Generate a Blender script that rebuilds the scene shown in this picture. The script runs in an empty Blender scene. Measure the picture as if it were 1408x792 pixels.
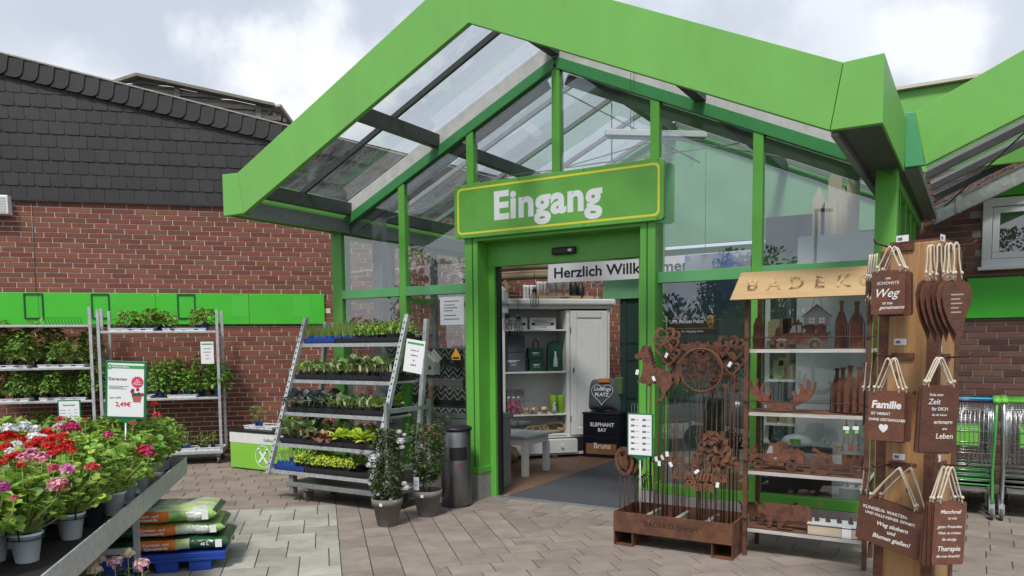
import bpy, math, random
import numpy as np
from mathutils import Vector, Matrix
RNG = random.Random(7)
PI = math.pi; R = math.radians; S2 = 0.5 ** 0.5
SC = bpy.context.scene; COL = SC.collection

# ------------------------------------------------------------------ camera
# world axes: X along the glass front, Y into the building, Z up; 0,0 under the gable apex
F_PX, CX, CY = 1057.5, 704.0, 547.0          # focal length and principal point in photo pixels (1408 wide)
PITCH, ROLL, YAW = R(4.05), R(-0.54), R(31.2)
CAM = np.array([3.53, -6.711, 1.62])
_view = np.array([-math.sin(YAW), math.cos(YAW), 0]); _right = np.array([math.cos(YAW), math.sin(YAW), 0]); _up = np.array([0, 0, 1.])
_f = math.cos(PITCH) * _view - math.sin(PITCH) * _up
_u = math.sin(PITCH) * _view + math.cos(PITCH) * _up
_X = math.cos(ROLL) * _right + math.sin(ROLL) * _u
_U = -math.sin(ROLL) * _right + math.cos(ROLL) * _u
cd = bpy.data.cameras.new('Camera'); cam = bpy.data.objects.new('Camera', cd); COL.objects.link(cam)
cd.sensor_width = 36; cd.lens = F_PX / 1408 * 36
cd.shift_y = (CY - 396) / 1408; cd.shift_x = 0
cd.clip_start = .05; cd.clip_end = 2000
cam.matrix_world = Matrix(((_X[0], _U[0], -_f[0], CAM[0]), (_X[1], _U[1], -_f[1], CAM[1]), (_X[2], _U[2], -_f[2], CAM[2]), (0, 0, 0, 1)))
SC.camera = cam
def ray(a, b): return _f + _X * (a - CX) / F_PX - _U * (b - CY) / F_PX
def gz(a, b, z=0): d = ray(a, b); return Vector(CAM + d * (z - CAM[2]) / d[2])     # where the ray meets height z
def gy(a, b, y=0): d = ray(a, b); return Vector(CAM + d * (y - CAM[1]) / d[1])     # ... meets a plane parallel to the glass front
def gx(a, b, x=0): d = ray(a, b); return Vector(CAM + d * (x - CAM[0]) / d[0])
def gw(a, b, n):                                                                     # ... meets a plane parallel to the brick wall
    d = ray(a, b); N = np.array([-S2, S2, 0]); return Vector(CAM + d * (n - CAM @ N) / (d @ N))
def W(a, n, z=0): return Vector(((a - n) * S2, (a + n) * S2, z))                     # brick-wall coordinates to world
def wc(P): return Vector(((P[0] + P[1]) * S2, (-P[0] + P[1]) * S2, P[2]))

# ------------------------------------------------------------------ sky and sun
SUN_EL, SUN_AZ = R(55), R(165)      # azimuth: compass from +Y clockwise
wd_ = bpy.data.worlds.new('World'); SC.world = wd_; wd_.use_nodes = True
nt = wd_.node_tree; N = nt.nodes; L = nt.links; N.clear()
def nn(t, **k):
    n = N.new(t)
    for a, b in k.items(): setattr(n, a, b)
    return n
out = nn('ShaderNodeOutputWorld'); bg = nn('ShaderNodeBackground'); bg.inputs[1].default_value = .115
L.new(bg.outputs[0], out.inputs[0])
sky = nn('ShaderNodeTexSky', sky_type='NISHITA', sun_disc=False); sky.sun_elevation = SUN_EL; sky.sun_rotation = SUN_AZ
sky.air_density = 1.0; sky.dust_density = 2.0
tc = nn('ShaderNodeTexCoord')
mp = nn('ShaderNodeMapping'); mp.inputs['Scale'].default_value = (1, 1, 2.2); L.new(tc.outputs['Generated'], mp.inputs[0])
n1 = nn('ShaderNodeTexNoise'); n1.inputs['Scale'].default_value = 2.2; n1.inputs['Detail'].default_value = 5; n1.inputs['Roughness'].default_value = .52; n1.inputs['Distortion'].default_value = .25
L.new(mp.outputs[0], n1.inputs['Vector'])
r1 = nn('ShaderNodeValToRGB'); r1.color_ramp.elements[0].position = .40; r1.color_ramp.elements[1].position = .74
r1.color_ramp.elements[0].color = (4.2, 4.55, 5.2, 1); r1.color_ramp.elements[1].color = (5.15, 5.4, 5.85, 1)
L.new(n1.outputs[0], r1.inputs[0])
mx = nn('ShaderNodeMix', data_type='RGBA'); mx.inputs[0].default_value = .9
L.new(sky.outputs[0], mx.inputs[6]); L.new(r1.outputs[0], mx.inputs[7])
# piled-up bright cumulus, each a lumpy patch of sky
n2 = nn('ShaderNodeTexNoise'); n2.inputs['Scale'].default_value = 8; n2.inputs['Detail'].default_value = 5; n2.inputs['Roughness'].default_value = .55
L.new(tc.outputs['Generated'], n2.inputs['Vector'])
last = mx.outputs[2]
def cumulus(px, py, rad, squash, bright, edge=.08):
    global last
    d = Vector(ray(px, py)).normalized()
    sub = nn('ShaderNodeVectorMath', operation='SUBTRACT'); L.new(tc.outputs['Generated'], sub.inputs[0]); sub.inputs[1].default_value = d
    sc_ = nn('ShaderNodeVectorMath', operation='MULTIPLY'); L.new(sub.outputs[0], sc_.inputs[0]); sc_.inputs[1].default_value = (1, 1, squash)
    ln = nn('ShaderNodeVectorMath', operation='LENGTH'); L.new(sc_.outputs[0], ln.inputs[0])
    a = nn('ShaderNodeMath', operation='MULTIPLY_ADD'); L.new(n2.outputs[0], a.inputs[0]); a.inputs[1].default_value = -.30; L.new(ln.outputs['Value'], a.inputs[2])
    mr = nn('ShaderNodeMapRange'); mr.inputs[1].default_value = rad - .15 - edge; mr.inputs[2].default_value = rad - .15 + .012; mr.inputs[3].default_value = 1; mr.inputs[4].default_value = 0
    mr.interpolation_type = 'SMOOTHSTEP'
    L.new(a.outputs[0], mr.inputs[0])
    m = nn('ShaderNodeMix', data_type='RGBA'); L.new(mr.outputs[0], m.inputs[0]); L.new(last, m.inputs[6]); m.inputs[7].default_value = bright
    last = m.outputs[2]
WHT = (6.5, 6.7, 7.0, 1); PALE = (5.35, 5.7, 6.25, 1)
cumulus(450, 105, .10, 1.0, WHT); cumulus(345, 105, .065, 1.0, WHT); cumulus(110, 120, .10, 2.2, PALE)
cumulus(1225, 55, .085, 1.1, WHT); cumulus(1150, 85, .075, 1.3, PALE); cumulus(880, -40, .10, 1.4, PALE)
for az, el, r_ in ((60, 22, .2), (121, 30, .2), (178, 20, .22), (240, 26, .2)):   # the same clouds go on all round
    th = R(az)
    px_d = Vector((math.sin(th) * math.cos(R(el)), math.cos(th) * math.cos(R(el)), math.sin(R(el))))
    k = px_d.dot(Vector(_f))
    _ray0 = ray
    ray = lambda a, b, v=px_d: np.array(v)
    cumulus(0, 0, r_, 1.2, WHT if az % 4 else PALE)
    ray = _ray0
L.new(last, bg.inputs[0])
sd = bpy.data.lights.new('Sun', 'SUN'); so = bpy.data.objects.new('Sun', sd); COL.objects.link(so)
sd.energy = 2.3; sd.angle = R(11); sd.color = (1, .96, .9)
so.rotation_euler = (PI / 2 - SUN_EL, 0, PI - SUN_AZ); so.location = (0, -5, 12)
SC.view_settings.view_transform = 'Standard'; SC.view_settings.look = 'None'; SC.view_settings.exposure = 0.44; SC.view_settings.gamma = 1
SC.cycles.max_bounces = 7; SC.cycles.transparent_max_bounces = 16; SC.cycles.glossy_bounces = 3; SC.cycles.transmission_bounces = 4; SC.cycles.diffuse_bounces = 3
SC.cycles.caustics_reflective = False; SC.cycles.caustics_refractive = False
SC.cycles.use_denoising = True
try: SC.cycles.denoiser = 'OPENIMAGEDENOISE'
except Exception: pass
SC.cycles.sample_clamp_indirect = 6

# ------------------------------------------------------------------ materials (all procedural)
MATS = {}
def mat(name, col, rough=.6, metal=0., var=0., scale=8., bump=0., bscale=60., isl=0., hue=0., col2=None, stretch=(1, 1, 1), spec=.5, trans=0., coat=0., rvar=0., dirt=0., alpha=None):
    """Principled with noise mottling (var), per-piece random shade (isl), second colour in patches (col2), fine bump."""
    if name in MATS: return MATS[name]
    m = bpy.data.materials.new(name); m.use_nodes = True; t = m.node_tree; b = t.nodes['Principled BSDF']
    b.inputs['Roughness'].default_value = rough; b.inputs['Metallic'].default_value = metal; b.inputs['Base Color'].default_value = (*col, 1)
    b.inputs['Specular IOR Level'].default_value = spec; b.inputs['Coat Weight'].default_value = coat
    def new(ty, **k):
        n = t.nodes.new(ty)
        for a, v in k.items(): setattr(n, a, v)
        return n
    tcn = new('ShaderNodeTexCoord'); mpn = new('ShaderNodeMapping'); mpn.inputs['Scale'].default_value = stretch; t.links.new(tcn.outputs['Object'], mpn.inputs[0])
    geo = new('ShaderNodeNewGeometry'); oi = new('ShaderNodeObjectInfo')
    ad = new('ShaderNodeMath', operation='ADD'); t.links.new(geo.outputs['Random Per Island'], ad.inputs[0]); t.links.new(oi.outputs['Random'], ad.inputs[1])
    fr = new('ShaderNodeMath', operation='FRACT'); t.links.new(ad.outputs[0], fr.inputs[0])
    offs = new('ShaderNodeVectorMath', operation='ADD'); t.links.new(mpn.outputs[0], offs.inputs[0])
    cm = new('ShaderNodeMath', operation='MULTIPLY'); cm.inputs[1].default_value = 37.; t.links.new(oi.outputs['Random'], cm.inputs[0]); t.links.new(cm.outputs[0], offs.inputs[1])
    ns = new('ShaderNodeTexNoise'); ns.inputs['Scale'].default_value = scale; ns.inputs['Detail'].default_value = 3; ns.inputs['Roughness'].default_value = .6; t.links.new(offs.outputs[0], ns.inputs['Vector'])
    c = None
    if col2 is not None:
        rp = new('ShaderNodeMapRange'); rp.inputs[1].default_value = .42; rp.inputs[2].default_value = .6; t.links.new(ns.outputs[0], rp.inputs[0])
        mxn = new('ShaderNodeMix', data_type='RGBA'); mxn.inputs[6].default_value = (*col, 1); mxn.inputs[7].default_value = (*col2, 1); t.links.new(rp.outputs[0], mxn.inputs[0]); c = mxn.outputs[2]
    else:
        rgb = new('ShaderNodeRGB'); rgb.outputs[0].default_value = (*col, 1); c = rgb.outputs[0]
    if var or isl or hue:
        hs = new('ShaderNodeHueSaturation'); t.links.new(c, hs.inputs['Color'])
        v1 = new('ShaderNodeMapRange'); v1.inputs[1].default_value = .25; v1.inputs[2].default_value = .75; v1.inputs[3].default_value = 1 - var; v1.inputs[4].default_value = 1 + var; t.links.new(ns.outputs[0], v1.inputs[0])
        v2 = new('ShaderNodeMapRange'); v2.inputs[3].default_value = 1 - isl; v2.inputs[4].default_value = 1 + isl; t.links.new(fr.outputs[0], v2.inputs[0])
        mu = new('ShaderNodeMath', operation='MULTIPLY'); t.links.new(v1.outputs[0], mu.inputs[0]); t.links.new(v2.outputs[0], mu.inputs[1]); t.links.new(mu.outputs[0], hs.inputs['Value'])
        if hue:
            m7 = new('ShaderNodeMath', operation='MULTIPLY'); m7.inputs[1].default_value = 7.31; t.links.new(fr.outputs[0], m7.inputs[0])
            f7 = new('ShaderNodeMath', operation='FRACT'); t.links.new(m7.outputs[0], f7.inputs[0])
            h2 = new('ShaderNodeMapRange'); h2.inputs[3].default_value = .5 - hue; h2.inputs[4].default_value = .5 + hue; t.links.new(f7.outputs[0], h2.inputs[0]); t.links.new(h2.outputs[0], hs.inputs['Hue'])
        c = hs.outputs[0]
    if dirt:                                                        # blotchy grime with a shape of its own
        dn = new('ShaderNodeTexNoise'); dn.inputs['Scale'].default_value = 3.1; dn.inputs['Detail'].default_value = 4; dn.inputs['Roughness'].default_value = .7; t.links.new(offs.outputs[0], dn.inputs['Vector'])
        dr = new('ShaderNodeMapRange'); dr.inputs[1].default_value = .5; dr.inputs[2].default_value = .75; dr.inputs[4].default_value = dirt; t.links.new(dn.outputs[0], dr.inputs[0])
        dm = new('ShaderNodeMix', data_type='RGBA'); t.links.new(dr.outputs[0], dm.inputs[0]); t.links.new(c, dm.inputs[6]); dm.inputs[7].default_value = (.09, .085, .07, 1); c = dm.outputs[2]
    t.links.new(c, b.inputs['Base Color'])
    if rvar:
        rr = new('ShaderNodeMapRange'); rr.inputs[3].default_value = max(.03, rough - rvar); rr.inputs[4].default_value = min(1, rough + rvar); t.links.new(ns.outputs[0], rr.inputs[0]); t.links.new(rr.outputs[0], b.inputs['Roughness'])
    if bump:
        n3 = new('ShaderNodeTexNoise'); n3.inputs['Scale'].default_value = bscale; n3.inputs['Detail'].default_value = 2; t.links.new(offs.outputs[0], n3.inputs['Vector'])
        bp = new('ShaderNodeBump'); bp.inputs['Strength'].default_value = bump; bp.inputs['Distance'].default_value = .01; t.links.new(n3.outputs[0], bp.inputs['Height']); t.links.new(bp.outputs[0], b.inputs['Normal'])
    if trans:                                                       # thin leaf or petal: some light comes through
        tr = new('ShaderNodeBsdfTranslucent'); t.links.new(c, tr.inputs[0]); ms = new('ShaderNodeMixShader'); ms.inputs[0].default_value = trans
        t.links.new(b.outputs[0], ms.inputs[1]); t.links.new(tr.outputs[0], ms.inputs[2]); t.links.new(ms.outputs[0], t.nodes['Material Output'].inputs[0])
    MATS[name] = m; return m
def glass_mat(name, ior=1.5, tint=(.93, .96, .95), dirt=.0, dscale=3., rough=0., smear=(1, 1, 1), wavy=0.):
    """Thin pane: clear with a Fresnel mirror coat; dirt = streaky film."""
    if name in MATS: return MATS[name]
    m = bpy.data.materials.new(name); m.use_nodes = True; t = m.node_tree; t.nodes.remove(t.nodes['Principled BSDF']); o = t.nodes['Material Output']
    tr = t.nodes.new('ShaderNodeBsdfTransparent'); tr.inputs[0].default_value = (*tint, 1)
    gl = t.nodes.new('ShaderNodeBsdfGlossy'); gl.inputs['Roughness'].default_value = rough; gl.inputs[0].default_value = (1, 1, 1, 1)
    lw = t.nodes.new('ShaderNodeLayerWeight'); lw.inputs[0].default_value = .5
    pw = t.nodes.new('ShaderNodeMath'); pw.operation = 'POWER'; t.links.new(lw.outputs['Facing'], pw.inputs[0]); pw.inputs[1].default_value = 3.0
    if wavy:
        wn = t.nodes.new('ShaderNodeTexNoise'); wn.inputs['Scale'].default_value = 1.7; wn.inputs['Detail'].default_value = 1; wt = t.nodes.new('ShaderNodeTexCoord'); t.links.new(wt.outputs['Object'], wn.inputs['Vector']); wb_ = t.nodes.new('ShaderNodeBump'); wb_.inputs['Strength'].default_value = wavy; wb_.inputs['Distance'].default_value = .05; t.links.new(wn.outputs[0], wb_.inputs['Height']); t.links.new(wb_.outputs[0], gl.inputs['Normal'])
    f0 = ((ior - 1) / (ior + 1)) ** 2 * 3.4
    fr = t.nodes.new('ShaderNodeMath'); fr.operation = 'MULTIPLY_ADD'; t.links.new(pw.outputs[0], fr.inputs[0]); fr.inputs[1].default_value = 1 - f0; fr.inputs[2].default_value = f0
    ms = t.nodes.new('ShaderNodeMixShader'); t.links.new(fr.outputs[0], ms.inputs[0]); t.links.new(tr.outputs[0], ms.inputs[1]); t.links.new(gl.outputs[0], ms.inputs[2])
    sh = ms.outputs[0]
    if dirt:
        tcn = t.nodes.new('ShaderNodeTexCoord'); mpn = t.nodes.new('ShaderNodeMapping'); mpn.inputs['Scale'].default_value = smear; t.links.new(tcn.outputs['Object'], mpn.inputs[0])
        ns = t.nodes.new('ShaderNodeTexNoise'); ns.inputs['Scale'].default_value = dscale; ns.inputs['Detail'].default_value = 5; ns.inputs['Roughness'].default_value = .72; ns.inputs['Distortion'].default_value = .6; t.links.new(mpn.outputs[0], ns.inputs['Vector'])
        mr = t.nodes.new('ShaderNodeMapRange'); mr.inputs[1].default_value = .42; mr.inputs[2].default_value = .75; mr.inputs[4].default_value = dirt; t.links.new(ns.outputs[0], mr.inputs[0])
        df = t.nodes.new('ShaderNodeBsdfTranslucent'); df.inputs[0].default_value = (.62, .66, .66, 1)
        d2 = t.nodes.new('ShaderNodeBsdfDiffuse'); d2.inputs[0].default_value = (.45, .47, .46, 1)
        m3 = t.nodes.new('ShaderNodeMixShader'); m3.inputs[0].default_value = .5; t.links.new(df.outputs[0], m3.inputs[1]); t.links.new(d2.outputs[0], m3.inputs[2])
        m2 = t.nodes.new('ShaderNodeMixShader'); t.links.new(mr.outputs[0], m2.inputs[0]); t.links.new(sh, m2.inputs[1]); t.links.new(m3.outputs[0], m2.inputs[2]); sh = m2.outputs[0]
    t.links.new(sh, o.inputs[0]); MATS[name] = m; return m

GREEN = mat('green_fascia_paint', (.165, .455, .085), .42, var=.05, scale=3, rvar=.08, dirt=.13, stretch=(1, 1, .45))
GREENF = mat('green_frame_paint', (.125, .43, .06), .38, var=.06, scale=5, dirt=.12)
GREENB = mat('green_band_paint', (.06, .50, .03), .42, var=.05, scale=4, dirt=.10)
GREEND = mat('dark_green_plastic', (.015, .16, .06), .4)
GALV = mat('galvanised_steel', (.50, .52, .525), .45, .45, var=.22, scale=22, rvar=.12, dirt=.25)
STEEL = mat('grey_steel', (.24, .25, .255), .45, .35, var=.2, scale=14, rvar=.1, dirt=.2)
ALUD = mat('dark_steel', (.07, .075, .075), .5, .2, var=.2, scale=10)
ALU = mat('aluminium_bar', (.38, .39, .40), .4, .5, var=.1, scale=9)
PALE = mat('pale_flashing', (.60, .60, .58), .6, .0, var=.15, scale=7, dirt=.25)
BLACK = mat('black_plastic', (.012, .012, .013), .38, var=.1)
WHITE = mat('white_plastic', (.76, .77, .78), .4, var=.04)
PAPER = mat('white_card', (.82, .83, .86), .5, var=.02)
INK = mat('black_print', (.02, .02, .022), .6)
INKG = mat('grey_print', (.16, .16, .17), .6)
INKR = mat('red_print', (.62, .02, .05), .5)
INKGR = mat('green_print', (.05, .36, .10), .5)
WPRINT = mat('white_print', (.85, .85, .84), .6)
YELLOW = mat('yellow_print', (.78, .74, .05), .5)
CONC = mat('concrete', (.30, .295, .275), .85, var=.18, scale=9, bump=.3, bscale=80, dirt=.3)
RUST = mat('rusted_steel', (.185, .075, .040), .82, 0., var=.5, scale=16, bump=.35, bscale=120, col2=(.068, .031, .022), isl=.32)
RUSTL = mat('light_rust', (.195, .082, .040), .8, 0., var=.3, scale=9, bump=.2, bscale=120, col2=(.095, .04, .024), isl=.2)
RUSTD = mat('dark_rust_wire', (.075, .034, .024), .8, var=.3, scale=20)

# ------------------------------------------------------------------ mesh building
class MB:
    def __init__(s): s.v = []; s.f = []; s.m = []; s.sm = []
    def add(s, vs, fs, mi=0, smooth=False):
        o = len(s.v); s.v += [tuple(v) for v in vs]; s.f += [tuple(i + o for i in f) for f in fs]; s.m += [mi] * len(fs); s.sm += [smooth] * len(fs); return s
    def box(s, x0, y0, z0, x1, y1, z1, mi=0):
        if x0 > x1: x0, x1 = x1, x0
        if y0 > y1: y0, y1 = y1, y0
        if z0 > z1: z0, z1 = z1, z0
        return s.add([(x0, y0, z0), (x1, y0, z0), (x1, y1, z0), (x0, y1, z0), (x0, y0, z1), (x1, y0, z1), (x1, y1, z1), (x0, y1, z1)],
                     [(0, 3, 2, 1), (4, 5, 6, 7), (0, 1, 5, 4), (1, 2, 6, 5), (2, 3, 7, 6), (3, 0, 4, 7)], mi)
    def beam(s, p, q, w, h, up=(0, 0, 1), mi=0):
        p = Vector(p); q = Vector(q); d = (q - p).normalized(); up = Vector(up)
        if abs(d.dot(up)) > .98: up = Vector((0, 1, 0))
        sd_ = d.cross(up).normalized() * (w / 2); u_ = sd_.cross(d).normalized() * (h / 2)
        vs = [e + a * sd_ + b * u_ for e in (p, q) for a, b in ((-1, -1), (1, -1), (1, 1), (-1, 1))]
        return s.add(vs, [(0, 1, 2, 3), (7, 6, 5, 4), (0, 4, 5, 1), (1, 5, 6, 2), (2, 6, 7, 3), (3, 7, 4, 0)], mi)
    def tube(s, pts, r, n=6, mi=0, closed=False, caps=True, smooth=True):
        pts = [Vector(p) for p in pts]; k = len(pts); rs = r if isinstance(r, (list, tuple)) else [r] * k
        o = len(s.v); ref = None
        for i, p in enumerate(pts):
            if closed: d = pts[(i + 1) % k] - pts[i - 1]
            else: d = pts[min(i + 1, k - 1)] - pts[max(i - 1, 0)]
            d = d.normalized() if d.length > 1e-9 else Vector((0, 0, 1))
            if ref is None: ref = Vector((0, 0, 1)) if abs(d.z) < .9 else Vector((1, 0, 0))
            a = d.cross(ref)
            if a.length < 1e-4: a = d.cross(Vector((1, .3, .1)))
            a.normalize(); b = d.cross(a).normalized(); ref = -b if False else (a.cross(d))
            for j in range(n):
                th = 2 * PI * j / n; s.v.append(tuple(p + (a * math.cos(th) + b * math.sin(th)) * rs[i]))
        m = k if closed else k - 1
        for i in range(m):
            for j in range(n):
                A = o + i * n + j; B = o + i * n + (j + 1) % n; i2 = (i + 1) % k; Cc = o + i2 * n + (j + 1) % n; D = o + i2 * n + j
                s.f.append((A, B, Cc, D)); s.m.append(mi); s.sm.append(smooth)
        if caps and not closed:
            s.f.append(tuple(o + j for j in reversed(range(n)))); s.f.append(tuple(o + (k - 1) * n + j for j in range(n))); s.m += [mi] * 2; s.sm += [False] * 2
        return s
    def lathe(s, prof, n=20, c=(0, 0, 0), mi=0, smooth=True):
        o = len(s.v); k = len(prof)
        for r_, z in prof:
            for j in range(n): th = 2 * PI * j / n; s.v.append((c[0] + r_ * math.cos(th), c[1] + r_ * math.sin(th), c[2] + z))
        for i in range(k - 1):
            for j in range(n):
                s.f.append((o + i * n + j, o + i * n + (j + 1) % n, o + (i + 1) * n + (j + 1) % n, o + (i + 1) * n + j)); s.m.append(mi); s.sm.append(smooth)
        s.f.append(tuple(o + j for j in reversed(range(n)))); s.f.append(tuple(o + (k - 1) * n + j for j in range(n))); s.m += [mi] * 2; s.sm += [False] * 2
        return s
    def prism(s, poly, o, ux, uy, t, mi=0):
        """2-D outline (concave allowed) in the plane o + x*ux + y*uy, thickness t along ux x uy, centred."""
        o = Vector(o); ux = Vector(ux); uy = Vector(uy); nrm = ux.cross(uy).normalized() * (t / 2); n = len(poly)
        ar = sum(poly[i][0] * poly[(i + 1) % n][1] - poly[(i + 1) % n][0] * poly[i][1] for i in range(n))
        if ar < 0: poly = poly[::-1]
        vs = [o + ux * x + uy * y + nrm for x, y in poly] + [o + ux * x + uy * y - nrm for x, y in poly]
        fs = [tuple(range(n)), tuple(reversed(range(n, 2 * n)))] + [(i + n, (i + 1) % n + n, (i + 1) % n, i) for i in range(n)]
        return s.add(vs, fs, mi)
    def xz(s, poly, y=0., t=.003, mi=0): return s.prism(poly, (0, y, 0), (1, 0, 0), (0, 0, 1), t, mi)      # upright sheet facing -Y
    def ring(s, cx, cz, r0, r1, y=0., t=.003, n=24, mi=0, a0=0, a1=2 * PI):
        o = len(s.v); full = abs(a1 - a0 - 2 * PI) < 1e-6; k = n if full else n + 1
        for yy in (y - t / 2, y + t / 2):
            for rr in (r0, r1):
                for j in range(k): th = a0 + (a1 - a0) * j / n; s.v.append((cx + rr * math.cos(th), yy, cz + rr * math.sin(th)))
        for j in range(n):
            q = (j + 1) % k
            for f in ((o + j, o + k + j, o + k + q, o + q), (o + 2 * k + q, o + 3 * k + q, o + 3 * k + j, o + 2 * k + j), (o + k + j, o + 3 * k + j, o + 3 * k + q, o + k + q), (o + q, o + 2 * k + q, o + 2 * k + j, o + j)):
                s.f.append(f); s.m.append(mi); s.sm.append(False)
        return s
    def mesh(s, name, mats):
        me = bpy.data.meshes.new(name); me.from_pydata(s.v, [], s.f)
        for m in (mats if isinstance(mats, (list, tuple)) else [mats]): me.materials.append(m)
        me.polygons.foreach_set('material_index', s.m); me.polygons.foreach_set('use_smooth', s.sm); me.update(); return me
    def build(s, name, mats, parent=None, loc=None, rz=0., bevel=0.):
        return mk(name, s.mesh(name, mats), parent, loc, rz, bevel)
def mk(name, me, parent=None, loc=None, rz=0., bevel=0., rot=None, scale=None):
    o = bpy.data.objects.new(name, me); COL.objects.link(o)
    if parent is not None: o.parent = parent
    if loc is not None: o.location = loc
    if rz: o.rotation_euler = (0, 0, rz)
    if rot is not None: o.rotation_euler = rot
    if scale is not None: o.scale = scale if hasattr(scale, '__len__') else (scale,) * 3
    if bevel:
        b = o.modifiers.new('bevel', 'BEVEL'); b.width = bevel; b.segments = 2; b.limit_method = 'ANGLE'; b.angle_limit = R(40); b.harden_normals = False
    return o
def tag(o, label, cat, group=None, kind=None):
    if label: o['label'] = label
    if cat: o['category'] = cat
    if group: o['group'] = group
    if kind: o['kind'] = kind
    return o
def thing(name, label, cat, loc=(0, 0, 0), rz=0., group=None, rot=None):
    o = bpy.data.objects.new(name, None); COL.objects.link(o); o.location = loc; o.rotation_euler = rot if rot is not None else (0, 0, rz); o.empty_display_size = .1
    return tag(o, label, cat, group)
def structure(o): o['kind'] = 'structure'; return o
def stuff(o): o['kind'] = 'stuff'; return o
KIDS = {}
def copy_tree(o, parent=None):
    c = o.copy(); COL.objects.link(c)
    if parent is not None: c.parent = parent
    for ch in o.children: copy_tree(ch, c)
    return c
def cp(root, loc, rz=0., label=None, group=None, scale=None, rot=None):
    c = copy_tree(root); c.location = loc; c.rotation_euler = rot if rot is not None else (0, 0, rz)
    if scale is not None: c.scale = (scale,) * 3
    if label: c['label'] = label
    if group: c['group'] = group
    return c
def print_rows(parent, x0, x1, zs, h, m, y=-.002):
    for i, z in enumerate(zs): w_ = (x1 - x0) * (1, .72, .88, .6, .8)[i % 5]; MB().box(x0, y, z - h / 2, x0 + w_, y + .0008, z + h / 2).build('print_line', m, parent)   # print too small to read
_TXT = {}
def lettering(parent, s, size, m, loc, rot=(PI / 2, 0, 0), name='lettering', align='CENTER', bold=0., ext=.0006, shear=0., sx=1., spacing=1., line=1.):
    """Flat print on a face; stands in the parent's XZ plane facing -Y unless rot says otherwise."""
    key = (s, round(size, 4), align, bold, ext, shear, spacing, line)
    if key not in _TXT:
        c = bpy.data.curves.new('lettering', 'FONT'); c.body = s; c.size = size; c.align_x = align; c.align_y = 'CENTER'; c.offset = bold * size; c.extrude = ext; c.shear = shear; c.resolution_u = 3; c.space_character = spacing; c.space_line = line
        o = bpy.data.objects.new('t', c)
        me = bpy.data.meshes.new_from_object(o); bpy.data.objects.remove(o); me.name = 'lettering'; _TXT[key] = me
    me = _TXT[key]
    if len(me.materials) == 0: me.materials.append(m)
    elif me.materials[0] is not m: me = me.copy(); me.materials.clear(); me.materials.append(m)
    return mk(name, me, parent, loc, rot=rot, scale=(sx, 1, 1))
# ================================================================== GROUND
M_SAND = mat('joint_sand', (.06, .052, .043), .95, var=.3, scale=30)
M_PB = mat('brown_paver', (.252, .210, .181), .88, var=.2, scale=4, bump=.3, bscale=160, isl=.13, hue=.012, dirt=.42)
M_PG = mat('grey_paver', (.345, .33, .29), .88, var=.18, scale=4, bump=.3, bscale=160, isl=.14, dirt=.42)
M_PR = mat('reddish_paver', (.235, .188, .160), .88, var=.18, scale=4, bump=.25, bscale=160, isl=.17, hue=.01, dirt=.4)
me = bpy.data.meshes.new('ground'); me.from_pydata([(-400, -400, -.012), (400, -400, -.012), (400, 400, -.012), (-400, 400, -.012)], [], [(0, 1, 2, 3)]); me.materials.append(mat('asphalt_far', (.10, .095, .09), .9, var=.2, scale=.3))
structure(mk('ground', me))
GX0, GX1, GY0, GY1 = -16, 9, -12, 9
pav = structure(MB().box(-14, -9.5, -.10, 8, 4.5, -.007).build('pavement', M_SAND))
def clip(poly, a, b, c):                 # keep a*x+b*y<=c
    out_ = []
    for i in range(len(poly)):
        p, q = poly[i], poly[(i + 1) % len(poly)]; dp = a * p[0] + b * p[1] - c; dq = a * q[0] + b * q[1] - c
        if dp <= 0: out_.append(p)
        if (dp < 0 < dq) or (dq < 0 < dp): t = dp / (dp - dq); out_.append((p[0] + (q[0] - p[0]) * t, p[1] + (q[1] - p[1]) * t))
    return out_
def area(p): return abs(sum(p[i][0] * p[(i + 1) % len(p)][1] - p[(i + 1) % len(p)][0] * p[i][1] for i in range(len(p)))) / 2
PAVERS = []                               # (polygon in world xy, material)
PL, PW = .32, .216
def lay(rects, planes, m, wall=True, gap=.0038):
    for (x0, y0, x1, y1) in rects:
        p = [(x0 + gap, y0 + gap), (x1 - gap, y0 + gap), (x1 - gap, y1 - gap), (x0 + gap, y1 - gap)]
        if wall: p = [tuple(W(*q)[:2]) for q in p]
        for pl_ in planes:
            p = clip(p, *pl_)
            if len(p) < 3: break
        if len(p) >= 3 and area(p) > .004:
            cx_ = sum(q[0] for q in p) / len(p); cy_ = sum(q[1] for q in p) / len(p)
            PAVERS.append((p, m, (cx_, cy_)))
def hp(a=None, amax=None, amin=None, nmax=None, nmin=None):      # half-planes in wall coordinates
    r = []
    if amax is not None: r.append((S2, S2, amax))
    if amin is not None: r.append((-S2, -S2, -amin))
    if nmax is not None: r.append((-S2, S2, nmax))
    if nmin is not None: r.append((S2, -S2, -nmin))
    return r
def running(a0, a1, n0, n1, shift=.2):
    k = 0; n = n0
    while n < n1:
        a = a0 - (k * shift) % PL
        while a < a1: yield (a, n, a + PL, n + PW); a += PL
        n += PW; k += 1
def herring(a0, a1, n0, n1):
    for i in range(-60, 60):
        for j in range(-60, 60):
            x = a0 + i * PW + j * PL; y = n0 + i * PW - j * PL
            if a0 - .6 < x < a1 + .6 and n0 - .6 < y < n1 + .6:
                yield (x, y, x + PL, y + PW); yield (x + PL, y + PW - PL, x + PL + PW, y + PW)
COLA = -2.155                              # border line between the grey field and the brown columns
lay(herring(-7.2, COLA, -5.2, .74), hp(amax=COLA - .003, nmax=.735, amin=-7.0, nmin=-5), M_PG)
lay(running(-8.4, COLA, .742, 4.78), hp(amax=COLA - .003, nmin=.741, nmax=4.76), M_PR)
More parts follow.
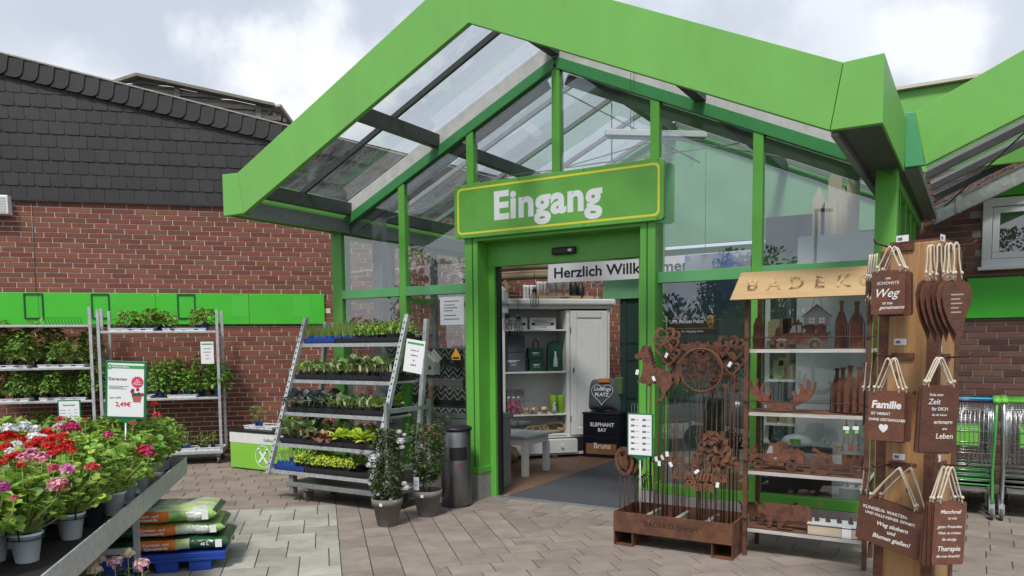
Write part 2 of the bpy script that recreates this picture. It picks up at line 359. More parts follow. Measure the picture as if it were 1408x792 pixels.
FRONTS = [[(0, 1, -.56)], [(0, -1, .56), (1, 0, -1.25)]]      # everything laid at 45 degrees stops at the rows in front of the door
for c in range(13):                         # stack-bond columns, each ending one row later, then running bond
    stop = -1.55 - (4 - c) * PW; a0 = COLA + c * PW; k0 = []; n = 4.7
    while n > stop: k0.append((a0, n - PL, a0 + PW, n)); n -= PL
    for fr_ in FRONTS:
        lay(k0, hp(nmin=stop) + fr_, M_PB)
for k in range(24, -14, -1):               # running bond: each row starts where the columns end
    n0 = -1.55 - k * PW; c_ = 4 - k + 1; amin = COLA + max(0, c_) * PW
    if n0 > 1.2: break
    a = COLA - PL * 2 - (k * .105) % PL; row_ = []
    while a < 7: row_.append((a, n0, a + PL, n0 + PW)); a += PL
    lay(row_, hp(amin=amin) + FRONTS[0], M_PB)
rows = []
for k in range(3):                          # rows parallel to the glass front
    y1 = -.56 + (k + 1) * .23
    x = -1.25 + (k % 2) * .16
    while x < 7: rows.append((x, y1 - .23, x + .325, y1)); x += .325
lay(rows, [(0, 1, .13), (0, -1, .558)], M_PB, wall=False)
lay([(x, .13 + .23 * k, x + .325, .36 + .23 * k) for k in range(14) for x in np.arange(2.68 + .16 * (k % 2), 7, .325)], [(-1, 0, -3.0), (0, 1, 3.18)], M_PB, wall=False)
def infront(c): return (Vector((c[0], c[1], 0)) - Vector(CAM)).dot(Vector(_f))
def to_px(P):
    d = np.array(P) - CAM; k = d @ _f
    return (CX + F_PX * (d @ _X) / k, CY - F_PX * (d @ _U) / k, k)
vis = []; rest = []
for it in PAVERS:
    q = to_px((*it[2], 0))
    if q[2] > .3 and -30 < q[0] < 1440 and q[1] < 815 and not (q[0] < 245 and q[1] > 600 + 0 * q[0]) and not (1005 < q[0] < 1210 and q[1] < 730): vis.append((q[2], it))
    elif q[2] > -4: rest.append(it)
vis.sort(key=lambda t: t[0]); keep = [t[1] for t in vis[:300]]; rest += [t[1] for t in vis[300:]]
def paver(mb, p, c=(0, 0), mi=0):
    dz = RNG.uniform(-.0012, .0012); n = len(p); ar = sum(p[i][0] * p[(i + 1) % n][1] - p[(i + 1) % n][0] * p[i][1] for i in range(n))
    if ar < 0: p = p[::-1]
    b = .004; cx_ = sum(q[0] for q in p) / n; cy_ = sum(q[1] for q in p) / n
    ins = [(q[0] + (cx_ - q[0]) * b * 4, q[1] + (cy_ - q[1]) * b * 4) for q in p]
    vs = [(q[0] - c[0], q[1] - c[1], -.0068) for q in p] + [(q[0] - c[0], q[1] - c[1], -.0018 + dz) for q in p] + [(q[0] - c[0], q[1] - c[1], .0 + dz) for q in ins]
    fs = [tuple(range(2 * n, 3 * n))] + [(i, (i + 1) % n, n + (i + 1) % n, n + i) for i in range(n)] + [(n + i, n + (i + 1) % n, 2 * n + (i + 1) % n, 2 * n + i) for i in range(n)]
    mb.add(vs, fs, mi)
for p, m, c in keep:
    mb = MB(); paver(mb, p, c); mb.build('paver', m, pav, (*c, 0))
mb = MB(); mm = [M_PB, M_PG, M_PR]
for p, m, c in rest: paver(mb, p, (0, 0), mm.index(m))
stuff(mb.build('pavers', mm, pav))

# ================================================================== BRICK WALL WITH SLATED GABLE (left building)
M_MORT = mat('mortar', (.68, .62, .53), .95, var=.12, scale=30, bump=.3, bscale=200)
M_BR = mat('red_brick', (.232, .076, .047), .85, var=.2, scale=26, bump=.35, bscale=140, isl=.22, hue=.012, col2=(.18, .063, .043))
M_BR2 = mat('brown_brick', (.20, .088, .066), .85, var=.2, scale=26, bump=.35, bscale=140, isl=.34, hue=.015, col2=(.135, .07, .062))
BH, BL, BJ = .0693, .283, .0122
WN = 4.784
wall = thing('brick_building', 'red brick building wall with dark slate gable and green band', 'building', W(0, WN), R(45))
MB().box(-9.5, .0, -.05, 3.4, .35, 3.75).build('mortar_wall', M_MORT, wall)
MB().box(-9.5, .12, 3.75, 3.4, .30, 3.80).build('wall_head', M_MORT, wall)
bme = {}
def brick_mesh(l):
    k = round(l, 3)
    if k not in bme:
        mb = MB(); d = .0016; w, h = l / 2, (BH - BJ) / 2
        mb.add([(-w, 0, -h), (w, 0, -h), (w, 0, h), (-w, 0, h), (-w, -.006, -h), (w, -.006, -h), (w, -.006, h), (-w, -.006, h), (-w + d, -.009, -h + d), (w - d, -.009, -h + d), (w - d, -.009, h - d), (-w + d, -.009, h - d)],
               [(0, 1, 5, 4), (1, 2, 6, 5), (2, 3, 7, 6), (3, 0, 4, 7), (4, 5, 9, 8), (5, 6, 10, 9), (6, 7, 11, 10), (7, 4, 8, 11), (8, 9, 10, 11)])
        bme[k] = mb
    return bme[k]
def bricks(parent, a0, a1, z0, z1, single, m, skip=lambda a, z: False, shift=.37, y=0.):
    rest_ = MB(); proto = None; cnt = 0
    k = 0; z = z0
    while z + BH <= z1 + .001:
        a = a0 - (k * shift % 1) * BL
        while a < a1:
            s_, e_ = max(a, a0), min(a + BL, a1)
            if e_ - s_ > .05 and not skip((s_ + e_) / 2, z):
                mbk = brick_mesh(e_ - s_ - BJ); cx_, cz_ = (s_ + e_) / 2, z + BH / 2
                dy = RNG.uniform(-.0015, .0015)
                if single(cx_, cz_) and cnt < 300:
                    if 'me' not in mbk.__dict__: mbk.me = mbk.mesh('brick', m)
                    if mbk.me.materials[0] is not m: mbk.me = mbk.mesh('brick', m)
                    mk('brick', mbk.me, parent, (cx_, y + dy, cz_)); cnt += 1
                else: rest_.add([(v[0] + cx_, v[1] + y + dy, v[2] + cz_) for v in mbk.v], mbk.f)
            a += BL
        z += BH; k += 1
    stuff(rest_.build('bricks', m, parent))
bricks(wall, -9.45, 2.6, .03, 3.72, lambda a, z: z > 2.36 and -6.72 < a < -2.25, M_BR, skip=lambda a, z: a < -2.25 and 1.99 < z < 2.30)
# green band and the thin sign frames on it
band = MB().box(-9.2, -.045, 1.938, -2.2, -.012, 2.384).build('band_panel', GREENB, wall, bevel=.004)
def wpx(px, py, n): v = wc(gw(px, py, n)); return v
M_DG = mat('dark_green_metal', (.012, .085, .035), .45)
for x0, y0, x1, y1 in ((31.5, 403, 60, 438), (124.5, 403.5, 151, 438), (243, 404, 269, 438)):
    p = wpx(x0, y0, WN - .06); q = wpx(x1, y1, WN - .06); f = MB(); t_ = .014
    f.box(p[0], -.062, p[2] - t_, q[0], -.046, p[2]); f.box(p[0], -.062, q[2], q[0], -.046, q[2] + t_); f.box(p[0], -.062, q[2] + t_, p[0] + t_, -.046, p[2] - t_); f.box(q[0] - t_, -.062, q[2] + t_, q[0], -.046, p[2] - t_)
    f.build('sign_frame', M_DG, wall)
for x0, x1 in ((318, 342), (403, 427)):
    p = wpx(x0, 407, WN - .05); q = wpx(x1, 436, WN - .05)
    MB().box(p[0], -.047, q[2], q[0], -.0455, p[2]).build('faded_patch', mat('paler_green_patch', (.075, .52, .045), .45), wall)
for a_ in (-6.05, -4.55, -3.28):
    MB().box(a_ - .0025, -.0465, 1.942, a_ + .0025, -.0452, 2.38).build('panel_joint', mat('joint_line', (.03, .12, .02), .5), wall)
    for z in (1.97, 2.355):
        for d_ in (-.035, .035): MB().box(a_ + d_ - .006, -.0485, z - .006, a_ + d_ + .006, -.0452, z + .006).build('screw', GALV, wall)
# slates
M_SL = mat('dark_slate', (.019, .019, .0202), .55, var=.18, scale=7, bump=.12, bscale=60, isl=.22, dirt=.05)
def verge(a): return 5.577 - .2028 * (a + 6.372)
gp = [(-9.5, 3.70), (3.4, 3.70), (3.4, verge(3.4) - .02), (-9.5, verge(-9.5) - .02)]
g = MB(); g.prism(gp, (0, .06, 0), (1, 0, 0), (0, 0, 1), .12); g.build('gable_backing', mat('tar_board', (.012, .012, .013), .8), wall)
SE, SWD = .178, .193
def slate_mesh(cut):
    w = SWD - .004; h = SE + .03; pts = [(0, h), (0, .05)] + [(w * .30 * (1 - math.cos(t_)), .05 - .05 * math.sin(t_)) for t_ in np.linspace(.2, PI / 2, 5)] + [(w, 0), (w, h)]
    vs = [(x, -.008 - .011 * (1 - z / h), z) for x, z in pts] + [(x, -.004 - .011 * (1 - z / h), z) for x, z in pts]; n = len(pts)
    mb = MB(); mb.add(vs, [tuple(range(n)), tuple(reversed(range(n, 2 * n)))] + [((i + 1) % n, i, i + n, (i + 1) % n + n) for i in range(n)]); return mb
slm = slate_mesh(0).mesh('slate', M_SL); cnt = 0; far = MB(); smb = slate_mesh(0)
z = 3.665; k = 0
while z < 6.2:
    a = -9.4 + (k % 2) * SWD * .5 + RNG.uniform(-.01, .01)
    while a < 3.2:
        if z + SE * .6 < verge(a + SWD) - .06:
            if -6.8 < a < -2.1 and cnt < 300: mk('slate', slm, wall, (a, -.002 * (k % 2), z)); cnt += 1
            else: far.add([(v[0] + a, v[1], v[2] + z) for v in smb.v], smb.f)
        a += SWD
    z += SE; k += 1
stuff(far.build('slates', M_SL, wall))
ang = math.atan(-.2028); a = -9.3
vw = .20; vh = .27
pts = [(0, 0), (vw * .62, 0)] + [(vw * (.62 + .45 * math.sin(t_)), .10 * (1 - math.cos(t_)) / 1.0) for t_ in np.linspace(.3, PI / 2, 5)] + [(vw * 1.02, vh), (0, vh)]
vmb = MB(); n = len(pts); vmb.add([(x, -.052 - .022 * (x / vw), z) for x, z in pts] + [(x, -.036 - .022 * (x / vw), z) for x, z in pts], [tuple(range(n)), tuple(reversed(range(n, 2 * n)))] + [((i + 1) % n, i, i + n, (i + 1) % n + n) for i in range(n)])
vme = vmb.mesh('slate', M_SL)
while a < 3.2:
    o = mk('slate', vme, wall, (a, 0, verge(a) - vh - .0), rot=(0, -ang, R(1.5))); a += vw * .93
cop = MB(); cop.beam((-9.5, .06, verge(-9.5) + .012), (3.3, .06, verge(3.3) + .012), .26, .02); cop.build('verge_capping', mat('weathered_capping', (.34, .33, .30), .8, var=.3, scale=15), wall)
drip = MB().box(-9.5, -.05, 3.635, 3.3, -.012, 3.662).build('drip_strip', M_SL, wall)
# ventilation / lamp box at the picture's left edge
p = wpx(-30, 268, WN - .1); q = wpx(14.5, 295.5, WN - .1)
vb = thing('wall_vent_box', 'white louvred box mounted high on the brick wall', 'vent box', W(p[0], WN - .012, q[2]), R(45))
MB().box(0, -.16, 0, q[0] - p[0], 0, p[2] - q[2]).build('housing', WHITE, vb, bevel=.012)
for i in range(6): MB().box(.02, -.168, .03 + i * .035, q[0] - p[0] - .03, -.158, .05 + i * .035).build('louvre', mat('pale_louvre', (.6, .6, .6), .5), vb)
# thin lightning-conductor wire running down the bricks
MB().tube([(wpx(43, 270, WN)[0], -.02, 3.66), (wpx(43, 270, WN)[0], -.02, 2.39)], .004).build('conductor_wire', STEEL, wall)

# weathered timber roof showing above the verge
M_WW = mat('weathered_wood', (.29, .26, .225), .9, var=.35, scale=5, stretch=(1, 8, 8), isl=.35, bump=.3, bscale=40)
nb = 8.2
def bw(px, py): v = wc(gw(px, py, nb)); return (v[0], v[2])
barn = thing('timber_roof', 'weathered grey timber roof structure showing above the slate verge', 'roof', W(0, nb), R(45))
tl, tr = bw(190, 106), bw(378, 147)
slope = (tr[1] - tl[1]) / (tr[0] - tl[0])
for k in range(15):                        # level planks, each trimmed along the sloping top edge
    z1 = tl[1] - .03 - k * .085; e_ = bw(150, 118)
    pol = [(e_[0] - .5, z1 - .08), (tr[0] + .1, z1 - .08), (tr[0] + .1, z1), (e_[0] - .5, z1)]
    pol = clip(pol, -slope, 1, tl[1] - .03 - slope * tl[0])
    if len(pol) > 2: pol = clip(pol, -.45, 1, tl[1] - .03 - .45 * tl[0])
    if len(pol) > 2 and area(pol) > .01: b_ = MB(); b_.xz(pol, .02 + .05 * (k % 2), .03); b_.build('plank', M_WW, barn)
pol = clip(clip([(bw(150, 118)[0] - .5, tr[1] - 1.2), (tr[0] + .1, tr[1] - 1.2), (tr[0] + .1, tl[1]), (bw(150, 118)[0] - .5, tl[1])], -slope, 1, tl[1] - .04 - slope * tl[0]), -.45, 1, tl[1] - .04 - .45 * tl[0]); b_ = MB(); b_.xz(pol, .115, .02); b_.build('backing', mat('dark_barn', (.03, .027, .024), .9), barn)
sl_ = MB(); sl_.beam((tl[0], -.06, tl[1]), (tr[0], -.06, tr[1]), .22, .05); sl_.build('top_beam', M_WW, barn)
sl_ = MB(); e_ = bw(160, 116); sl_.beam((tl[0], -.06, tl[1]), (e_[0] - .2, -.06, e_[1] - .08), .22, .05); sl_.build('top_beam', M_WW, barn)
e_ = bw(408, 172); sl_ = MB(); sl_.beam((tr[0], -.06, tr[1]), (e_[0], .5, e_[1] - .1), .26, .06); sl_.build('eave_beam', M_WW, barn)
for k in range(4):
    t_ = k / 4; MB().beam((tr[0] - .1 + .35 * t_, 0, tr[1] - .1 - .17 * t_), (tr[0] + .15 + .3 * t_, 1.5, tr[1] - .1 - .2 * t_), .05, .07).build('rafter_tail', M_WW, barn)
for px in (244, 355): x_ = bw(px, 130)[0]; MB().box(x_ - .05, -.05, tr[1] - 1.2, x_ + .05, .0, tl[1] + slope * (x_ - tl[0]) - .04).build('post', M_WW, barn)
MB().box(tl[0] - .8, .10, 0, tr[0] + .1, .3, tr[1] - .15).build('back_wall', mat('dark_barn', (.03, .027, .024), .9), barn)

# ================================================================== GLASS ENTRANCE PAVILION
SL = .4634; ZA = 4.35
def zt(x): return ZA - SL * abs(x)             # top of the green gable member
pv = thing('entrance_pavilion', 'glazed entrance pavilion with green frame and gabled glass roof', 'building')
G_F = glass_mat('front_pane_glass', 1.62, (.90, .94, .93), dirt=.06, dscale=2.2, wavy=.06)
G_R = glass_mat('roof_pane_glass', 1.5, (.93, .95, .955), dirt=.28, dscale=2.0, smear=(1.0, 2.6, 1.0))
def part(name, mb, m, bevel=.004, parent=pv): return mb.build(name, m, parent, bevel=bevel)
MW = .085
def sheet(pol): b_ = MB(); b_.add([(x, 0, z) for x, z in pol], [tuple(range(len(pol)))]); return b_.build('pane', G_F, pv)
for x0, x1, y0, y1 in ((-2.963, -2.81, -.03, .12), (2.81, 2.963, -.03, .12)): part('corner_post', MB().box(x0, y0, .0, x1, y1, zt(2.81) - .09), GREENF)
for x, z0 in ((-1.91, .23), (1.91, .23), (-1.0, 3.235), (1.0, 3.235), (0, 3.22)): part('mullion', MB().box(x - MW / 2, -.03, z0, x + MW / 2, .06, zt(x) - .10), GREENF)
for x0, x1 in ((-2.81, -1.91 - MW / 2), (-1.91 + MW / 2, -1.031), (1.037, 1.91 - MW / 2), (1.91 + MW / 2, 2.81)):
    part('transom', MB().box(x0, -.035, 2.15, x1, .06, 2.25), mat('green_transom', (.13, .42, .16), .35, var=.05))
    part('kick_rail', MB().box(x0, -.035, .228, x1, .06, .315), GREENF)
    sheet([(x0, .32), (x1, .32), (x1, 2.148), (x0, 2.148)])
    top = [(x0, 2.252), (x1, 2.252), (x1, zt(x1) - .115), (x0, zt(x0) - .115)]
    sheet(top)
for x0, x1 in ((-1 + MW / 2, -MW / 2), (MW / 2, 1 - MW / 2)):
    sheet([(x0, 3.2), (x1, 3.2), (x1, zt(x1) - .115), (x0, zt(x0) - .115)])
for s in (-1, 1):
    MB().box(s * .9, -.005, 2.70, s * 1.03, .003, 3.28).build('blank_panel', GREENF, pv)
    part('plinth', MB().box(s * 1.04, -.05, 0, s * 2.963, .12, .226), CONC)
    b = MB(); b.beam((s * 2.95, .015, zt(2.95) - .055), (0, .015, zt(0) - .055), .11, .10); part('gable_rafter', b, mat('green_rafter', (.055, .27, .085), .4, var=.05))
    b = MB(); b.beam((s * 2.66, -.015, zt(2.66) + .075), (0, -.015, zt(0) + .075), .03, .14); part('flashing', b, PALE, 0)
    b = MB(); b.beam((s * 2.7, .02, zt(2.7) - .18), (s * .1, .02, zt(.1) - .18), .035, .10); part('inner_rafter', b, ALUD, 0)
# portal round the sliding door
part('portal_post', MB().box(-1.031, -.10, .33, -.872, .147, 2.70), GREENF)
part('portal_post', MB().box(.892, -.10, .33, 1.037, .147, 2.70), GREENF)
for x0, x1 in ((-1.045, -.86), (.88, 1.05)):
    part('post_shoe', MB().box(x0, -.115, .27, x1, .16, .335), GREENF)
    part('post_plinth', MB().box(x0 + .008, -.108, -.01, x1 - .008, .155, .27), CONC)
part('edge_strip', MB().box(-.935, -.106, .34, -.925, -.0995, 2.69), mat('joint_line', (.03, .12, .02), .5), 0)
part('edge_strip', MB().box(.955, -.106, .34, .965, -.0995, 2.69), mat('joint_line', (.03, .12, .02), .5), 0)
part('door_header', MB().box(-.872, .10, 2.415, .892, .22, 2.70), GREENF)
part('header_soffit', MB().box(-.872, -.10, 2.662, .892, .10, 2.70), GREENF)
part('door_jamb', MB().box(-.871, .10, 0, -.80, .22, 2.414), GREENF)
part('door_jamb', MB().box(-.80, .14, 0.02, -.765, .20, 2.414), BLACK)
part('door_jamb', MB().box(.80, .10, 0, .891, .22, 2.414), GREENF)
part('threshold', MB().box(-.872, .06, -.006, .892, .24, .006), STEEL)
sen = MB(); sen.box(-.13, -.05, -.035, .13, 0, .035); pS = gy(777, 345, .10); so_ = sen.build('door_sensor', BLACK, pv, (pS.x, .10, pS.z), bevel=.015)
MB().box(.055, -.0515, -.012, .095, -.0505, .012).build('sticker', PAPER, so_)
# entrance sign
sg = thing('entrance_sign', 'green entrance sign with white lettering and yellow border over the door', 'sign', (.005, -.12, 2.965))
def rrect(w, h, r, n=6):
    return [(sx * (w / 2 - r) + r * math.cos(t_ + q), sz * (h / 2 - r) + r * math.sin(t_ + q)) for sx, sz, q in ((1, 1, 0), (-1, 1, PI / 2), (-1, -1, PI), (1, -1, 1.5 * PI)) for t_ in np.linspace(0, PI / 2, n)]
M_SIGN = mat('sign_green', (.135, .42, .065), .4, var=.12, scale=3, dirt=.12)
MB().xz(rrect(2.25, .54, .035), 0, .045).build('board', M_SIGN, sg, bevel=.004)
bd = MB(); a_ = rrect(2.25 - .075, .54 - .075, .05, 8); b_ = rrect(2.25 - .115, .54 - .115, .04, 8); n = len(a_)
bd.add([(x, -.0235, z) for x, z in a_] + [(x, -.0235, z) for x, z in b_], [((i + 1) % n, i, i + n, (i + 1) % n + n) for i in range(n)]); bd.build('border_line', YELLOW, sg)
lettering(sg, 'Eingang', .375, mat('sign_white', (.80, .83, .86), .5, var=.05), (-.065, -.0236, .005), bold=.036, sx=1.0, spacing=1.05)
for x in (-1.07, -.35, .35, 1.07):
    for z in (-.253, .253): MB().lathe([(.006, 0), (.006, .004)], 8).build('rivet', ALUD, sg, None).matrix_local = Matrix.Translation((x, -.0225, z)) @ Matrix.Rotation(PI / 2, 4, 'X')
# deep green barge board in front of the roof
YF = -1.468
bl = [(-3.0, 2.925), (-2.70, 2.925), (0, 4.16), (0, 4.635), (-2.77, 3.325), (-3.0, 3.335)]
for s, nm in ((-1, 'barge_board'), (1, 'barge_board')):
    pol = [(-s * x, z) for x, z in bl[1:5]]
    if s < 0: pol = pol
    part(nm, MB().xz([(x + s * (-.002 if abs(x) < .01 else 0), z) for x, z in pol], YF, .05), GREEN, .003)
    part('barge_end', MB().xz([(-s * -abs(x) * 1.0 if False else s * abs(x), z) for x, z in ((3.0, 2.925), (2.704, 2.925), (2.774, 3.325), (3.0, 3.335))], YF, .05), GREEN, .003)
    # side cheek of the eave box
    part('eave_cheek', MB().box(s * 3.0, YF + .026, 2.927, s * 2.985, 3.4 if s < 0 else .09, 3.335), GREEN, .002)
    part('eave_soffit', MB().box(s * 2.984, YF + .03, 2.94, s * 2.74, 3.3 if s < 0 else 3.1, 2.955), ALUD if s > 0 else GREENF, 0)
    part('gutter_side', MB().box(s * 2.74, YF + .03, 2.90, s * 2.70, 3.3 if s < 0 else 3.1, 3.05), STEEL, 0)
# roof frame: purlins along Y, glazing bars down the slope, panes between
YS = [YF + .03, -.72, 0.03, .85, 1.65, 2.45, 3.25]
ZR = ZA + .17
def zr(x): return ZR - SL * abs(x)
for x, w, h in ((-1.42, .09, .13), (1.42, .09, .13), (0, .09, .12), (-2.68, .10, .13), (2.68, .10, .13)):
    b = MB(); b.beam((x, YF + .03, zr(x) - .11), (x, 3.3, zr(x) - .11), w, h); part('purlin', b, ALUD, 0)
for i, y in enumerate(YS):
    for s in (-1, 1):
        if i == 2: continue
        b = MB(); b.beam((s * 2.72, y, zr(2.72) - .03), (s * .03, y, zr(.03) - .03), .035, .05); part('glazing_bar', b, ALU if i > 2 else ALUD, 0)
for i in range(len(YS) - 1):
    for s in (-1, 1):
        for x0, x1 in ((2.98, 1.42), (1.42, .02)):
            b = MB(); b.add([(s * x0, YS[i] + .005, zr(x0)), (s * x1, YS[i] + .005, zr(x1)), (s * x1, YS[i + 1] - .005, zr(x1)), (s * x0, YS[i + 1] - .005, zr(x0))], [(0, 1, 2, 3) if s < 0 else (3, 2, 1, 0)])
            b.build('roof_pane', G_R, pv)
b = MB(); b.beam((0, YF + .03, ZR + .02), (0, 3.3, ZR + .02), .14, .04); part('ridge_cap', b, GREEN)
# rear gable closing the pavilion roof, and its bracing
part('rear_gable', MB().xz([(-2.98, 2.9), (2.98, 2.9), (2.98, 3.15), (0, zr(0) - .02), (-2.98, 3.15)], 3.35, .06), mat('pale_green_sheet', (.20, .46, .24), .5, var=.12, scale=2), 0)
for a_, b_ in (((-2.6, .3, 3.05), (-.1, 2.9, 4.2)), ((2.6, .4, 3.05), (.1, 2.9, 4.2)), ((-1.4, 1.3, 3.62), (1.4, 1.3, 3.62)), ((0, 1.3, 4.25), (0, 1.3, 3.62)), ((-.2, .5, 4.2), (.9, 1.6, 3.55))):
    part('tie_rod', MB().tube([a_, b_], .007, 5), STEEL, 0)
# glazed sides
for s in (-1, 1):
    for y in ((.95, 1.85, 2.75) if s < 0 else (.7, 1.3, 1.9, 2.5)): part('side_post', MB().box(s * 2.93, y - .035, 0, s * 2.85, y + .035, 2.95), GREENF if s > 0 else STEEL)
    part('side_beam', MB().box(s * 2.945, .12, 2.86, s * 2.845, 3.15, 2.955), GREENF)
    part('side_rail', MB().box(s * 2.93, .12, 2.15, s * 2.86, 3.15, 2.23), GREENF)
    part('side_plinth', MB().box(s * 2.96, .13, 0, s * 2.84, 3.15, .2), CONC)
    ys = [.12] + ([.95, 1.85, 2.75] if s < 0 else [.7, 1.3, 1.9, 2.5]) + [3.1]
    for y0, y1 in zip(ys, ys[1:]): [MB().add([(s * 2.89, y0 + .04, a_), (s * 2.89, y1 - .04, a_), (s * 2.89, y1 - .04, b_), (s * 2.89, y0 + .04, b_)], [(0, 1, 2, 3)]).build('pane', G_F, pv) for a_, b_ in ((.21, 2.148), (2.235, 2.855))]
# batten lamp hanging under the roof, pull chains, eave spotlight
lp = thing('batten_lamp', 'white batten lamp hanging under the glass roof above the sign', 'lamp', (.2, .75, 3.78), R(38))
MB().box(-.03, -.04, -.035, 1.05, .04, .03).build('housing', WHITE, lp, bevel=.008); MB().tube([(0.0, 0, -.05), (1.03, 0, -.05)], .016, 8).build('tube', mat('opal_tube', (.8, .82, .82), .3), lp)
MB().tube([(.04, 0, .03), (.04, 0, .24)], .004).build('hanger', STEEL, lp)
def chain(px, py, y, ln, lab):
    p = gy(px, py, y); c = MB()
    for k in range(int(ln / .016)):
        for dx in (0, .028): c.tube([(p.x + dx, p.y, p.z - k * .016), (p.x + dx + .003, p.y, p.z - k * .016 - .011)], .0028, 4)
    c.tube([(p.x, p.y, p.z - ln), (p.x + .014, p.y, p.z - ln - .03), (p.x + .028, p.y, p.z - ln)], .003, 4)
    tag(c.build('pull_chain', ALUD), lab, 'chain'); c = None
chain(867, 101, -.75, .42, 'thin dark pull chain hanging behind the right barge board'); chain(1162, 180, -.35, .14, 'short pull chain hanging by the right eave end')
chain(475, 200, -.75, .26, 'thin dark pull chain under the left roof panes')
sp_ = thing('eave_spotlight', 'small dark spotlight under the right end of the green fascia', 'lamp', gy(1196, 217, -.35), R(-20))
b = MB(); b.tube([(-.05, 0, 0), (.06, 0, .01)], [.03, .036], 12); b.build('lamp_head', BLACK, sp_); MB().box(-.01, -.01, .02, .01, .01, .09).build('bracket', STEEL, sp_); b = MB(); b.tube([(.06, 0, 0), (.10, .01, -.02), (.12, 0, .04), (.10, 0, .1)], .004, 5); b.build('cable', BLACK, sp_)

# ================================================================== RIGHT BUILDING
YR = 3.2
rb = thing('brick_wing', 'brown brick wall with white window under the right canopy', 'building', (0, YR, 0))
MB().box(2.70, 0, -.05, 8, .3, 3.9).build('mortar_wall', mat('grey_mortar', (.30, .285, .26), .95, var=.1), rb)
def rp(px, py, y=YR): v = gy(px, py, y); return v.x, v.z
wx0, wz0 = rp(1349, 369); _, wz1 = rp(1349, 275); sx0, sz0 = rp(1344, 373)
gx0, gz1 = rp(1330, 383.5); _, gz0 = rp(1330, 438)
bricks(rb, 2.72, 6.2, .03, 3.6, lambda a, z: a < 4.3 and z < 3.2, M_BR2, skip=lambda a, z: (a > gx0 - .05 and gz0 + .03 < z + .03 < gz1 - .03) or (a > wx0 and wz0 < z < wz1 - .05))
MB().box(gx0, -.04, gz0, 8, -.012, gz1).build('band_panel', GREENB, rb, bevel=.004)
win = MB(); wx1 = wx0 + 1.1
for a_, b_, c_, d_ in ((wx0, wz0, wx1, wz0 + .09), (wx0, wz1 - .09, wx1, wz1), (wx0, wz0 + .09, wx0 + .09, wz1 - .09), (wx1 - .09, wz0 + .09, wx1, wz1 - .09)): win.box(a_, -.05, b_, c_, .02, d_)
wo = win.build('window', WHITE, rb, bevel=.006)
w2 = MB()
for a_, b_, c_, d_ in ((wx0 + .095, wz0 + .095, wx1 - .095, wz0 + .16), (wx0 + .095, wz1 - .16, wx1 - .095, wz1 - .095), (wx0 + .095, wz0 + .16, wx0 + .16, wz1 - .16), (wx1 - .16, wz0 + .16, wx1 - .095, wz1 - .16)): w2.box(a_, -.03, b_, c_, .02, d_)
w2.build('sash', WHITE, wo, bevel=.006)
MB().box(wx0 + .16, -.004, wz0 + .16, wx1 - .16, .002, wz1 - .16).build('pane', glass_mat('window_glass', 1.7, (.5, .53, .53)), wo)
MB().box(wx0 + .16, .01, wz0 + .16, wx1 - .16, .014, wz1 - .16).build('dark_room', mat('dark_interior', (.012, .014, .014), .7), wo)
MB().box(sx0, -.12, sz0 - .0, wx1 + .05, -.012, sz0 + .035).build('window_sill', WHITE, rb, bevel=.006)
MB().xz([(gx0 + .25, wz1 + .02), (8, wz1 + .02), (8, 4.4), (5, 4.2), (gx0 + .12, wz1 + .03)], -.03, .02).build('gable_panel', GREENB, rb)
# second canopy: barge board, glazing bars, panes and steel rafter over the trolleys
cn = thing('glass_canopy', 'glass canopy with broad green barge board beside the entrance', 'canopy', (0, 0, 0))
YC = .10
part('barge_board', MB().xz([(3.145, 2.955), (3.065, 3.365), (5.6, 3.365 + 2.535 * .48), (5.6, 2.955 + 2.455 * .445)], YC, .05), GREEN, .003, cn)
part('valley_panel', MB().xz([(3.003, 2.955), (3.142, 2.955), (3.062, 3.365), (3.003, 3.37)], YC, .05), mat('bluish_green_panel', (.075, .33, .15), .4), .003, cn)
part('back_parapet', MB().box(2.4, 2.2, 3.3, 4.6, 2.25, gy(1290, 113, 2.2).z - .03), GREEN, .003, cn)
b = MB(); p0, p1 = gy(1237, 122, 2.2), gy(1340, 104, 2.2); b.beam((p0.x - .6, 2.2, gy(1290, 113, 2.2).z - .012), (p1.x + .9, 2.2, gy(1290, 113, 2.2).z - .012), .12, .03); part('parapet_capping', b, mat('cream_capping', (.62, .56, .46), .6), .0, cn)
def zc(x): return 3.02 + (x - 3.12) * .445
for y in (.45, 1.1, 1.75, 2.4): b = MB(); b.beam((3.1, y, zc(3.1) + .05), (5.6, y, zc(5.6) + .05), .045, .055); part('glazing_bar', b, ALUD, 0, cn); b = MB(); b.beam((3.1, y, zc(3.1) + .09), (5.6, y, zc(5.6) + .09), .025, .02); part('bar_cap', b, ALU, 0, cn)
for y0, y1 in ((.14, .45), (.45, 1.1), (1.1, 1.75), (1.75, 2.4), (2.4, 3.1)):
    b = MB(); b.add([(3.1, y0, zc(3.1) + .10), (3.1, y1, zc(3.1) + .10), (5.6, y1, zc(5.6) + .10), (5.6, y0, zc(5.6) + .10)], [(0, 1, 2, 3)]); b.build('roof_pane', G_R, cn)
b = MB(); b.beam((3.04, 3.05, 2.955), (5.2, 3.05, 3.93), .09, .17); part('steel_rafter', b, GALV, .004, cn)
b = MB(); b.tube([(3.1, 2.95, 3.13), (5.2, 2.95, 4.08)], .014, 6); part('cable_pipe', b, PALE, 0, cn)
for x, y0, y1 in ((3.18, 2.9, .3),): part('tie_rod', MB().tube([(x, y0, zc(x)), (x + .9, y1, zc(x + .9))], .008, 5), ALUD, 0, cn)
part('rafter_bracket', MB().box(3.28, 2.98, 2.98, 3.33, 3.12, 3.16), GALV, 0, cn)
part('gutter', MB().box(2.99, YC + .03, 2.94, 3.1, 3.1, 3.0), STEEL, 0, cn)
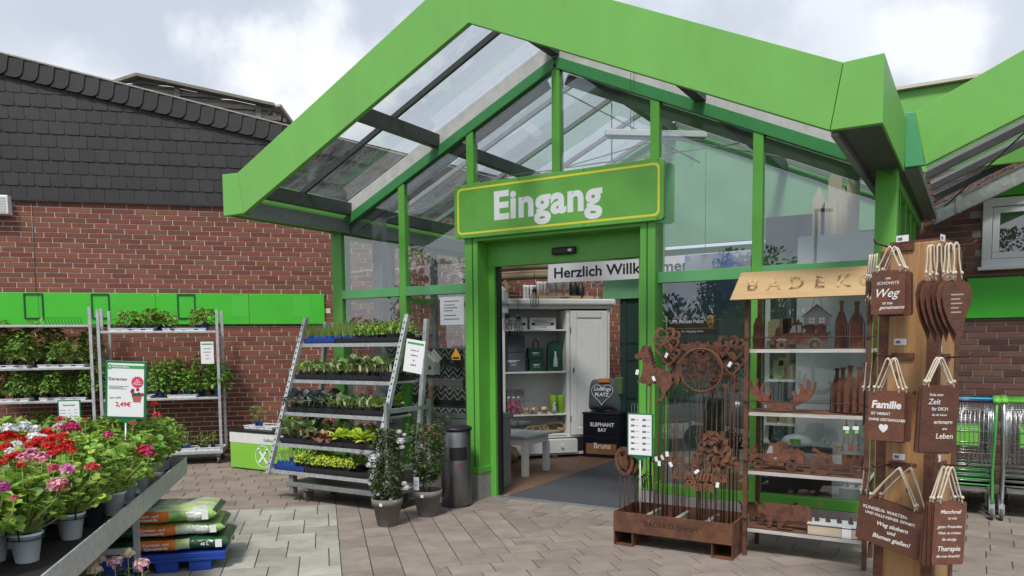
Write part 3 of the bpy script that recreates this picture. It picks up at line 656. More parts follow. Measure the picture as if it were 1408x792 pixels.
# ================================================================== PLANTS
LG = mat('geranium_leaf', (.245, .40, .058), .5, var=.3, scale=18, isl=.5, hue=.03, trans=.3)
LT = mat('tomato_leaf', (.20, .37, .065), .5, var=.2, scale=18, isl=.35, hue=.012, trans=.4)
LP = mat('pepper_leaf', (.21, .33, .05), .45, var=.2, scale=18, isl=.35, hue=.02, trans=.3)
LK = mat('kale_leaf', (.12, .16, .165), .55, var=.25, scale=18, isl=.35, hue=.03, trans=.2)
LC = mat('cabbage_leaf', (.21, .31, .12), .5, var=.2, scale=18, isl=.35, hue=.025, trans=.25)
LL = mat('lettuce_leaf', (.48, .60, .06), .5, var=.2, scale=18, isl=.25, hue=.02, trans=.35)
LB = mat('herb_leaf', (.23, .40, .05), .5, var=.2, scale=18, isl=.4, hue=.02, trans=.3)
LX = mat('chive_blade', (.27, .40, .09), .5, isl=.35, hue=.02, trans=.2)
LD = mat('dark_climber_leaf', (.06, .10, .028), .42, var=.25, scale=18, isl=.4, hue=.02, trans=.2)
LRD = mat('reddish_lettuce_leaf', (.30, .14, .10), .5, var=.3, scale=18, isl=.3, hue=.03, trans=.25)
STEM = mat('pale_green_stem', (.34, .42, .11), .55, isl=.25)
WOODST = mat('brown_stem', (.12, .075, .04), .8)
POTW = mat('pale_pot', (.82, .87, .90), .4, var=.04)
POTB = mat('blue_pot', (.012, .045, .22), .4)
POTD = mat('dark_slate_pot', (.035, .05, .065), .45)
POTK = mat('black_pot', (.014, .014, .015), .5)
SOIL = mat('potting_soil', (.028, .019, .013), .95, var=.5, scale=60, bump=.8, bscale=90)
TRAYW = mat('white_tray', (.72, .74, .77), .5, var=.05)
def leaf(mb, p, d, up, L_, w, kind='lance', mi=0):
    d = Vector(d).normalized(); up = Vector(up); s_ = d.cross(up)
    if s_.length < 1e-3: s_ = d.cross(Vector((1, 0, .2)))
    s_.normalize(); nrm = s_.cross(d).normalized(); p = Vector(p)
    if kind == 'lance':
        tip = p + d * L_ - nrm * L_ * .16; m_ = p + d * L_ * .5 - nrm * w * .18
        mb.add([p, p + d * L_ * .42 + s_ * w / 2, tip, p + d * L_ * .42 - s_ * w / 2, m_], [(0, 1, 4), (1, 2, 4), (2, 3, 4), (3, 0, 4)], mi)
    elif kind == 'ovate':
        q = [(0, .02), (.5, .25), (.52, .55), (.3, .85), (0, 1), (-.3, .85), (-.52, .55), (-.5, .25)]
        vs = [p + d * L_ * y + s_ * w * x - nrm * (L_ * .25 * y * y - abs(x) * w * .25) for x, y in q] + [p + d * L_ * .55 - nrm * (L_ * .08)]
        mb.add(vs, [(i, (i + 1) % 8, 8) for i in range(8)], mi)
    elif kind == 'round':
        vs = []; k = 9
        for i in range(k):
            th = PI * .12 + 2 * PI * .94 * i / (k - 1) - PI / 2 - PI * .06 + PI * .0
            rr = (1 if i % 2 == 0 else .84) * RNG.uniform(.92, 1.05)
            vs.append(p + d * L_ * (.42 + .5 * rr * math.sin(th)) + s_ * w * .5 * rr * math.cos(th) + nrm * w * RNG.uniform(.02, .13))
        mb.add(vs + [p + d * L_ * .38], [(i, i + 1, k) for i in range(k - 1)], mi)
    elif kind == 'blade':
        mb.add([p - s_ * w / 2, p + s_ * w / 2, p + d * L_], [(0, 1, 2)], mi)
def rdir(el0=-.2, el1=1.2):
    a = RNG.uniform(0, 2 * PI); e = RNG.uniform(el0, el1); return Vector((math.cos(a) * math.cos(e), math.sin(a) * math.cos(e), math.sin(e)))
def pot(r0, r1, h, rim=.012, n=16): return [(r0 * .96, 0), (r0, .004), (r1 * .97, h - rim), (r1 + .004, h - rim), (r1 + .005, h), (r1 - .006, h), (r1 - .012, h - .02), (0.001, h - .022)]
def pot_part(root, r0, r1, h, m, n=16, name='pot'):
    o = MB().lathe(pot(r0, r1, h), n).build(name, m, root)
    MB().lathe([(r1 - .011, h - .022), (r1 * .5, h - .012), (.002, h - .012)], n).build('soil', SOIL, root)
    return o
def dome(mb, c, rx, rz, n, L0, L1, kind, stem_from=None, flat=.55, low=-.25, stem_r=.0025, stem_mi=1, asp=1.05, shell=.55):
    for i in range(n):
        v = rdir(low, 1.35); k = RNG.uniform(shell, 1.) ; p = Vector(c) + Vector((v.x * rx * k, v.y * rx * k, v.z * rz * k))
        out_ = Vector((v.x, v.y, .1)); up = (Vector((0, 0, 1)) * flat + v * (1 - flat) + Vector((RNG.gauss(0, .3), RNG.gauss(0, .3), RNG.gauss(0, .2)))).normalized()
        d = (Vector((v.x, v.y, 0)) + Vector((RNG.gauss(0, .5), RNG.gauss(0, .5), RNG.gauss(-.05, .3)))); L_ = RNG.uniform(L0, L1)
        leaf(mb, p, d, up, L_, L_ * asp, kind)
        if stem_from is not None and i % 2 == 0: mb.tube([stem_from, (Vector(stem_from) * .35 + p * .65) + Vector((0, 0, -.01)), p], [stem_r * 1.6, stem_r, stem_r * .8], 4, stem_mi, caps=False)
# ---------------------------------------------------------------- geraniums on the tray table
def ger_mesh(h, r, n):
    mb = MB(); dome(mb, (0, 0, .15 + h * .42), r, h * .62, n, .034, .062, 'round', (0, 0, .14), low=-.55, stem_r=.0035); return mb.mesh('foliage', [LG, STEM])
GER = [ger_mesh(*a) for a in ((.29, .175, 270), (.27, .18, 270), (.32, .165, 280), (.25, .175, 250))]
POTM = MB().lathe(pot(.052, .072, .145), 20).mesh('pot', POTW); POTM2 = MB().lathe(pot(.052, .072, .145), 20).mesh('pot', POTD)
SOILM = MB().lathe([(.061, .123), (.03, .132), (.002, .132)], 14).mesh('soil', SOIL)
TRZ = .585
tbl = thing('plant_tray_table', 'long galvanised tray table carrying the geraniums', 'table', W(0, 0), R(45))
TA, TN0, TN1 = -3.42, -4.3, -.10
MB().box(TA - .012, TN0, .52, TA, TN1, .66).build('side_lip', GALV, tbl, bevel=.003)
MB().box(TA - 1.6, TN1 - .004, .52, TA - .013, TN1 + .008, .655).build('end_lip', GALV, tbl)
MB().box(TA - 1.6, TN0, .555, TA - .013, TN1 - .005, .572).build('tray_floor', mat('black_mat', (.016, .013, .011), .95, var=.5, scale=80, bump=.5), tbl)
MB().box(TA - 1.62, TN0, .52, TA - 1.6, TN1, .66).build('side_lip', GALV, tbl)
p = wc(gz(218, 800))
for a_, n_ in ((TA - .09, -1.62), (TA - .09, -3.9), (TA - 1.5, -1.62), (TA - 1.5, -3.9)):
    l = MB().box(a_ - .018, n_ - .018, .14, a_ + .018, n_ + .018, .555).build('leg', GALV, tbl)
    MB().lathe([(.032, .09), (.034, .10), (.034, .15), (.02, .16)], 12, (a_, n_, 0)).build('caster_housing', GALV, tbl)
    w_ = MB(); w_.tube([(a_ - .014, n_, .05), (a_ + .014, n_, .05)], .05, 14); w_.build('caster_wheel', BLACK, tbl)
MB().box(TA - 1.5, -1.635, .22, TA - .11, -1.605, .26).build('cross_rail', GALV, tbl); MB().box(TA - 1.48, -3.9, .22, TA - 1.52, -1.6, .26).build('long_rail', GALV, tbl)
def gplant(a, n, i, label, pm=POTM, sc=1.):
    t_ = thing('potted_geranium', label, 'plant', W(a, n, TRZ - .012), RNG.uniform(0, 6), 'geraniums on the tray table')
    t_.scale = (sc,) * 3; mk('pot', pm, t_); mk('soil', SOILM, t_); mk('foliage', GER[i % 4], t_, rz=RNG.uniform(0, 6)); return t_
edge = [(-3.685, -3.06, 'geranium in a pale pot inside a wire ring at the tray front corner'), (-3.615, -2.62, 'geranium in a pale pot behind the front corner wire ring'), (-3.60, -2.30, 'geranium in a dark slate pot against the tray lip'),
        (-3.545, -2.02, 'bushy geranium in a pale pot just past the dark pot'), (-3.55, -1.66, 'low geranium in a pale pot halfway along the tray lip'), (-3.55, -1.28, 'trailing geranium with long pale stems by the wooden block'),
        (-3.585, -.74, 'geranium with one red and magenta head near the tray end'), (-3.59, -.44, 'geranium in a pale pot second from the tray end'), (-3.60, -.20, 'geranium in a pale pot at the far end of the tray')]
GPL = []
for i, (a, n, lb) in enumerate(edge): GPL.append(gplant(a, n, i, lb, POTM2 if i == 2 else POTM, 1.0 if i != 4 else .9))
cnt = 0
for ci, a in enumerate((-3.86, -4.12, -4.38, -4.64, -4.9)):
    n = -3.3 + .13 * (ci % 2)
    while n < -.15:
        q = to_px(W(a, n, .95))
        if q[0] > -420:
            rowname = ['second', 'third', 'fourth', 'fifth', 'outermost'][ci]
            GPL.append(gplant(a + RNG.uniform(-.03, .03), n, ci + cnt, 'leafy geranium in the %s row from the tray lip' % rowname, POTM, RNG.uniform(.86, 1.14))); cnt += 1
        n += .285
ring = MB()
for z in (.14, .225, .31): ring.tube([(.10 * math.cos(t_), .10 * math.sin(t_), z) for t_ in np.linspace(0, 2 * PI, 24, endpoint=False)] if z > .2 else [(.079 * math.cos(t_), .079 * math.sin(t_), .118) for t_ in np.linspace(0, 2 * PI, 24, endpoint=False)], .003, 5, closed=True)
for k in range(4): th = k * PI / 2 + .5; ring.tube([(.079 * math.cos(th), .079 * math.sin(th), .115), (.10 * math.cos(th), .10 * math.sin(th), .225), (.10 * math.cos(th), .10 * math.sin(th), .31)], .004, 5)
RINGM = ring.mesh('wire_ring', M_DG)
for i in (0, 1, 5, 7): mk('wire_ring', RINGM, GPL[i])
PET = {k: mat('petal_' + k, c, .5, isl=.22, trans=.3) for k, c in dict(white=(.82, .82, .84), red=(.62, .018, .012), pink=(.75, .16, .26), magenta=(.50, .015, .14), rose=(.68, .11, .16), lilac=(.62, .13, .42), blush=(.80, .45, .55), cream=(.78, .66, .48)).items()}
def head_mesh(r, m1, m2=None, n=52):
    mb = MB()
    for i in range(n):
        v = rdir(-.35, 1.5); c = Vector((v.x * 1.12, v.y * 1.12, v.z * .85)) * r * RNG.uniform(.5, 1.08); mi = 0 if m2 is None or RNG.random() < .6 else 1
        for k in range(3):
            th = RNG.uniform(0, 2 * PI); t1 = v.orthogonal().normalized(); t2 = v.cross(t1); d = (t1 * math.cos(th) + t2 * math.sin(th)) + v * .35
            leaf(mb, c, d, v, r * RNG.uniform(.42, .68), r * .5, 'ovate' if False else 'lance', mi)
    return mb.mesh('flower_head', [m1] + ([m2] if m2 else []))
HEADS = {}
def head(col):
    if col not in HEADS:
        a, *b = col.split('+'); HEADS[col] = head_mesh(1., PET[a], PET[b[0]] if b else None)
    return HEADS[col]
FLW = [(18, 600, 'red', 7), (34, 605, 'red', 7), (75, 605, 'red', 8), (88, 600, 'red', 6), (50, 590, 'white', 6), (70, 625, 'red', 6), (30, 630, 'blush+pink', 7), (15, 622, 'white', 6), (100, 620, 'red', 5), (12, 591, 'white', 9), (33, 588, 'white', 9), (46, 604, 'white', 9), (22, 613, 'white', 7), (60, 603, 'white+blush', 6), (10, 602, 'red', 9), (7, 617, 'red', 8), (24, 628, 'red', 8), (55, 609, 'red', 9), (66, 597, 'red', 9), (42, 614, 'red', 8), (82, 619, 'red', 8), (93, 613, 'red', 8), (66, 615, 'red', 8),
       (3, 637, 'red', 5), (36, 622, 'blush', 5), (12, 630, 'red', 6), (43, 627, 'blush+pink', 11), (58, 630, 'blush+pink', 9), (98, 589, 'magenta', 10), (83, 577, 'rose+red', 5), (80, 588, 'blush', 6), (74, 645, 'pink', 7), (92, 647, 'lilac+blush', 9), (81, 668, 'rose+blush', 11), (127, 643, 'rose+red', 8), (148, 599, 'magenta+pink', 7), (200, 621, 'red+magenta', 9), (207, 624, 'magenta', 6),
       (212, 556, 'red', 4), (216, 571, 'rose+red', 5), (182, 582, 'rose', 4), (4, 671, 'lilac', 8), (20, 685, 'pink', 4), (117, 577, 'red', 3), (30, 640, 'red', 5)]
for px, py, col, rp_ in FLW:
    zf = 1.07 if py > 590 else 1.11
    if py > 640: zf = 1.06
    if px > 140: zf = 1.05 if py > 590 else 1.10
    P = gz(px, py, zf); k = (P - Vector(CAM)).dot(Vector(_f))
    if k > 6.5: P = Vector(CAM) + Vector(ray(px, py)) * 6.3; k = 6.3
    g_ = min(GPL, key=lambda t_: (t_.location.xy - P.xy).length); sc_ = g_.scale[0]
    Mi = Matrix.Translation(g_.location) @ Matrix.Rotation(g_.rotation_euler[2], 4, 'Z') @ Matrix.Scale(sc_, 4); Pl = Mi.inverted() @ P
    rad = rp_ * k / F_PX * .80
    h_ = mk('flower_head', head(col), g_, Pl, scale=rad * 1.25)
    st = MB(); st.tube([(Pl.x * .72, Pl.y * .72, Pl.z - .16), (Pl.x * .95, Pl.y * .95, Pl.z - .06), tuple(Pl)], [.003, .0025, .002], 5); st.build('flower_stalk', STEM, g_)
wb = wc(gz(207, 655, .6)); tag(MB().box(-.045, -.075, 0, .045, .075, .09).build('wooden_block', mat('pale_timber', (.40, .32, .23), .8, var=.15, scale=8), None, W(-3.50, -1.02, .573), R(45), bevel=.003), 'pale wooden block on the tray between the geranium pots', 'block')
# ---------------------------------------------------------------- A3 geranium price sign on its pole
def clip_sign(name, label, P, w, h, rz, frame=GREEND, border=.018, tilt=0., pole=None, thick=.012):
    s = thing(name, label, 'sign', P, rz)
    bo = MB().box(-w / 2, 0, -h / 2, w / 2, thick, h / 2).build('frame', frame, s, bevel=.003)
    MB().box(-w / 2 + border, -.002, -h / 2 + border, w / 2 - border, -.0005, h / 2 - border).build('sheet', PAPER, s)
    if pole is not None:
        MB().tube([(0, .006, -h / 2 - .03), (0, .006, -h / 2 - pole)], .007, 8).build('pole', GALV, s)
        MB().xz([(-.07, -h / 2), (.07, -h / 2), (.012, -h / 2 - .03), (.012, -h / 2 - .06), (-.012, -h / 2 - .06), (-.012, -h / 2 - .03)], .006, .01).build('clip', frame, s)
    s.rotation_euler = (0, tilt, rz); return s
def header(s, w, h, y=-.0026):
    MB().box(-w * .42, y - .0004, h * .37, w * .44, y, h * .425).build('header_bar', INKGR, s)
    MB().ring(-w * .39, h * .397, 0, .019, y - .0008, .0006, 16).build('emblem_disc', INKGR, s)
    c = -w * .39; e = MB()
    for sx in (1, -1): e.xz([(c - .010 * sx - .002, h * .397 - .010), (c - .010 * sx + .002, h * .397 - .010), (c + .010 * sx + .002, h * .397 + .010), (c + .010 * sx - .002, h * .397 + .010)], y - .0016, .0004)
    e.build('emblem_cross', WPRINT, s); lettering(s, 'Raiffeisen-Markt', h * .042, WPRINT, (-w * .33, y - .001, h * .397), align='LEFT', bold=.01)
g_ = clip_sign('geranium_price_sign', 'green framed price sign for geraniums on a pole among the pots', W(-3.70, -.9, 1.295), .295, .44, R(45 - 6), pole=.56, tilt=R(3))
header(g_, .295, .44); lettering(g_, 'Geranien', .032, INK, (-.125, -.003, .082), align='LEFT', bold=.012, spacing=1.12)
print_rows(g_, -.12, .02, (.028, .018, .008), .004, INKG, -.003)
lettering(g_, 'statt 2,99€', .018, INKG, (-.115, -.003, -.06), align='LEFT'); lettering(g_, '2,49€', .046, INKR, (-.072, -.003, -.11), align='LEFT', bold=.02)
st = MB(); st.xz([((.047 if i % 2 else .039) * math.cos(PI * i / 18), (.047 if i % 2 else .039) * math.sin(PI * i / 18)) for i in range(36)], 0, .0006); o = st.build('red_star', mat('star_red', (.70, .04, .10), .5), g_, (.083, -.0032, .062))
for k, t_ in enumerate(('Aus', 'unserer', 'Werbung')): lettering(o, t_, .015, WPRINT, (0, -.0006, .018 - k * .016), bold=.02)
pp = MB(); pp.xz([(.045, -.045), (.115, -.045), (.105, -.09), (.055, -.09)], -.0032, .0006); pp.build('printed_trough', mat('terracotta_print', (.45, .12, .09), .6), g_)
pp = MB(); pp.xz([(.04, -.045), (.05, -.015), (.075, -.022), (.10, -.012), (.12, -.043)], -.0031, .0006); pp.build('printed_leaves', mat('leaf_print', (.04, .07, .04), .6), g_)
for x, z in ((.05, .0), (.085, .006), (.118, -.03), (.045, -.012)): MB().ring(x, z, 0, .013, -.0035, .0006, 12).build('printed_bloom', mat('bloom_print', (.40, .02, .10), .6), g_)
g2 = clip_sign('small_list_sign', 'small white list in a green frame behind the geraniums', W(-4.645, 1.0, .964), .20, .30, R(45 + 2), border=.012)
lettering(g2, 'Feuerschale', .022, INK, (0, -.003, .10), bold=.012)
MB().box(-.03, .012, -.964, .03, .04, -.1).build('stand', GALV, g2)
for k in range(5):
    for x, w_ in ((-.055, .05), (.0, .02), (.055, .03)): MB().box(x - w_ / 2, -.003, .05 - k * .03, x + w_ / 2, -.0024, .054 - k * .03).build('print_line', INKG, g2)
# ---------------------------------------------------------------- nursery trolleys along the wall
def cc_trolley(name, label, a0, a1, zt_, shelves, n0=3.95, n1=4.5):
    t_ = thing(name, label, 'trolley', W(0, 0), R(45))
    for a in (a0, a1):
        for n in (n0, n1):
            MB().box(a - .018, n - .014, .19, a + .018, n + .014, zt_).build('upright', GALV, t_)
            w_ = MB(); w_.tube([(a * .94 + .06 * (a0 + a1) / 2 - .018, n + (.06 if n == n0 else -.06), .055), (a * .94 + .06 * (a0 + a1) / 2 + .018, n + (.06 if n == n0 else -.06), .055)], .055, 14); w_.build('wheel', mat('brown_caster', (.13, .105, .08), .6), t_)
            MB().box(a * .94 + .06 * (a0 + a1) / 2 - .02, n + (.03 if n == n0 else -.09), .11, a * .94 + .06 * (a0 + a1) / 2 + .02, n + (.09 if n == n0 else -.03), .145).build('wheel_fork', GALV, t_)
    MB().box(a0 - .02, n0 - .02, .145, a1 + .02, n1 + .02, .19).build('base_deck', GALV, t_, bevel=.004)
    for z in shelves:
        MB().box(a0 + .02, n0 - .006, z - .03, a1 - .02, n1 - .0, z).build('shelf', GALV, t_, bevel=.003)
    return t_
TR1 = (-5.11, -3.635); cc_trolley('nursery_trolley', 'steel nursery trolley with pepper plants on top beside the geranium sign', *TR1, 2.12, (1.83, .925))
cc_trolley('nursery_trolley', 'steel nursery trolley of tomato plants cut off by the left picture edge', -6.65, -5.205, 2.15, (1.916, 1.36, .925))
def wire_rack():
    b = MB(); x0, z0 = -5.72, 1.93
    for k in range(12): x = x0 + k * .038; b.tube([(x, 0, 0), (x - .03, 0, .09), (x + .01, 0, .095)], .0035, 4)
    b.tube([(x0, 0, .001), (x0 + .43, 0, .001)], .004, 4); o = b.build('wire_rack', M_DG, None, W(0, 3.97, 1.917), R(45)); return tag(o, 'dark wire rack lying on the top shelf of the left trolley', 'rack')
wire_rack()
def bush(h, r, n, m, kind, L0, L1, asp, stems=3, m2=None):
    mb = MB()
    for s in range(stems):
        th = RNG.uniform(0, 6.3); top = Vector((math.cos(th) * r * .35, math.sin(th) * r * .35, h * RNG.uniform(.85, 1))); mb.tube([(0, 0, .0), (top.x * .5, top.y * .5, h * .5), tuple(top)], [.005, .004, .002], 4, 1)
    for i in range(n):
        z = h * RNG.uniform(.12, 1.05); rr = r * (1 - .45 * max(0, z / h - .6) / .4) * math.sqrt(RNG.uniform(.05, 1)); th = RNG.uniform(0, 2 * PI)
        p = Vector((rr * math.cos(th), rr * math.sin(th), z)); d = Vector((math.cos(th + RNG.gauss(0, .6)), math.sin(th + RNG.gauss(0, .6)), RNG.uniform(-.7, .35))); L_ = RNG.uniform(L0, L1)
        leaf(mb, p, d, (RNG.gauss(0, .3), RNG.gauss(0, .3), 1), L_, L_ * asp, kind)
    return mb.mesh('foliage', [m, STEM])
TOM = [bush(h, r, n, LT, 'lance', .055, .105, .55) for h, r, n in ((.48, .16, 270), (.42, .17, 260), (.38, .17, 240), (.52, .15, 260))]
PEP = [bush(h, r, n, LP, 'lance', .065, .12, .55) for h, r, n in ((.25, .13, 95), (.22, .13, 95), (.28, .12, 105))]
SML = [bush(h, r, n, LT, 'lance', .04, .07, .5, 2) for h, r, n in ((.22, .09, 45), (.3, .08, 40))]
BPOT = MB().lathe(pot(.045, .058, .085), 14).mesh('pot', POTB); KPOT = MB().lathe(pot(.045, .058, .085), 14).mesh('pot', POTK); TPOT = MB().lathe(pot(.03, .042, .07), 14).mesh('pot', mat('terracotta', (.36, .12, .06), .8))
def tray_mesh(l, w):
    b = MB(); b.box(-l / 2, -w / 2, 0, l / 2, w / 2, .012); b.box(-l / 2 - .01, -w / 2 - .01, .03, l / 2 + .01, -w / 2 + .008, .038)
    for x in np.linspace(-l / 2 + .05, l / 2 - .05, 4): b.box(x - .045, -w / 2 - .004, .0, x + .045, -w / 2 + .01, .03)
    b.box(-l / 2 - .01, w / 2 - .008, .03, l / 2 + .01, w / 2 + .01, .038); b.box(-l / 2 - .01, -w / 2 + .009, .0125, -l / 2 + .005, w / 2 - .009, .038); b.box(l / 2 - .005, -w / 2 + .009, .0125, l / 2 + .01, w / 2 - .009, .038); return b
TRM = tray_mesh(.54, .34).mesh('plant_tray', TRAYW); TRS = tray_mesh(.36, .30).mesh('plant_tray', TRAYW)
def tray(me_, a, n, z, label): return tag(mk('plant_tray', me_, None, W(a, n, z + .001), R(45)), label, 'tray', 'white trays on the nursery trolleys')
def plant(name, label, P, pots, foli, group, sc=1., cat='plant', pz=.06):
    t_ = thing(name, label, cat, P, RNG.uniform(0, 6), group); t_.scale = (sc,) * 3
    if pots is not None: mk('pot', pots, t_)
    mk('foliage', foli, t_, (0, 0, pz), rz=RNG.uniform(0, 6)); return t_
tray(TRM, -4.72, 4.16, 1.83, 'left white tray on the top shelf under the pepper plants'); tray(TRM, -4.06, 4.16, 1.83, 'right white tray on the top shelf under the pepper plants')
for i, px in enumerate((176, 190, 206, 219, 232, 270, 282)):
    a = wc(gw(px, 440, 4.1))[0]; plant('pepper_plant', 'young pepper plant in a blue pot on the top trolley shelf', W(a, 4.08 + .1 * (i % 2), 1.842), BPOT, PEP[i % 3], 'pepper plants on the top shelf', RNG.uniform(.8, 1.0))
tray(TRS, -4.70, 4.14, .925, 'white tray behind the geranium sign on the middle shelf'); tray(TRS, -4.12, 4.14, .925, 'white tray in the middle of the second shelf')
for i, px in enumerate((140, 157, 210, 222, 238, 252, 262, 276, 290, 300)):
    a = wc(gw(px, 530, 4.15))[0]; plant('tomato_plant', 'tall tomato plant on the middle shelf of the nursery trolley', W(a, 4.10 + .12 * (i % 3), .938), BPOT if i % 4 else KPOT, TOM[i % 4], 'tomato plants on the middle shelf', RNG.uniform(.72, .98))
tray(TRS, -4.13, 4.12, .19, 'white tray with blue pots at the bottom of the nursery trolley'); tray(TRS, -3.80, 4.12, .19, 'white tray at the right end of the bottom deck')
for i, px in enumerate((238, 247, 258, 275, 283, 292)):
    a = wc(gw(px, 615, 4.1))[0]; plant('tomato_seedling', 'small young plant in a pot on the bottom trolley deck', W(a, 4.06 + .12 * (i % 2), .203), BPOT if i < 3 else KPOT, SML[i % 2], 'young plants on the bottom deck', .9 if i < 3 else .6)
for z, n_, sc0, nm in ((1.36, 9, 1.12, 'upper'), (.925, 10, .85, 'lower')):
    tray(TRM, -6.25, 4.14, z, 'left white tray on the %s shelf of the left trolley' % nm); tray(TRM, -5.58, 4.14, z, 'right white tray on the %s shelf of the left trolley' % nm)
    for i in range(n_):
        a = -6.5 + i * 1.2 / (n_ - 1); plant('tomato_plant', 'dense tomato plant on the %s shelf of the left trolley' % nm, W(a, 4.05 + .13 * (i % 3), z + .013), KPOT, TOM[(i * 3) % 4], 'tomato plants on the %s left shelf' % nm, sc0 * RNG.uniform(.8, 1.02) * (.8 if a > -5.9 and z > 1 else 1))
for i in range(7): plant('tomato_plant', 'tomato plant low on the bottom deck of the left trolley', W(-6.5 + i * .2, 4.1 + .1 * (i % 2), .19), KPOT, TOM[i % 4], 'tomato plants on the left bottom deck', .95)
def price_card(P, rz, w, h, label, tilt=0., lines=(None, None, None, '1,99 €'), red=True, rx=0.):
    s = thing('price_card', label, 'price card', P); s.rotation_euler = (rx, tilt, rz)
    MB().box(-w / 2, 0, -h / 2, w / 2, .003, h / 2).build('sheet', PAPER, s)
    MB().box(-w * .42, -.0014, h * .36, w * .44, -.0004, h * .42).build('header_bar', INKGR, s)
    for k, t_ in enumerate(lines):
        if t_ is None: print_rows(s, -w * (.3 if k < 2 else .12), w * (.3 if k < 2 else .12), (h * (.18 - .15 * k),), h * .022, INK, -.0014); continue
        lettering(s, t_, h * (.05 if k < 2 else .075), INKR if (red and k == 3) else INK, (0, -.001, h * (.18 - .15 * k)), bold=.015)
    return s
p = wc(gw(285, 485, 3.93)); price_card(W(p[0], 3.925, p[2]), R(45), .165, .30, 'white price card clipped to the right upright of the trolley')
# ---------------------------------------------------------------- cloth-covered table by the wall
CL = mat('cloth_green', (.22, .52, .05), .8, var=.06, scale=6); CW = mat('cloth_white', (.68, .70, .66), .8, var=.05)
ct = thing('cloth_table', 'table under a green and white cloth with cross emblem', 'table', (-4.94, .03, 0))
zc0, zc1, zc2 = gy(318, 591, .03).z, gy(320, 605, .03).z, 0
MB().box(0, 0, .015, 1.5, .62, zc1 - .03).build('green_cloth', CL, ct, bevel=.01)
MB().box(-.003, -.003, zc1 - .03, 1.503, .623, zc0 - .02).build('white_band', CW, ct, bevel=.006)
MB().box(-.01, -.012, zc0 - .02, 1.51, .63, zc0 + .012).build('black_edge', BLACK, ct, bevel=.006)
em = MB(); ex, ez = gy(361, 628, .02).x + 4.94, gy(361, 628, .02).z; em.ring(ex, ez, .135, .142, -.004, .002, 28)
for s in (1, -1): em.xz([(ex - .075 * s - .022, ez - .085), (ex - .075 * s + .018, ez - .085), (ex + .075 * s + .018, ez + .085), (ex + .075 * s - .022, ez + .085)], -.0045 - .001 * s, .001)
for s in (1, -1): em.ring(ex + .075 * s - .002, ez + .085, 0, .022, -.0045 - .001 * s, .001, 10)
em.build('cross_emblem', WPRINT, ct)
lettering(ct, 'Raiffeisen-Markt', .055, INKGR, (ex + .02, -.005, zc1 + .03), align='LEFT', bold=.01)
t_ = tag(mk('plant_tray', TRM, None, (-4.55, .34, zc0 + .013)), 'white tray on the cloth table', 'tray')
plant('potted_seedling', 'leggy seedling in a blue pot on the cloth table', (-4.62, .25, zc0 + .026), BPOT, SML[0], None, 1.05)
for i, x in enumerate((-4.05, -3.93)): plant('potted_seedling', ['small seedling in a terracotta pot on the cloth table', 'small seedling in the right terracotta pot on the cloth table'][i], (x, .2, zc0 + .013), TPOT, PEP[i], None, .7)
# ---------------------------------------------------------------- stepped seedling trolley
sr = thing('seedling_trolley', 'leaning galvanised trolley with five stepped shelves of seedlings', 'trolley', (0, 0, 0))
XL, XR = -2.84, -1.41; SHF = [(-.666, 1.635), (-.806, 1.249), (-.93, .907), (-1.047, .586), (-1.144, .318)]; SD = .42
def lean(x, t_): return Vector((x, -1.17 + .58 * t_, .27 + 1.6 * t_))
for x in (XL, XR):
    b = MB(); b.beam(lean(x, 0), lean(x, 1.03), .045, .05, (0, 1, 0)); u_ = b.build('front_upright', GALV, sr, bevel=.003)
    h_ = MB()
    for k in range(26): c = lean(x, .03 + k * .038); h_.beam(c + Vector((-.004, -.028, -.008)), c + Vector((.004, -.028 + .003, .012)), .012, .002)
    for k in range(26): c = lean(x, .03 + k * .038); h_.box(c.x - .008, c.y - .0295 + .0, c.z - .008, c.x + .008, c.y - .026, c.z + .008)
    stuff(h_.build('punched_holes', ALUD, u_))
    b = MB(); b.beam((x + .03, -.52, .24), (x + .03, -.30, 1.88), .045, .05, (0, 1, 0)); b.build('rear_upright', GALV, sr, bevel=.003)
for (y, z) in SHF:
    MB().box(XL + .025, y, z - .022, XR - .025, y + SD, z).build('shelf', GALV, sr, bevel=.003)
    MB().box(XL + .02, y - .006, z - .034, XR - .02, y - .001, z + .003).build('shelf_edge', GALV, sr)
MB().box(-2.62, -1.13, .155, -1.25, -.56, .20).build('base_deck', STEEL, sr, bevel=.004)
for x, y in ((-2.56, -1.09), (-1.30, -1.09), (-2.56, -.60), (-1.30, -.60)):
    MB().box(x - .03, y - .03, .08, x + .03, y + .03, .30).build('deck_post', STEEL, sr)
for x, y in ((-2.40, -1.03), (-1.45, -1.03), (-2.4, -.65), (-1.45, -.65)):
    w_ = MB(); w_.tube([(x - .016, y, .062), (x + .016, y, .062)], .062, 16); w_.build('wheel', mat('brown_caster', (.13, .105, .08), .6), sr); MB().box(x - .02, y - .035, .10, x + .02, y + .035, .155).build('wheel_fork', GALV, sr)
gate = MB()
for y in (-1.08, -.42): gate.box(-1.30, y - .018, .20, -1.265, y + .018, 1.06)
for z in (.98, .68, .40): gate.box(-1.295, -1.06, z - .022, -1.27, -.44, z + .022)
gate.build('side_frame', mat('zinc_frame', (.33, .36, .35), .5, .4, var=.15), sr)
BTR = tray_mesh(.44, .36); BTM = MB(); BTM.box(-.22, -.18, 0, .22, .18, .02); BTM.box(-.225, -.185, .02, .225, -.172, .058); BTM.box(-.225, .172, .02, .225, .185, .058); BTM.box(-.225, -.171, .021, -.212, .171, .058); BTM.box(.212, -.171, .021, .225, .171, .058); BTM = BTM.mesh('seedling_tray', POTK)
BTB = BTM.copy(); BTB.materials.clear(); BTB.materials.append(POTB)
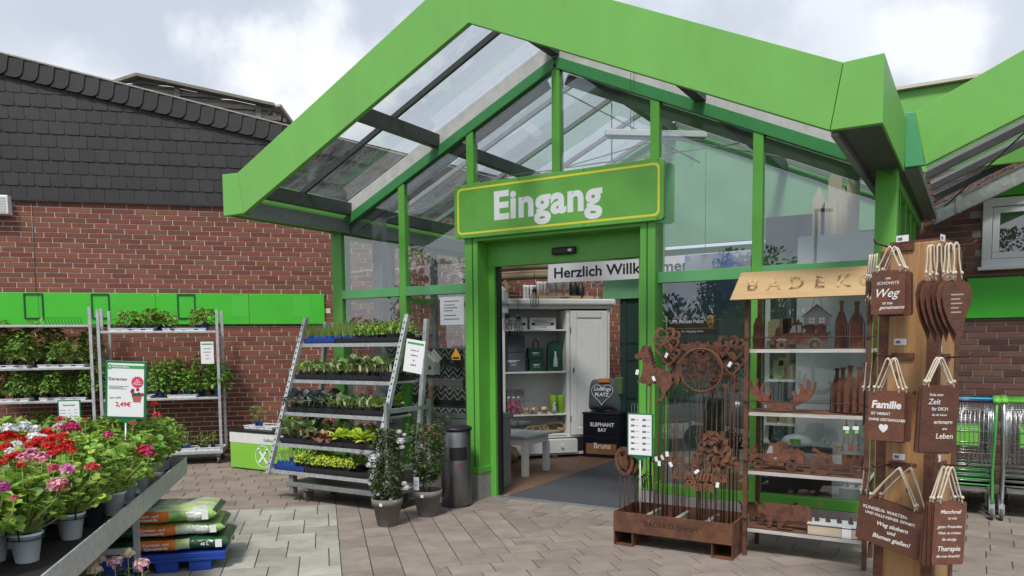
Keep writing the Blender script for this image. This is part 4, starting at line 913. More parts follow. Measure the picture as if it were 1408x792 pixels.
SPOT = MB().box(-.034, -.034, 0, .034, .034, .062).mesh('pot', POTK); SPOTB = MB().box(-.034, -.034, 0, .034, .034, .062).mesh('pot', mat('blue_label_pot', (.03, .10, .36), .45, var=.4, scale=30))
TAGM = MB().add([(-.010, 0, 0), (.010, 0, 0), (.012, -.012, .085), (-.012, -.012, .085), (-.010, .001, 0), (.010, .001, 0), (.012, -.011, .085), (-.012, -.011, .085)], [(0, 1, 2, 3), (7, 6, 5, 4), (2, 6, 7, 3), (1, 5, 6, 2), (0, 3, 7, 4)]).mesh('plant_label', mat('pale_yellow_label', (.68, .68, .42), .5))
def rosette(n, L0, L1, asp, m, kind='ovate', el=(.35, 1.35), stem=.04, r=.03, mst=STEM):
    mb = MB()
    for i in range(n):
        v = rdir(*el); p = Vector((RNG.gauss(0, r), RNG.gauss(0, r), .0)); q = p + v * stem * RNG.uniform(.5, 1.2) + Vector((0, 0, stem * .5)); L_ = RNG.uniform(L0, L1); mb.tube([p, q], .0018, 3, 1, caps=False); leaf(mb, q, v + Vector((0, 0, RNG.uniform(-.5, .2))), (-v.x * .3, -v.y * .3, 1), L_, L_ * asp, kind)
    return mb.mesh('foliage', [m, mst])
def chive(n, h):
    mb = MB()
    for i in range(n): p = Vector((RNG.uniform(-.035, .035), RNG.uniform(-.035, .035), 0)); leaf(mb, p, (RNG.gauss(0, .25), RNG.gauss(0, .25), 1), (RNG.gauss(0, 1), RNG.gauss(0, 1), .1), h * RNG.uniform(.6, 1.15), .0035, 'blade')
    return mb.mesh('foliage', [LX, STEM])
FO = dict(chive=[chive(110, .16), chive(110, .14), chive(120, .17)], herb=[bush(.13, .06, 90, LB, 'ovate', .018, .03, .8, 4), bush(.11, .065, 90, LB, 'ovate', .018, .03, .8, 4)],
          kohl=[rosette(17, .05, .09, .5, LC, r=.035), rosette(18, .05, .085, .55, LC, r=.035), rosette(16, .055, .09, .5, LB, r=.035)], cab=[rosette(9, .08, .12, .72, LC, r=.02, stem=.06), rosette(10, .08, .115, .75, LC, r=.02, stem=.06)],
          kale=[rosette(15, .06, .10, .7, LK, r=.03, stem=.05), rosette(14, .06, .10, .75, LK, r=.03, stem=.05)], lett=[rosette(14, .08, .125, .62, LL, el=(.2, 1.2), r=.02, stem=.02), rosette(15, .08, .12, .6, LL, el=(.2, 1.2), r=.02, stem=.02)],
          redl=[rosette(13, .06, .1, .7, LRD, el=(-.1, 1.1), r=.02, stem=.015)], cress=[bush(.10, .07, 130, LB, 'ovate', .015, .028, .9, 4), bush(.09, .07, 130, LL, 'ovate', .015, .026, .9, 3)], rose=[bush(.12, .04, 110, mat('rosemary_leaf', (.06, .075, .035), .6, isl=.3), 'lance', .018, .028, .3, 4)])
LAY = [['chive'] * 7 + ['herb'] * 6, ['kohl'] * 7 + ['cab'] * 6, ['kale'] * 5 + ['kohl'] * 8, ['cab'] * 4 + ['redl'] * 3 + ['lett'] * 6, ['rose'] * 3 + ['cress'] * 7 + [None] * 3]
KN = dict(chive='thin chive tuft', herb='small-leaved herb', kohl='light green cabbage seedling', cab='broad-leaved cabbage seedling', kale='blue-purple kale seedling', lett='bright yellow-green lettuce', redl='drooping reddish lettuce', cress='low small-leaved herb', rose='dark rosemary tuft')
ORD = ['top', 'second', 'third', 'fourth', 'bottom']
for si, (y, z) in enumerate(SHF):
    for k in range(3):
        x = XL + .27 + k * .455
        tag(mk('seedling_tray', BTB if (si in (0, 4) and k == 0) else BTM, None, (x, y + .19, z + .001)), ('blue' if (si in (0, 4) and k == 0) else 'black') + ' tray on the %s seedling shelf, %s' % (ORD[si], ['at its left end', 'in its middle', 'at its right end'][k]), 'tray', 'seedling trays on the stepped trolley')
    for row in range(2):
        for i, kd in enumerate(LAY[si]):
            if kd is None: continue
            if row == 1 and kd in ('redl', 'lett'): kd = 'cab'
            x = XL + .10 + i * .103
            t_ = plant(KN[kd].split()[-2 if kd in ('kohl', 'cab', 'kale') else -1] + ('_plant' if kd not in ('kohl', 'cab', 'kale') else '_seedling') if kd not in ('chive', 'rose') else {'chive': 'chive_plant', 'rose': 'rosemary_plant'}[kd], '%s, %s stepped shelf, %s row' % (KN[kd], ORD[si], ['front', 'back'][row]), (x + RNG.uniform(-.01, .01), y + .07 + row * .17, z + .022), SPOTB if (kd in ('chive', 'rose')) else SPOT, RNG.choice(FO[kd]), '%s plants, %s shelf' % (KN[kd], ORD[si]), RNG.uniform(1.0, 1.25) if kd not in ('chive', 'cress') else RNG.uniform(1.0, 1.2), pz=.05)
            if row == 0 and RNG.random() < .8 and kd not in ('chive', 'lett'): mk('plant_label', TAGM, t_, (0, 0, .04)).rotation_euler = (0, 0, -t_.rotation_euler[2] + RNG.uniform(-.3, .3))
            t_.rotation_euler = (0, 0, t_.rotation_euler[2])
pc = price_card(gy(569.5, 490, -.80) , R(8), .21, .32, 'white price card leaning on the right upright of the seedling trolley', tilt=R(9), lines=('Gemüse- und', 'Salatpflanzen', 'je', '2,49 €'), red=False)
# ---------------------------------------------------------------- flowering climbers in grey pots, ash bin
M_GP = mat('taupe_clay_pot', (.17, .155, .14), .85, var=.12, scale=10, dirt=.2)
def bigpot(P, label, kind):
    t_ = thing('flowering_shrub', label, 'plant', P); o = MB().lathe([(.085, 0), (.09, .006), (.126, .185), (.138, .186), (.142, .25), (.130, .25), (.126, .22), (.001, .215)], 28).build('pot', M_GP, t_)
    MB().box(.03, -.1415, .2, .06, -.1355, .225).build('price_sticker', PAPER, o); MB().lathe([(.126, .218), (.05, .232), (.001, .234)], 20).build('soil', SOIL, t_)
    mb = MB(); H_ = .62 if kind == 0 else .62
    for s in range(5): th = s * 1.3; mb.tube([(.02 * math.cos(th), .02 * math.sin(th), .22), (.08 * math.cos(th), .08 * math.sin(th), .5), (.04 * math.cos(th + 1), .04 * math.sin(th + 1), .25 + H_)], [.006, .004, .003], 4, 1)
    for i in range(1500):
        if kind == 0: z = RNG.uniform(.26, .25 + H_); r = .15 * (.55 + .45 * math.sin((z - .2) / H_ * PI)) * math.sqrt(RNG.uniform(.1, 1))
        else: z = RNG.uniform(.33, .27 + H_); r = .17 * (.35 + .65 * min(1, (z - .3) / .25)) * math.sqrt(RNG.uniform(.1, 1))
        th = RNG.uniform(0, 2 * PI); L_ = RNG.uniform(.03, .055); leaf(mb, (r * math.cos(th), r * math.sin(th), z), (math.cos(th) + RNG.gauss(0, .4), math.sin(th) + RNG.gauss(0, .4), RNG.uniform(-.6, .4)), (RNG.gauss(0, .4), RNG.gauss(0, .4), 1), L_, L_ * .55)
    mb.build('foliage', [LD if kind == 0 else mat('jasmine_leaf', (.075, .125, .035), .4, isl=.4, hue=.02, trans=.2), WOODST], t_)
    MB().tube([(.03, -.06, .2), (.035, -.05, .8)], .004, 5).build('bamboo_stake', mat('bamboo', (.48, .36, .18), .6), t_)
    return t_, o
P1 = gz(533, 722); P2 = gz(588, 709)
s1, o1 = bigpot(P1, 'dark-leaved climber with white blossoms in the front grey clay pot', 0); s2, o2 = bigpot(P2, 'climber with white and orange blossoms in the grey pot by the bin', 1)
def bloom(root, px, py, col, rp_):
    P = Vector(root.location); k = (P - Vector(CAM)).dot(Vector(_f)) - .12; Q = Vector(CAM) + Vector(ray(px, py)) * k; mk('flower_head', head(col), root, Q - P, scale=rp_ * k / F_PX)
for px, py, rp_ in ((514, 631, 8), (508, 640, 5), (521, 626, 5), (551, 607, 6), (549, 594, 4), (556, 598, 3), (553, 615, 4), (559, 671, 5), (556, 665, 4), (520, 680, 3), (531, 669, 3), (537, 687, 3), (527, 685, 2), (543, 690, 2)): bloom(s1, px, py, 'white', rp_ * .8)
for px, py, rp_ in ((579, 613, 6), (575, 620, 4), (572, 648, 3), (584, 617, 3)): bloom(s2, px, py, 'white', rp_ * .8)
PET['orange'] = mat('petal_orange', (.65, .25, .06), .5, isl=.2, trans=.2)
for px, py in ((581, 607), (590, 592), (597, 596), (586, 600), (601, 604), (594, 588)): bloom(s2, px, py, 'orange', 2.2)
cd_ = MB(); cd_.box(-.03, 0, -.06, .03, .002, .06); o = cd_.build('hang_tag', PAPER, s2, (-.01, -.15, .33)); print_rows(o, -.02, .02, (.02, .0, -.02), .005, INKG, -.001)
bin_ = thing('ash_bin', 'grey steel ash bin with black lid by the door post', 'bin', gz(628, 694))
M_BIN = mat('brushed_dark_steel', (.20, .20, .205), .34, .85, var=.18, scale=6, stretch=(3, 3, .6), rvar=.1)
MB().lathe([(.150, 0), (.152, .004), (.152, .75), (.148, .756), (.001, .757)], 40).build('body', M_BIN, bin_)
MB().lathe([(.154, -.006), (.156, 0), (.156, .014), (.152, .016)], 40).build('base_ring', BLACK, bin_)
MB().lathe([(.156, .757), (.163, .76), (.165, .785), (.150, .795), (.140, .785), (.001, .78)], 40).build('lid', BLACK, bin_)
op = MB()
av = math.atan2(CAM[1] - bin_.location.y, CAM[0] - bin_.location.x)
for j in range(12):
    t0, t1 = av - .42 + j * .1, av - .42 + (j + 1) * .1; op.add([(.1535 * math.cos(t0), .1535 * math.sin(t0), .47), (.1535 * math.cos(t1), .1535 * math.sin(t1), .47), (.1535 * math.cos(t1), .1535 * math.sin(t1), .60), (.1535 * math.cos(t0), .1535 * math.sin(t0), .60)], [(0, 1, 2, 3)])
op.build('opening', BLACK, bin_)
e = Vector((math.cos(av + .25), math.sin(av + .25), 0)); s_ = Vector((-e.y, e.x, 0)); b = MB(); c = e * .1532; b.add([c + s_ * .022 + Vector((0, 0, .42)), c + Vector((0, 0, .44)), c - s_ * .022 + Vector((0, 0, .42)), c + Vector((0, 0, .40))], [(3, 2, 1, 0)]); b.build('emblem', mat('dull_red', (.25, .03, .03), .5), bin_)
# ---------------------------------------------------------------- potting-soil bags on a blue pallet
M_BLUE = mat('blue_pallet_plastic', (.012, .06, .36), .42, var=.1, scale=12, dirt=.12)
plt_ = thing('blue_pallet', 'blue plastic pallet under the soil bags', 'pallet', W(0, 0), R(45))
PA0, PA1, PN0, PN1 = -3.80, -2.975, -1.40, -.78
MB().box(PA0, PN0, .10, PA1, PN1, .135).build('deck', M_BLUE, plt_, bevel=.005)
for n_ in (PN0, PN1 - .04): MB().box(PA0, n_, .075, PA1, n_ + .04, .0995).build('rim', M_BLUE, plt_, bevel=.004)
for a_ in (PA0 + .02, (PA0 + PA1) / 2 - .06, PA1 - .25):
    for n_ in (PN0 + .01, -1.15, PN1 - .16): MB().box(a_, n_, 0, a_ + .15, n_ + .14, .099).build('foot', M_BLUE, plt_, bevel=.006)
def film(name, c1, c2, c3):
    m = bpy.data.materials.new(name); m.use_nodes = True; t = m.node_tree; b = t.nodes['Principled BSDF']; b.inputs['Roughness'].default_value = .22; b.inputs['Coat Weight'].default_value = .3
    tc_ = t.nodes.new('ShaderNodeTexCoord'); ns = t.nodes.new('ShaderNodeTexNoise'); ns.inputs['Scale'].default_value = 7; ns.inputs['Detail'].default_value = 3; t.links.new(tc_.outputs['Object'], ns.inputs[0]); rp_ = t.nodes.new('ShaderNodeValToRGB')
    for p_, c_ in ((0.30, c1), (.46, c2), (.62, c3)): e_ = rp_.color_ramp.elements.new(p_); e_.color = (*c_, 1)
    rp_.color_ramp.elements.remove(rp_.color_ramp.elements[0]); rp_.color_ramp.elements.remove(rp_.color_ramp.elements[-1])
    t.links.new(ns.outputs[0], rp_.inputs[0]); t.links.new(rp_.outputs[0], b.inputs['Base Color']); w_ = t.nodes.new('ShaderNodeTexNoise'); w_.inputs['Scale'].default_value = 14; w_.inputs['Distortion'].default_value = 1.5; t.links.new(tc_.outputs['Object'], w_.inputs[0]); bp = t.nodes.new('ShaderNodeBump'); bp.inputs['Strength'].default_value = .5; bp.inputs['Distance'].default_value = .02; t.links.new(w_.outputs[0], bp.inputs['Height']); t.links.new(bp.outputs[0], b.inputs['Normal']); return m
FG = film('film_green', (.05, .19, .03), (.15, .36, .06), (.36, .52, .16)); FD = film('film_dark_green', (.008, .05, .02), (.012, .07, .028), (.02, .09, .03)); FO_ = film('film_orange', (.66, .17, .025), (.70, .19, .03), (.74, .21, .04)); FP = film('film_pale', (.40, .46, .55), (.62, .66, .70), (.32, .45, .14)); FPH = film('film_photo', (.16, .32, .06), (.58, .62, .64), (.42, .55, .12))
def soil_bag(P, rz, l, w, h, label, top, seq):
    t_ = thing('soil_bag', label, 'bag', P, rz, 'bags of potting soil on the pallet'); nu, nv = 28, 20; vs = []
    for i in range(nu + 1):
        u = -1 + 2 * i / nu; e = (1 - abs(u) ** 7); hh = h * (.16 + .84 * max(0, e) ** .5); ww = w * (1 - .05 * abs(u) ** 4)
        for j in range(nv):
            th = 2 * PI * j / nv; c, s_ = math.cos(th), math.sin(th); y = ww / 2 * (abs(c) ** .55) * (1 if c > 0 else -1); z = h / 2 + hh / 2 * (abs(s_) ** .75) * (1 if s_ > 0 else -1); wr = .006 * math.sin(9 * u + th * 2) + .004 * math.sin(23 * u + 5 * th)
            vs.append((u * l / 2, y + wr * c, z + wr * s_ * .6))
    mb = MB()
    def mi(i, j):
        u = i / nu; th = (j + .5) / nv * 360
        front = 140 < th < 235
        if front:
            for lim, m_ in seq:
                if u < lim: return m_
            return seq[-1][1]
        if th < 140: return top if .04 < u < .96 else 1
        return 1
    fs = []; ms = []
    for i in range(nu):
        for j in range(nv): fs.append((i * nv + j, (i + 1) * nv + j, (i + 1) * nv + (j + 1) % nv, i * nv + (j + 1) % nv)); ms.append(mi(i, j))
    o_ = 0; mb.v = vs; mb.f = fs; mb.m = ms; mb.sm = [True] * len(fs); mb.f += [tuple(range(nv)), tuple(reversed(range(nu * nv, nu * nv + nv)))]; mb.m += [1, 1]; mb.sm += [False] * 2
    mb.build('film_sack', [FG, FD, FO_, FP, FPH], t_); return t_
bags = [(-3.37, -1.12, .137, .86, .54, .115, 'lowest soil bag with dark green end lying on the blue pallet', 1, [(.22, 1), (.57, 2), (.66, 4), (1, 1)], .0), (-3.40, -1.11, .243, .84, .52, .11, 'middle soil bag with orange label in the pallet stack', 0, [(.28, 1), (.60, 2), (.70, 4), (.86, 3), (1, 0)], .012), (-3.43, -1.12, .344, .82, .52, .115, 'topmost soil bag with flower picture on the pallet stack', 4, [(.24, 1), (.60, 2), (.74, 0), (.9, 3), (1, 0)], -.02)]
for a, n, z, l, w, h, lb, tp, seq, dr in bags:
    t_ = soil_bag(W(a, n, z), R(45) + dr, l, w, h, lb, tp, seq); x = -.5 * l + (.42 * l)
    lettering(t_, 'Tomaten- und\nGemüseerde', .030, WPRINT, (x, -w / 2 - .004, h * .5), bold=.012, line=.9)
    lettering(t_, '40 L', .032, WPRINT, (.5 * l - .2 * l, -w / 2 - .004, h * .5), bold=.015)
    MB().box(.5 * l - .10, -w / 2 - .003, h * .25, .5 * l - .055, -w / 2 - .002, h * .75).build('barcode', PAPER, t_)
# pale roses in the front
for i, (px, py) in enumerate(((136, 772), (158, 776), (176, 764), (195, 779), (130, 786))):
    P = gz(px, py, .42); t_ = thing('potted_rose', ['cream rose at the lower picture edge, leftmost of its row', 'pale pink rose at the lower edge, second of its row', 'cream rose highest of the row at the lower edge', 'blush rose nearest the table leg', 'small cream rose cut by the lower picture edge'][i], 'plant', (P.x, P.y, 0), 0, 'pale roses under the tray table')
    MB().lathe(pot(.06, .085, .15), 16).build('pot', POTB, t_); mb = MB()
    mb.tube([(0, 0, .14), (0, 0, .41)], .003, 5, 1)
    for k in range(30): v = rdir(-.2, .6); leaf(mb, (v.x * .05, v.y * .05, RNG.uniform(.2, .38)), v, (0, 0, 1), .05, .03)
    mb.build('foliage', [LD, STEM], t_); mk('flower_head', head(['cream', 'blush+cream', 'cream', 'blush+cream', 'cream'][i]), t_, (0, 0, .43), scale=.034)
# ================================================================== RUST GARDEN DECOR BY THE RIGHT PANES
def arc(cx, cy, r, a0, a1, n=8): return [(cx + r * math.cos(R(a0 + (a1 - a0) * i / n)), cy + r * math.sin(R(a0 + (a1 - a0) * i / n))) for i in range(n + 1)]
def plate_thing(name, label, cat, P, rz=0., group=None): return thing(name, label, cat, P, rz, group)
bx = thing('stake_box', 'rusted steel box holding garden stakes', 'box', (0, 0, 0))
bX0, bX1, bY0, bY1 = 1.07, 2.02, -1.10, -.66
for a_ in ((bX0, bY0, bX1, bY0 + .012), (bX0, bY1 - .012, bX1, bY1), (bX0, bY0 + .012, bX0 + .012, bY1 - .012), (bX1 - .012, bY0 + .012, bX1, bY1 - .012)): MB().box(a_[0], a_[1], .115, a_[2], a_[3], .275).build('side_panel', RUSTL, bx)
MB().box(bX0 + .012, bY0 + .012, .118, bX1 - .012, bY1 - .012, .13).build('floor_plate', RUST, bx)
for x in (bX0, bX1 - .16):
    f = MB(); f.box(x, bY0 + .01, 0, x + .008, bY1 - .01, .114); f.box(x + .152, bY0 + .01, 0, x + .16, bY1 - .01, .114); f.box(x + .008, bY0 + .01, 0, x + .152, bY1 - .01, .008); f.build('foot_channel', RUSTL, bx)
for x in (bX0 + .22, bX0 + .46, bX0 + .70): MB().box(x, bY0 + .013, .19, x + .035, bY1 - .013, .245).build('divider_slat', mat('grey_timber', (.30, .28, .24), .85, var=.2, scale=12), bx)
lettering(bx, 'BADEKO GmbH', .058, mat('burnt_mark', (.03, .018, .012), .8), ((bX0 + bX1) / 2 + .0, bY0 - .001, .20), bold=.008, spacing=1.1)
def rod(b, x, y, z0, z1, r=.004): b.tube([(x, y, z0), (x, y, z1)], r, 5)
def stake(name, label, cat, px, py, y, build, rods=((0, 0),), top=None, rz=0., group='rusted garden stakes'):
    P = gy(px, py, y); t_ = thing(name, label, cat, (P.x, y, .131), rz, group); z = P.z - .131
    build(t_, z)
    for dx, dz in rods: b = MB(); rod(b, dx, .006, 0, z + dz); b.build('rod', RUSTD, t_)
    return t_
def tagcard(t_, x, z, y=-.012, a=0.): o = MB().box(-.012, 0, -.02, .012, .0015, .02).build('price_tag', PAPER, t_, (x, y, z)); o.rotation_euler = (0, a, RNG.uniform(-.4, .4))
HORSE = [(-.17, .17), (-.13, .185), (-.115, .225), (-.095, .25), (-.075, .235), (-.05, .24), (-.045, .205), (-.03, .195), (-.035, .165), (-.02, .15), (-.025, .12), (.0, .075), (.05, .06), (.10, .035), (.125, .015), (.16, .02), (.185, .035), (.205, .02), (.215, -.03), (.195, -.075), (.185, -.03), (.165, -.01), (.145, -.015), (.15, -.05), (.135, -.09), (.10, -.125), (.09, -.165), (.055, -.20), (.01, -.205), (.015, -.195), (.055, -.175), (.07, -.135), (.055, -.10), (.03, -.08), (.01, -.065), (-.04, -.06), (-.06, -.09), (-.075, -.085), (-.07, -.06), (-.10, -.065), (-.125, -.045), (-.145, -.06), (-.15, -.045), (-.125, -.015), (-.11, .01), (-.105, .05), (-.10, .10), (-.115, .145), (-.15, .135), (-.175, .15)]
def b_horse(t_, z):
    MB().xz([(x * .98, zz + z) for x, zz in HORSE], 0, .005).build('horse_plate', RUST, t_)
    for dx, yy in ((.012, .02),): MB().xz([(x * .95 + dx, zz * .95 + z) for x, zz in HORSE], yy, .005).build('horse_plate', RUST, t_)
    m = MB(); 
    for k in range(6): m.xz([(-.06 + k * .008, .22 - k * .025 + z), (-.035 + k * .008, .245 - k * .025 + z), (-.02 + k * .008, .215 - k * .025 + z), (-.045 + k * .008, .19 - k * .025 + z)], -.004, .002)
    m.build('mane', RUSTD, t_); tagcard(t_, -.14, z + .03, -.02, .2); tagcard(t_, .0, z - .02, -.02, -.4)
stake('horse_stake', 'rusted rearing horse silhouette on rods beside the door', 'garden stake', 900, 517, -.86, b_horse, ((-.04, 0), (-.03, 0), (.03, -.1)))
def b_disc(t_, z):
    for k, (dx, dy) in enumerate(((0, 0), (.022, .03), (.045, .06))):
        d = MB(); d.ring(dx, z, .088, .118, dy, .005, 26)
        d.xz([(dx - .06, z - .03), (dx - .02, z - .06), (dx + .03, z - .07), (dx + .05, z - .02), (dx + .03, z + .05), (dx + .05, z + .07), (dx + .02, z + .085), (dx, z + .04), (dx - .04, z + .03), (dx - .06, z + .06), (dx - .075, z + .01)], dy, .004); d.xz([(dx - .095, z + .02), (dx - .05, z + .015), (dx - .05, z + .005), (dx - .095, z + .0)], dy + .001, .003); d.xz([(dx + .03, z - .06), (dx + .06, z - .09), (dx + .066, z - .084), (dx + .038, z - .052)], dy + .001, .003); d.build('bird_ring', RUSTL, t_)
stake('bird_disc_stake', 'round rusted disc with a bird cut-out at the left box end', 'garden stake', 858, 634, -.93, b_disc, ((-.06, -.1), (0, -.12), (.045, -.1), (.07, -.09)), rz=R(-28))
def heartpts(s, n=22): return [(s * .062 * 16 * math.sin(t_) ** 3 / 16 * 1.0, s * .062 * (13 * math.cos(t_) - 5 * math.cos(2 * t_) - 2 * math.cos(3 * t_) - math.cos(4 * t_)) / 16) for t_ in np.linspace(0, 2 * PI, n, endpoint=False)]
def outline(mb, pts, y, r=.008, off=(0, 0)): mb.tube([(x + off[0], y, z + off[1]) for x, z in pts], r, 6, closed=True)
def flatring(mb, pts, k, y, off=(0, 0), t=.004):
    n = len(pts); cz = sum(p[1] for p in pts) / n; inn = [(x * k, (z - cz) * k + cz) for x, z in pts]
    vs = [(x + off[0], y - t / 2, z + off[1]) for x, z in pts] + [(x + off[0], y - t / 2, z + off[1]) for x, z in inn] + [(x + off[0], y + t / 2, z + off[1]) for x, z in pts] + [(x + off[0], y + t / 2, z + off[1]) for x, z in inn]
    fs = []
    for i in range(n): j = (i + 1) % n; fs += [(i, j, n + j, n + i), (2 * n + j, 2 * n + i, 3 * n + i, 3 * n + j), (j, i, 2 * n + i, 2 * n + j), (n + i, n + j, 3 * n + j, 3 * n + i)]
    mb.add(vs, fs)
def b_hearts(sc):
    def f(t_, z):
        for dx, dz, s in ((-.02, .10, 1.0), (.03, .03, .85), (-.035, -.02, .9), (.01, -.09, .75), (.045, .09, .7), (-.06, .05, .7), (.05, -.05, .65)):
            h = MB(); flatring(h, heartpts(s * sc), .68, RNG.uniform(-.015, .015), (dx, z + dz)); h.build('heart', RUST, t_)
        tagcard(t_, .0, z - .06, -.03, .5)
    return f
stake('heart_stake', 'cluster of cut-out rusted hearts left of the dandelion ring', 'garden stake', 918, 478, -.80, b_hearts(1.4), ((0, -.05),))
stake('heart_stake', 'cluster of cut-out rusted hearts right of the dandelion ring', 'garden stake', 1005, 490, -.84, b_hearts(1.35), ((0, -.05), (.03, -.08)))
def b_ring(t_, z):
    for dx, dy in ((0, 0), (-.03, .05)): d = MB(); d.tube([(dx + .165 * math.cos(a_), dy, z + .165 * math.sin(a_)) for a_ in np.linspace(0, 2 * PI, 36, endpoint=False)], .0075, 6, closed=True); d.build('hoop', RUSTL, t_)
    for cx_, cz_, r_ in ((-.055, .05, .062), (.06, .06, .066), (.0, -.03, .075), (-.09, -.03, .045), (.095, -.03, .05)):
        d = MB(); d.lathe([(.009, -.004), (.009, .004)], 8, (0, 0, 0)); d = MB(); d.ring(cx_, z + cz_, 0, .010, 0, .006, 8)
        for k in range(22): th = 2 * PI * k / 22; e_ = (cx_ + r_ * math.cos(th), 0, z + cz_ + r_ * math.sin(th)); d.tube([(cx_, 0, z + cz_), e_], .0022, 3); d.ring(e_[0], e_[2], 0, .006, RNG.uniform(-.004, .004), .003, 6)
        d.tube([(cx_, 0, z + cz_), (cx_ * .5, 0, z - .15)], .004, 5); d.build('dandelion', RUSTD, t_)
stake('dandelion_ring_stake', 'large rusted hoop filled with dandelion heads', 'garden stake', 964, 509, -.90, b_ring, ((-.03, -.16), (.0, -.16), (.04, -.16)))
def b_leafpanel(t_, z):
    for k in range(46):
        dx, dz = RNG.uniform(-.25, .24), RNG.uniform(-.10, .08); s = RNG.uniform(.03, .055); th = RNG.uniform(0, 6.3)
        l = MB(); l.xz([(dx + s * math.cos(th + q) * m_, z + dz + s * math.sin(th + q) * m_) for q, m_ in ((0, 1.2), (.7, .6), (1.4, 1), (2.3, .55), (3.1, 1.1), (4, .6), (4.7, 1), (5.5, .6))], RNG.uniform(-.02, .02), .003); l.build('flower_plate', RUST, t_)
    l = MB(); l.xz([(-.24, z - .16), (.28, z - .16), (.28, z - .13), (-.24, z - .13)], 0, .004); l.build('crossbar', RUST, t_)
    for x in (-.2, -.1, .12, .24): l = MB(); l.tube([(x, 0, z - .15), (x, 0, z + .05)], .004, 5); l.build('stem', RUSTD, t_)
stake('flower_panel_stake', 'wide row of rusted flower shapes behind the dandelion ring', 'garden stake', 962, 487, -.76, b_leafpanel, tuple((x, -.14) for x in (-.26, -.2, -.13, -.08, .03, .1, .18, .24)))
stake('flower_panel_stake', 'lower crowd of rusted flowers right of the dandelion ring', 'garden stake', 1000, 522, -.79, lambda t_, z: [MB().xz([(dx + s * math.cos(q) * m_, z + dz + s * math.sin(q) * m_) for q, m_ in [(2 * PI * i / 10, 1 if i % 2 else .5) for i in range(10)]], RNG.uniform(-.02, .02), .003).build('flower_plate', RUST, t_) for dx, dz, s in [(RNG.uniform(-.12, .08), RNG.uniform(-.10, .08), RNG.uniform(.025, .045)) for k in range(14)]], tuple((x, -.08) for x in (-.08, -.02, .05, .08)))
def b_tree(t_, z):
    for k in range(120):
        u = RNG.uniform(0, 1); w_ = .16 * (1 - u) + .05; dx, dz = RNG.uniform(-w_, w_) + .05, -.08 + u * .28; s = RNG.uniform(.018, .034); th = RNG.uniform(0, 6.3)
        l = MB(); l.xz([(dx + s * math.cos(th + q) * m_, z + dz + s * math.sin(th + q) * m_) for q, m_ in ((0, 1.3), (1.2, .6), (2.2, .6), (3.14, 1.0), (4.1, .6), (5.1, .6))], RNG.uniform(-.03, .03), .003); l.build('leaf_plate', RUSTL if k % 3 else RUST, t_)
    for x0, x1 in ((.0, -.09), (.02, .05), (.04, .14)): l = MB(); l.tube([(0.02, 0, z - .2), ((x0 + x1) / 2, 0, z - .05), (x1, 0, z + .16)], .004, 5); l.build('branch', RUSTD, t_)
    lettering(t_, 'Lieblings\nPlatz', .125, RUSTL, (-.05, -.05, z - .17), bold=.03, ext=.003, shear=.25, line=.65, name='cut_letters')
    tagcard(t_, .10, z - .19, -.06, .1); tagcard(t_, -.06, z - .10, -.06, .9)
stake('lettered_plant_stake', 'rusted flowering plant with cut-out script word', 'garden stake', 972, 630, -.92, b_tree, ((-.06, -.2), (0, -.2), (.03, -.18), (.06, -.2)))
def b_feather(t_, z):
    for dz, dy in ((0, 0), (.025, .03)):
        f = MB(); f.tube([(-.14, dy, z + dz - .01), (.14, dy, z + dz + .012)], .004, 5)
        for k in range(26): x = -.13 + k * .0105; s = 1 if k % 2 else -1; f.xz([(x, z + dz), (x + .012, z + dz), (x + .004, z + dz + .022 * s)], dy, .002)
        f.build('feather', RUST, t_)
    for x, z_ in ((-.07, .015), (-.02, .03), (-.045, -.02), (.02, .06), (.05, -.02)): tagcard(t_, x, z + z_, -.02, RNG.uniform(-1, 1))
stake('feather_stake', 'rusted horizontal feathers with white price tags in front of the pane', 'garden stake', 915, 634, -.90, b_feather, ((-.1, 0), (0, 0), (.1, 0)))
hk = MB()
for k in range(5): x = 1.12 + k * .035; hk.tube([(0, 0, 0), (0, 0, .32 + .02 * k), (.03, 0, .36 + .02 * k), (.06, 0, .33 + .02 * k), (.065, 0, .28)], .004, 5); o = hk.build('hook_rod', RUSTD, None, (1.11 + k * .03, -.72 - .03 * k, .131)); tag(o, 'bent rusted hook rod in the left end of the stake box', 'rod', 'bent hook rods'); hk = MB()
for k in range(26):
    x = RNG.uniform(1.12, 1.97); y = RNG.uniform(-.98, -.70); b = MB(); h_ = RNG.uniform(.35, 1.0); b.tube([(0, 0, 0), (RNG.uniform(-.01, .01), 0, h_)], .0035, 5); tag(b.build('plant_rod', RUSTD, None, (x, y, .131)), 'thin rusted rod standing in the stake box', 'rod', 'thin rods in the stake box')
pl_ = clip_sign('price_list_sign', 'green framed price list on a thin pole at the stake box', gy(880, 598, -1.0), .215, .345, R(2), border=.012, pole=.50)
for r_ in range(6):
    for c_ in range(2):
        x, z = -.075 + c_ * .095, .12 - r_ * .047; MB().box(x, -.003, z - .008, x + .03, -.0024, z + .008).build('barcode', INKG, pl_)
        MB().box(x + .036, -.003, z - .001, x + .066, -.0024, z + .002).build('print_line', INKG, pl_)
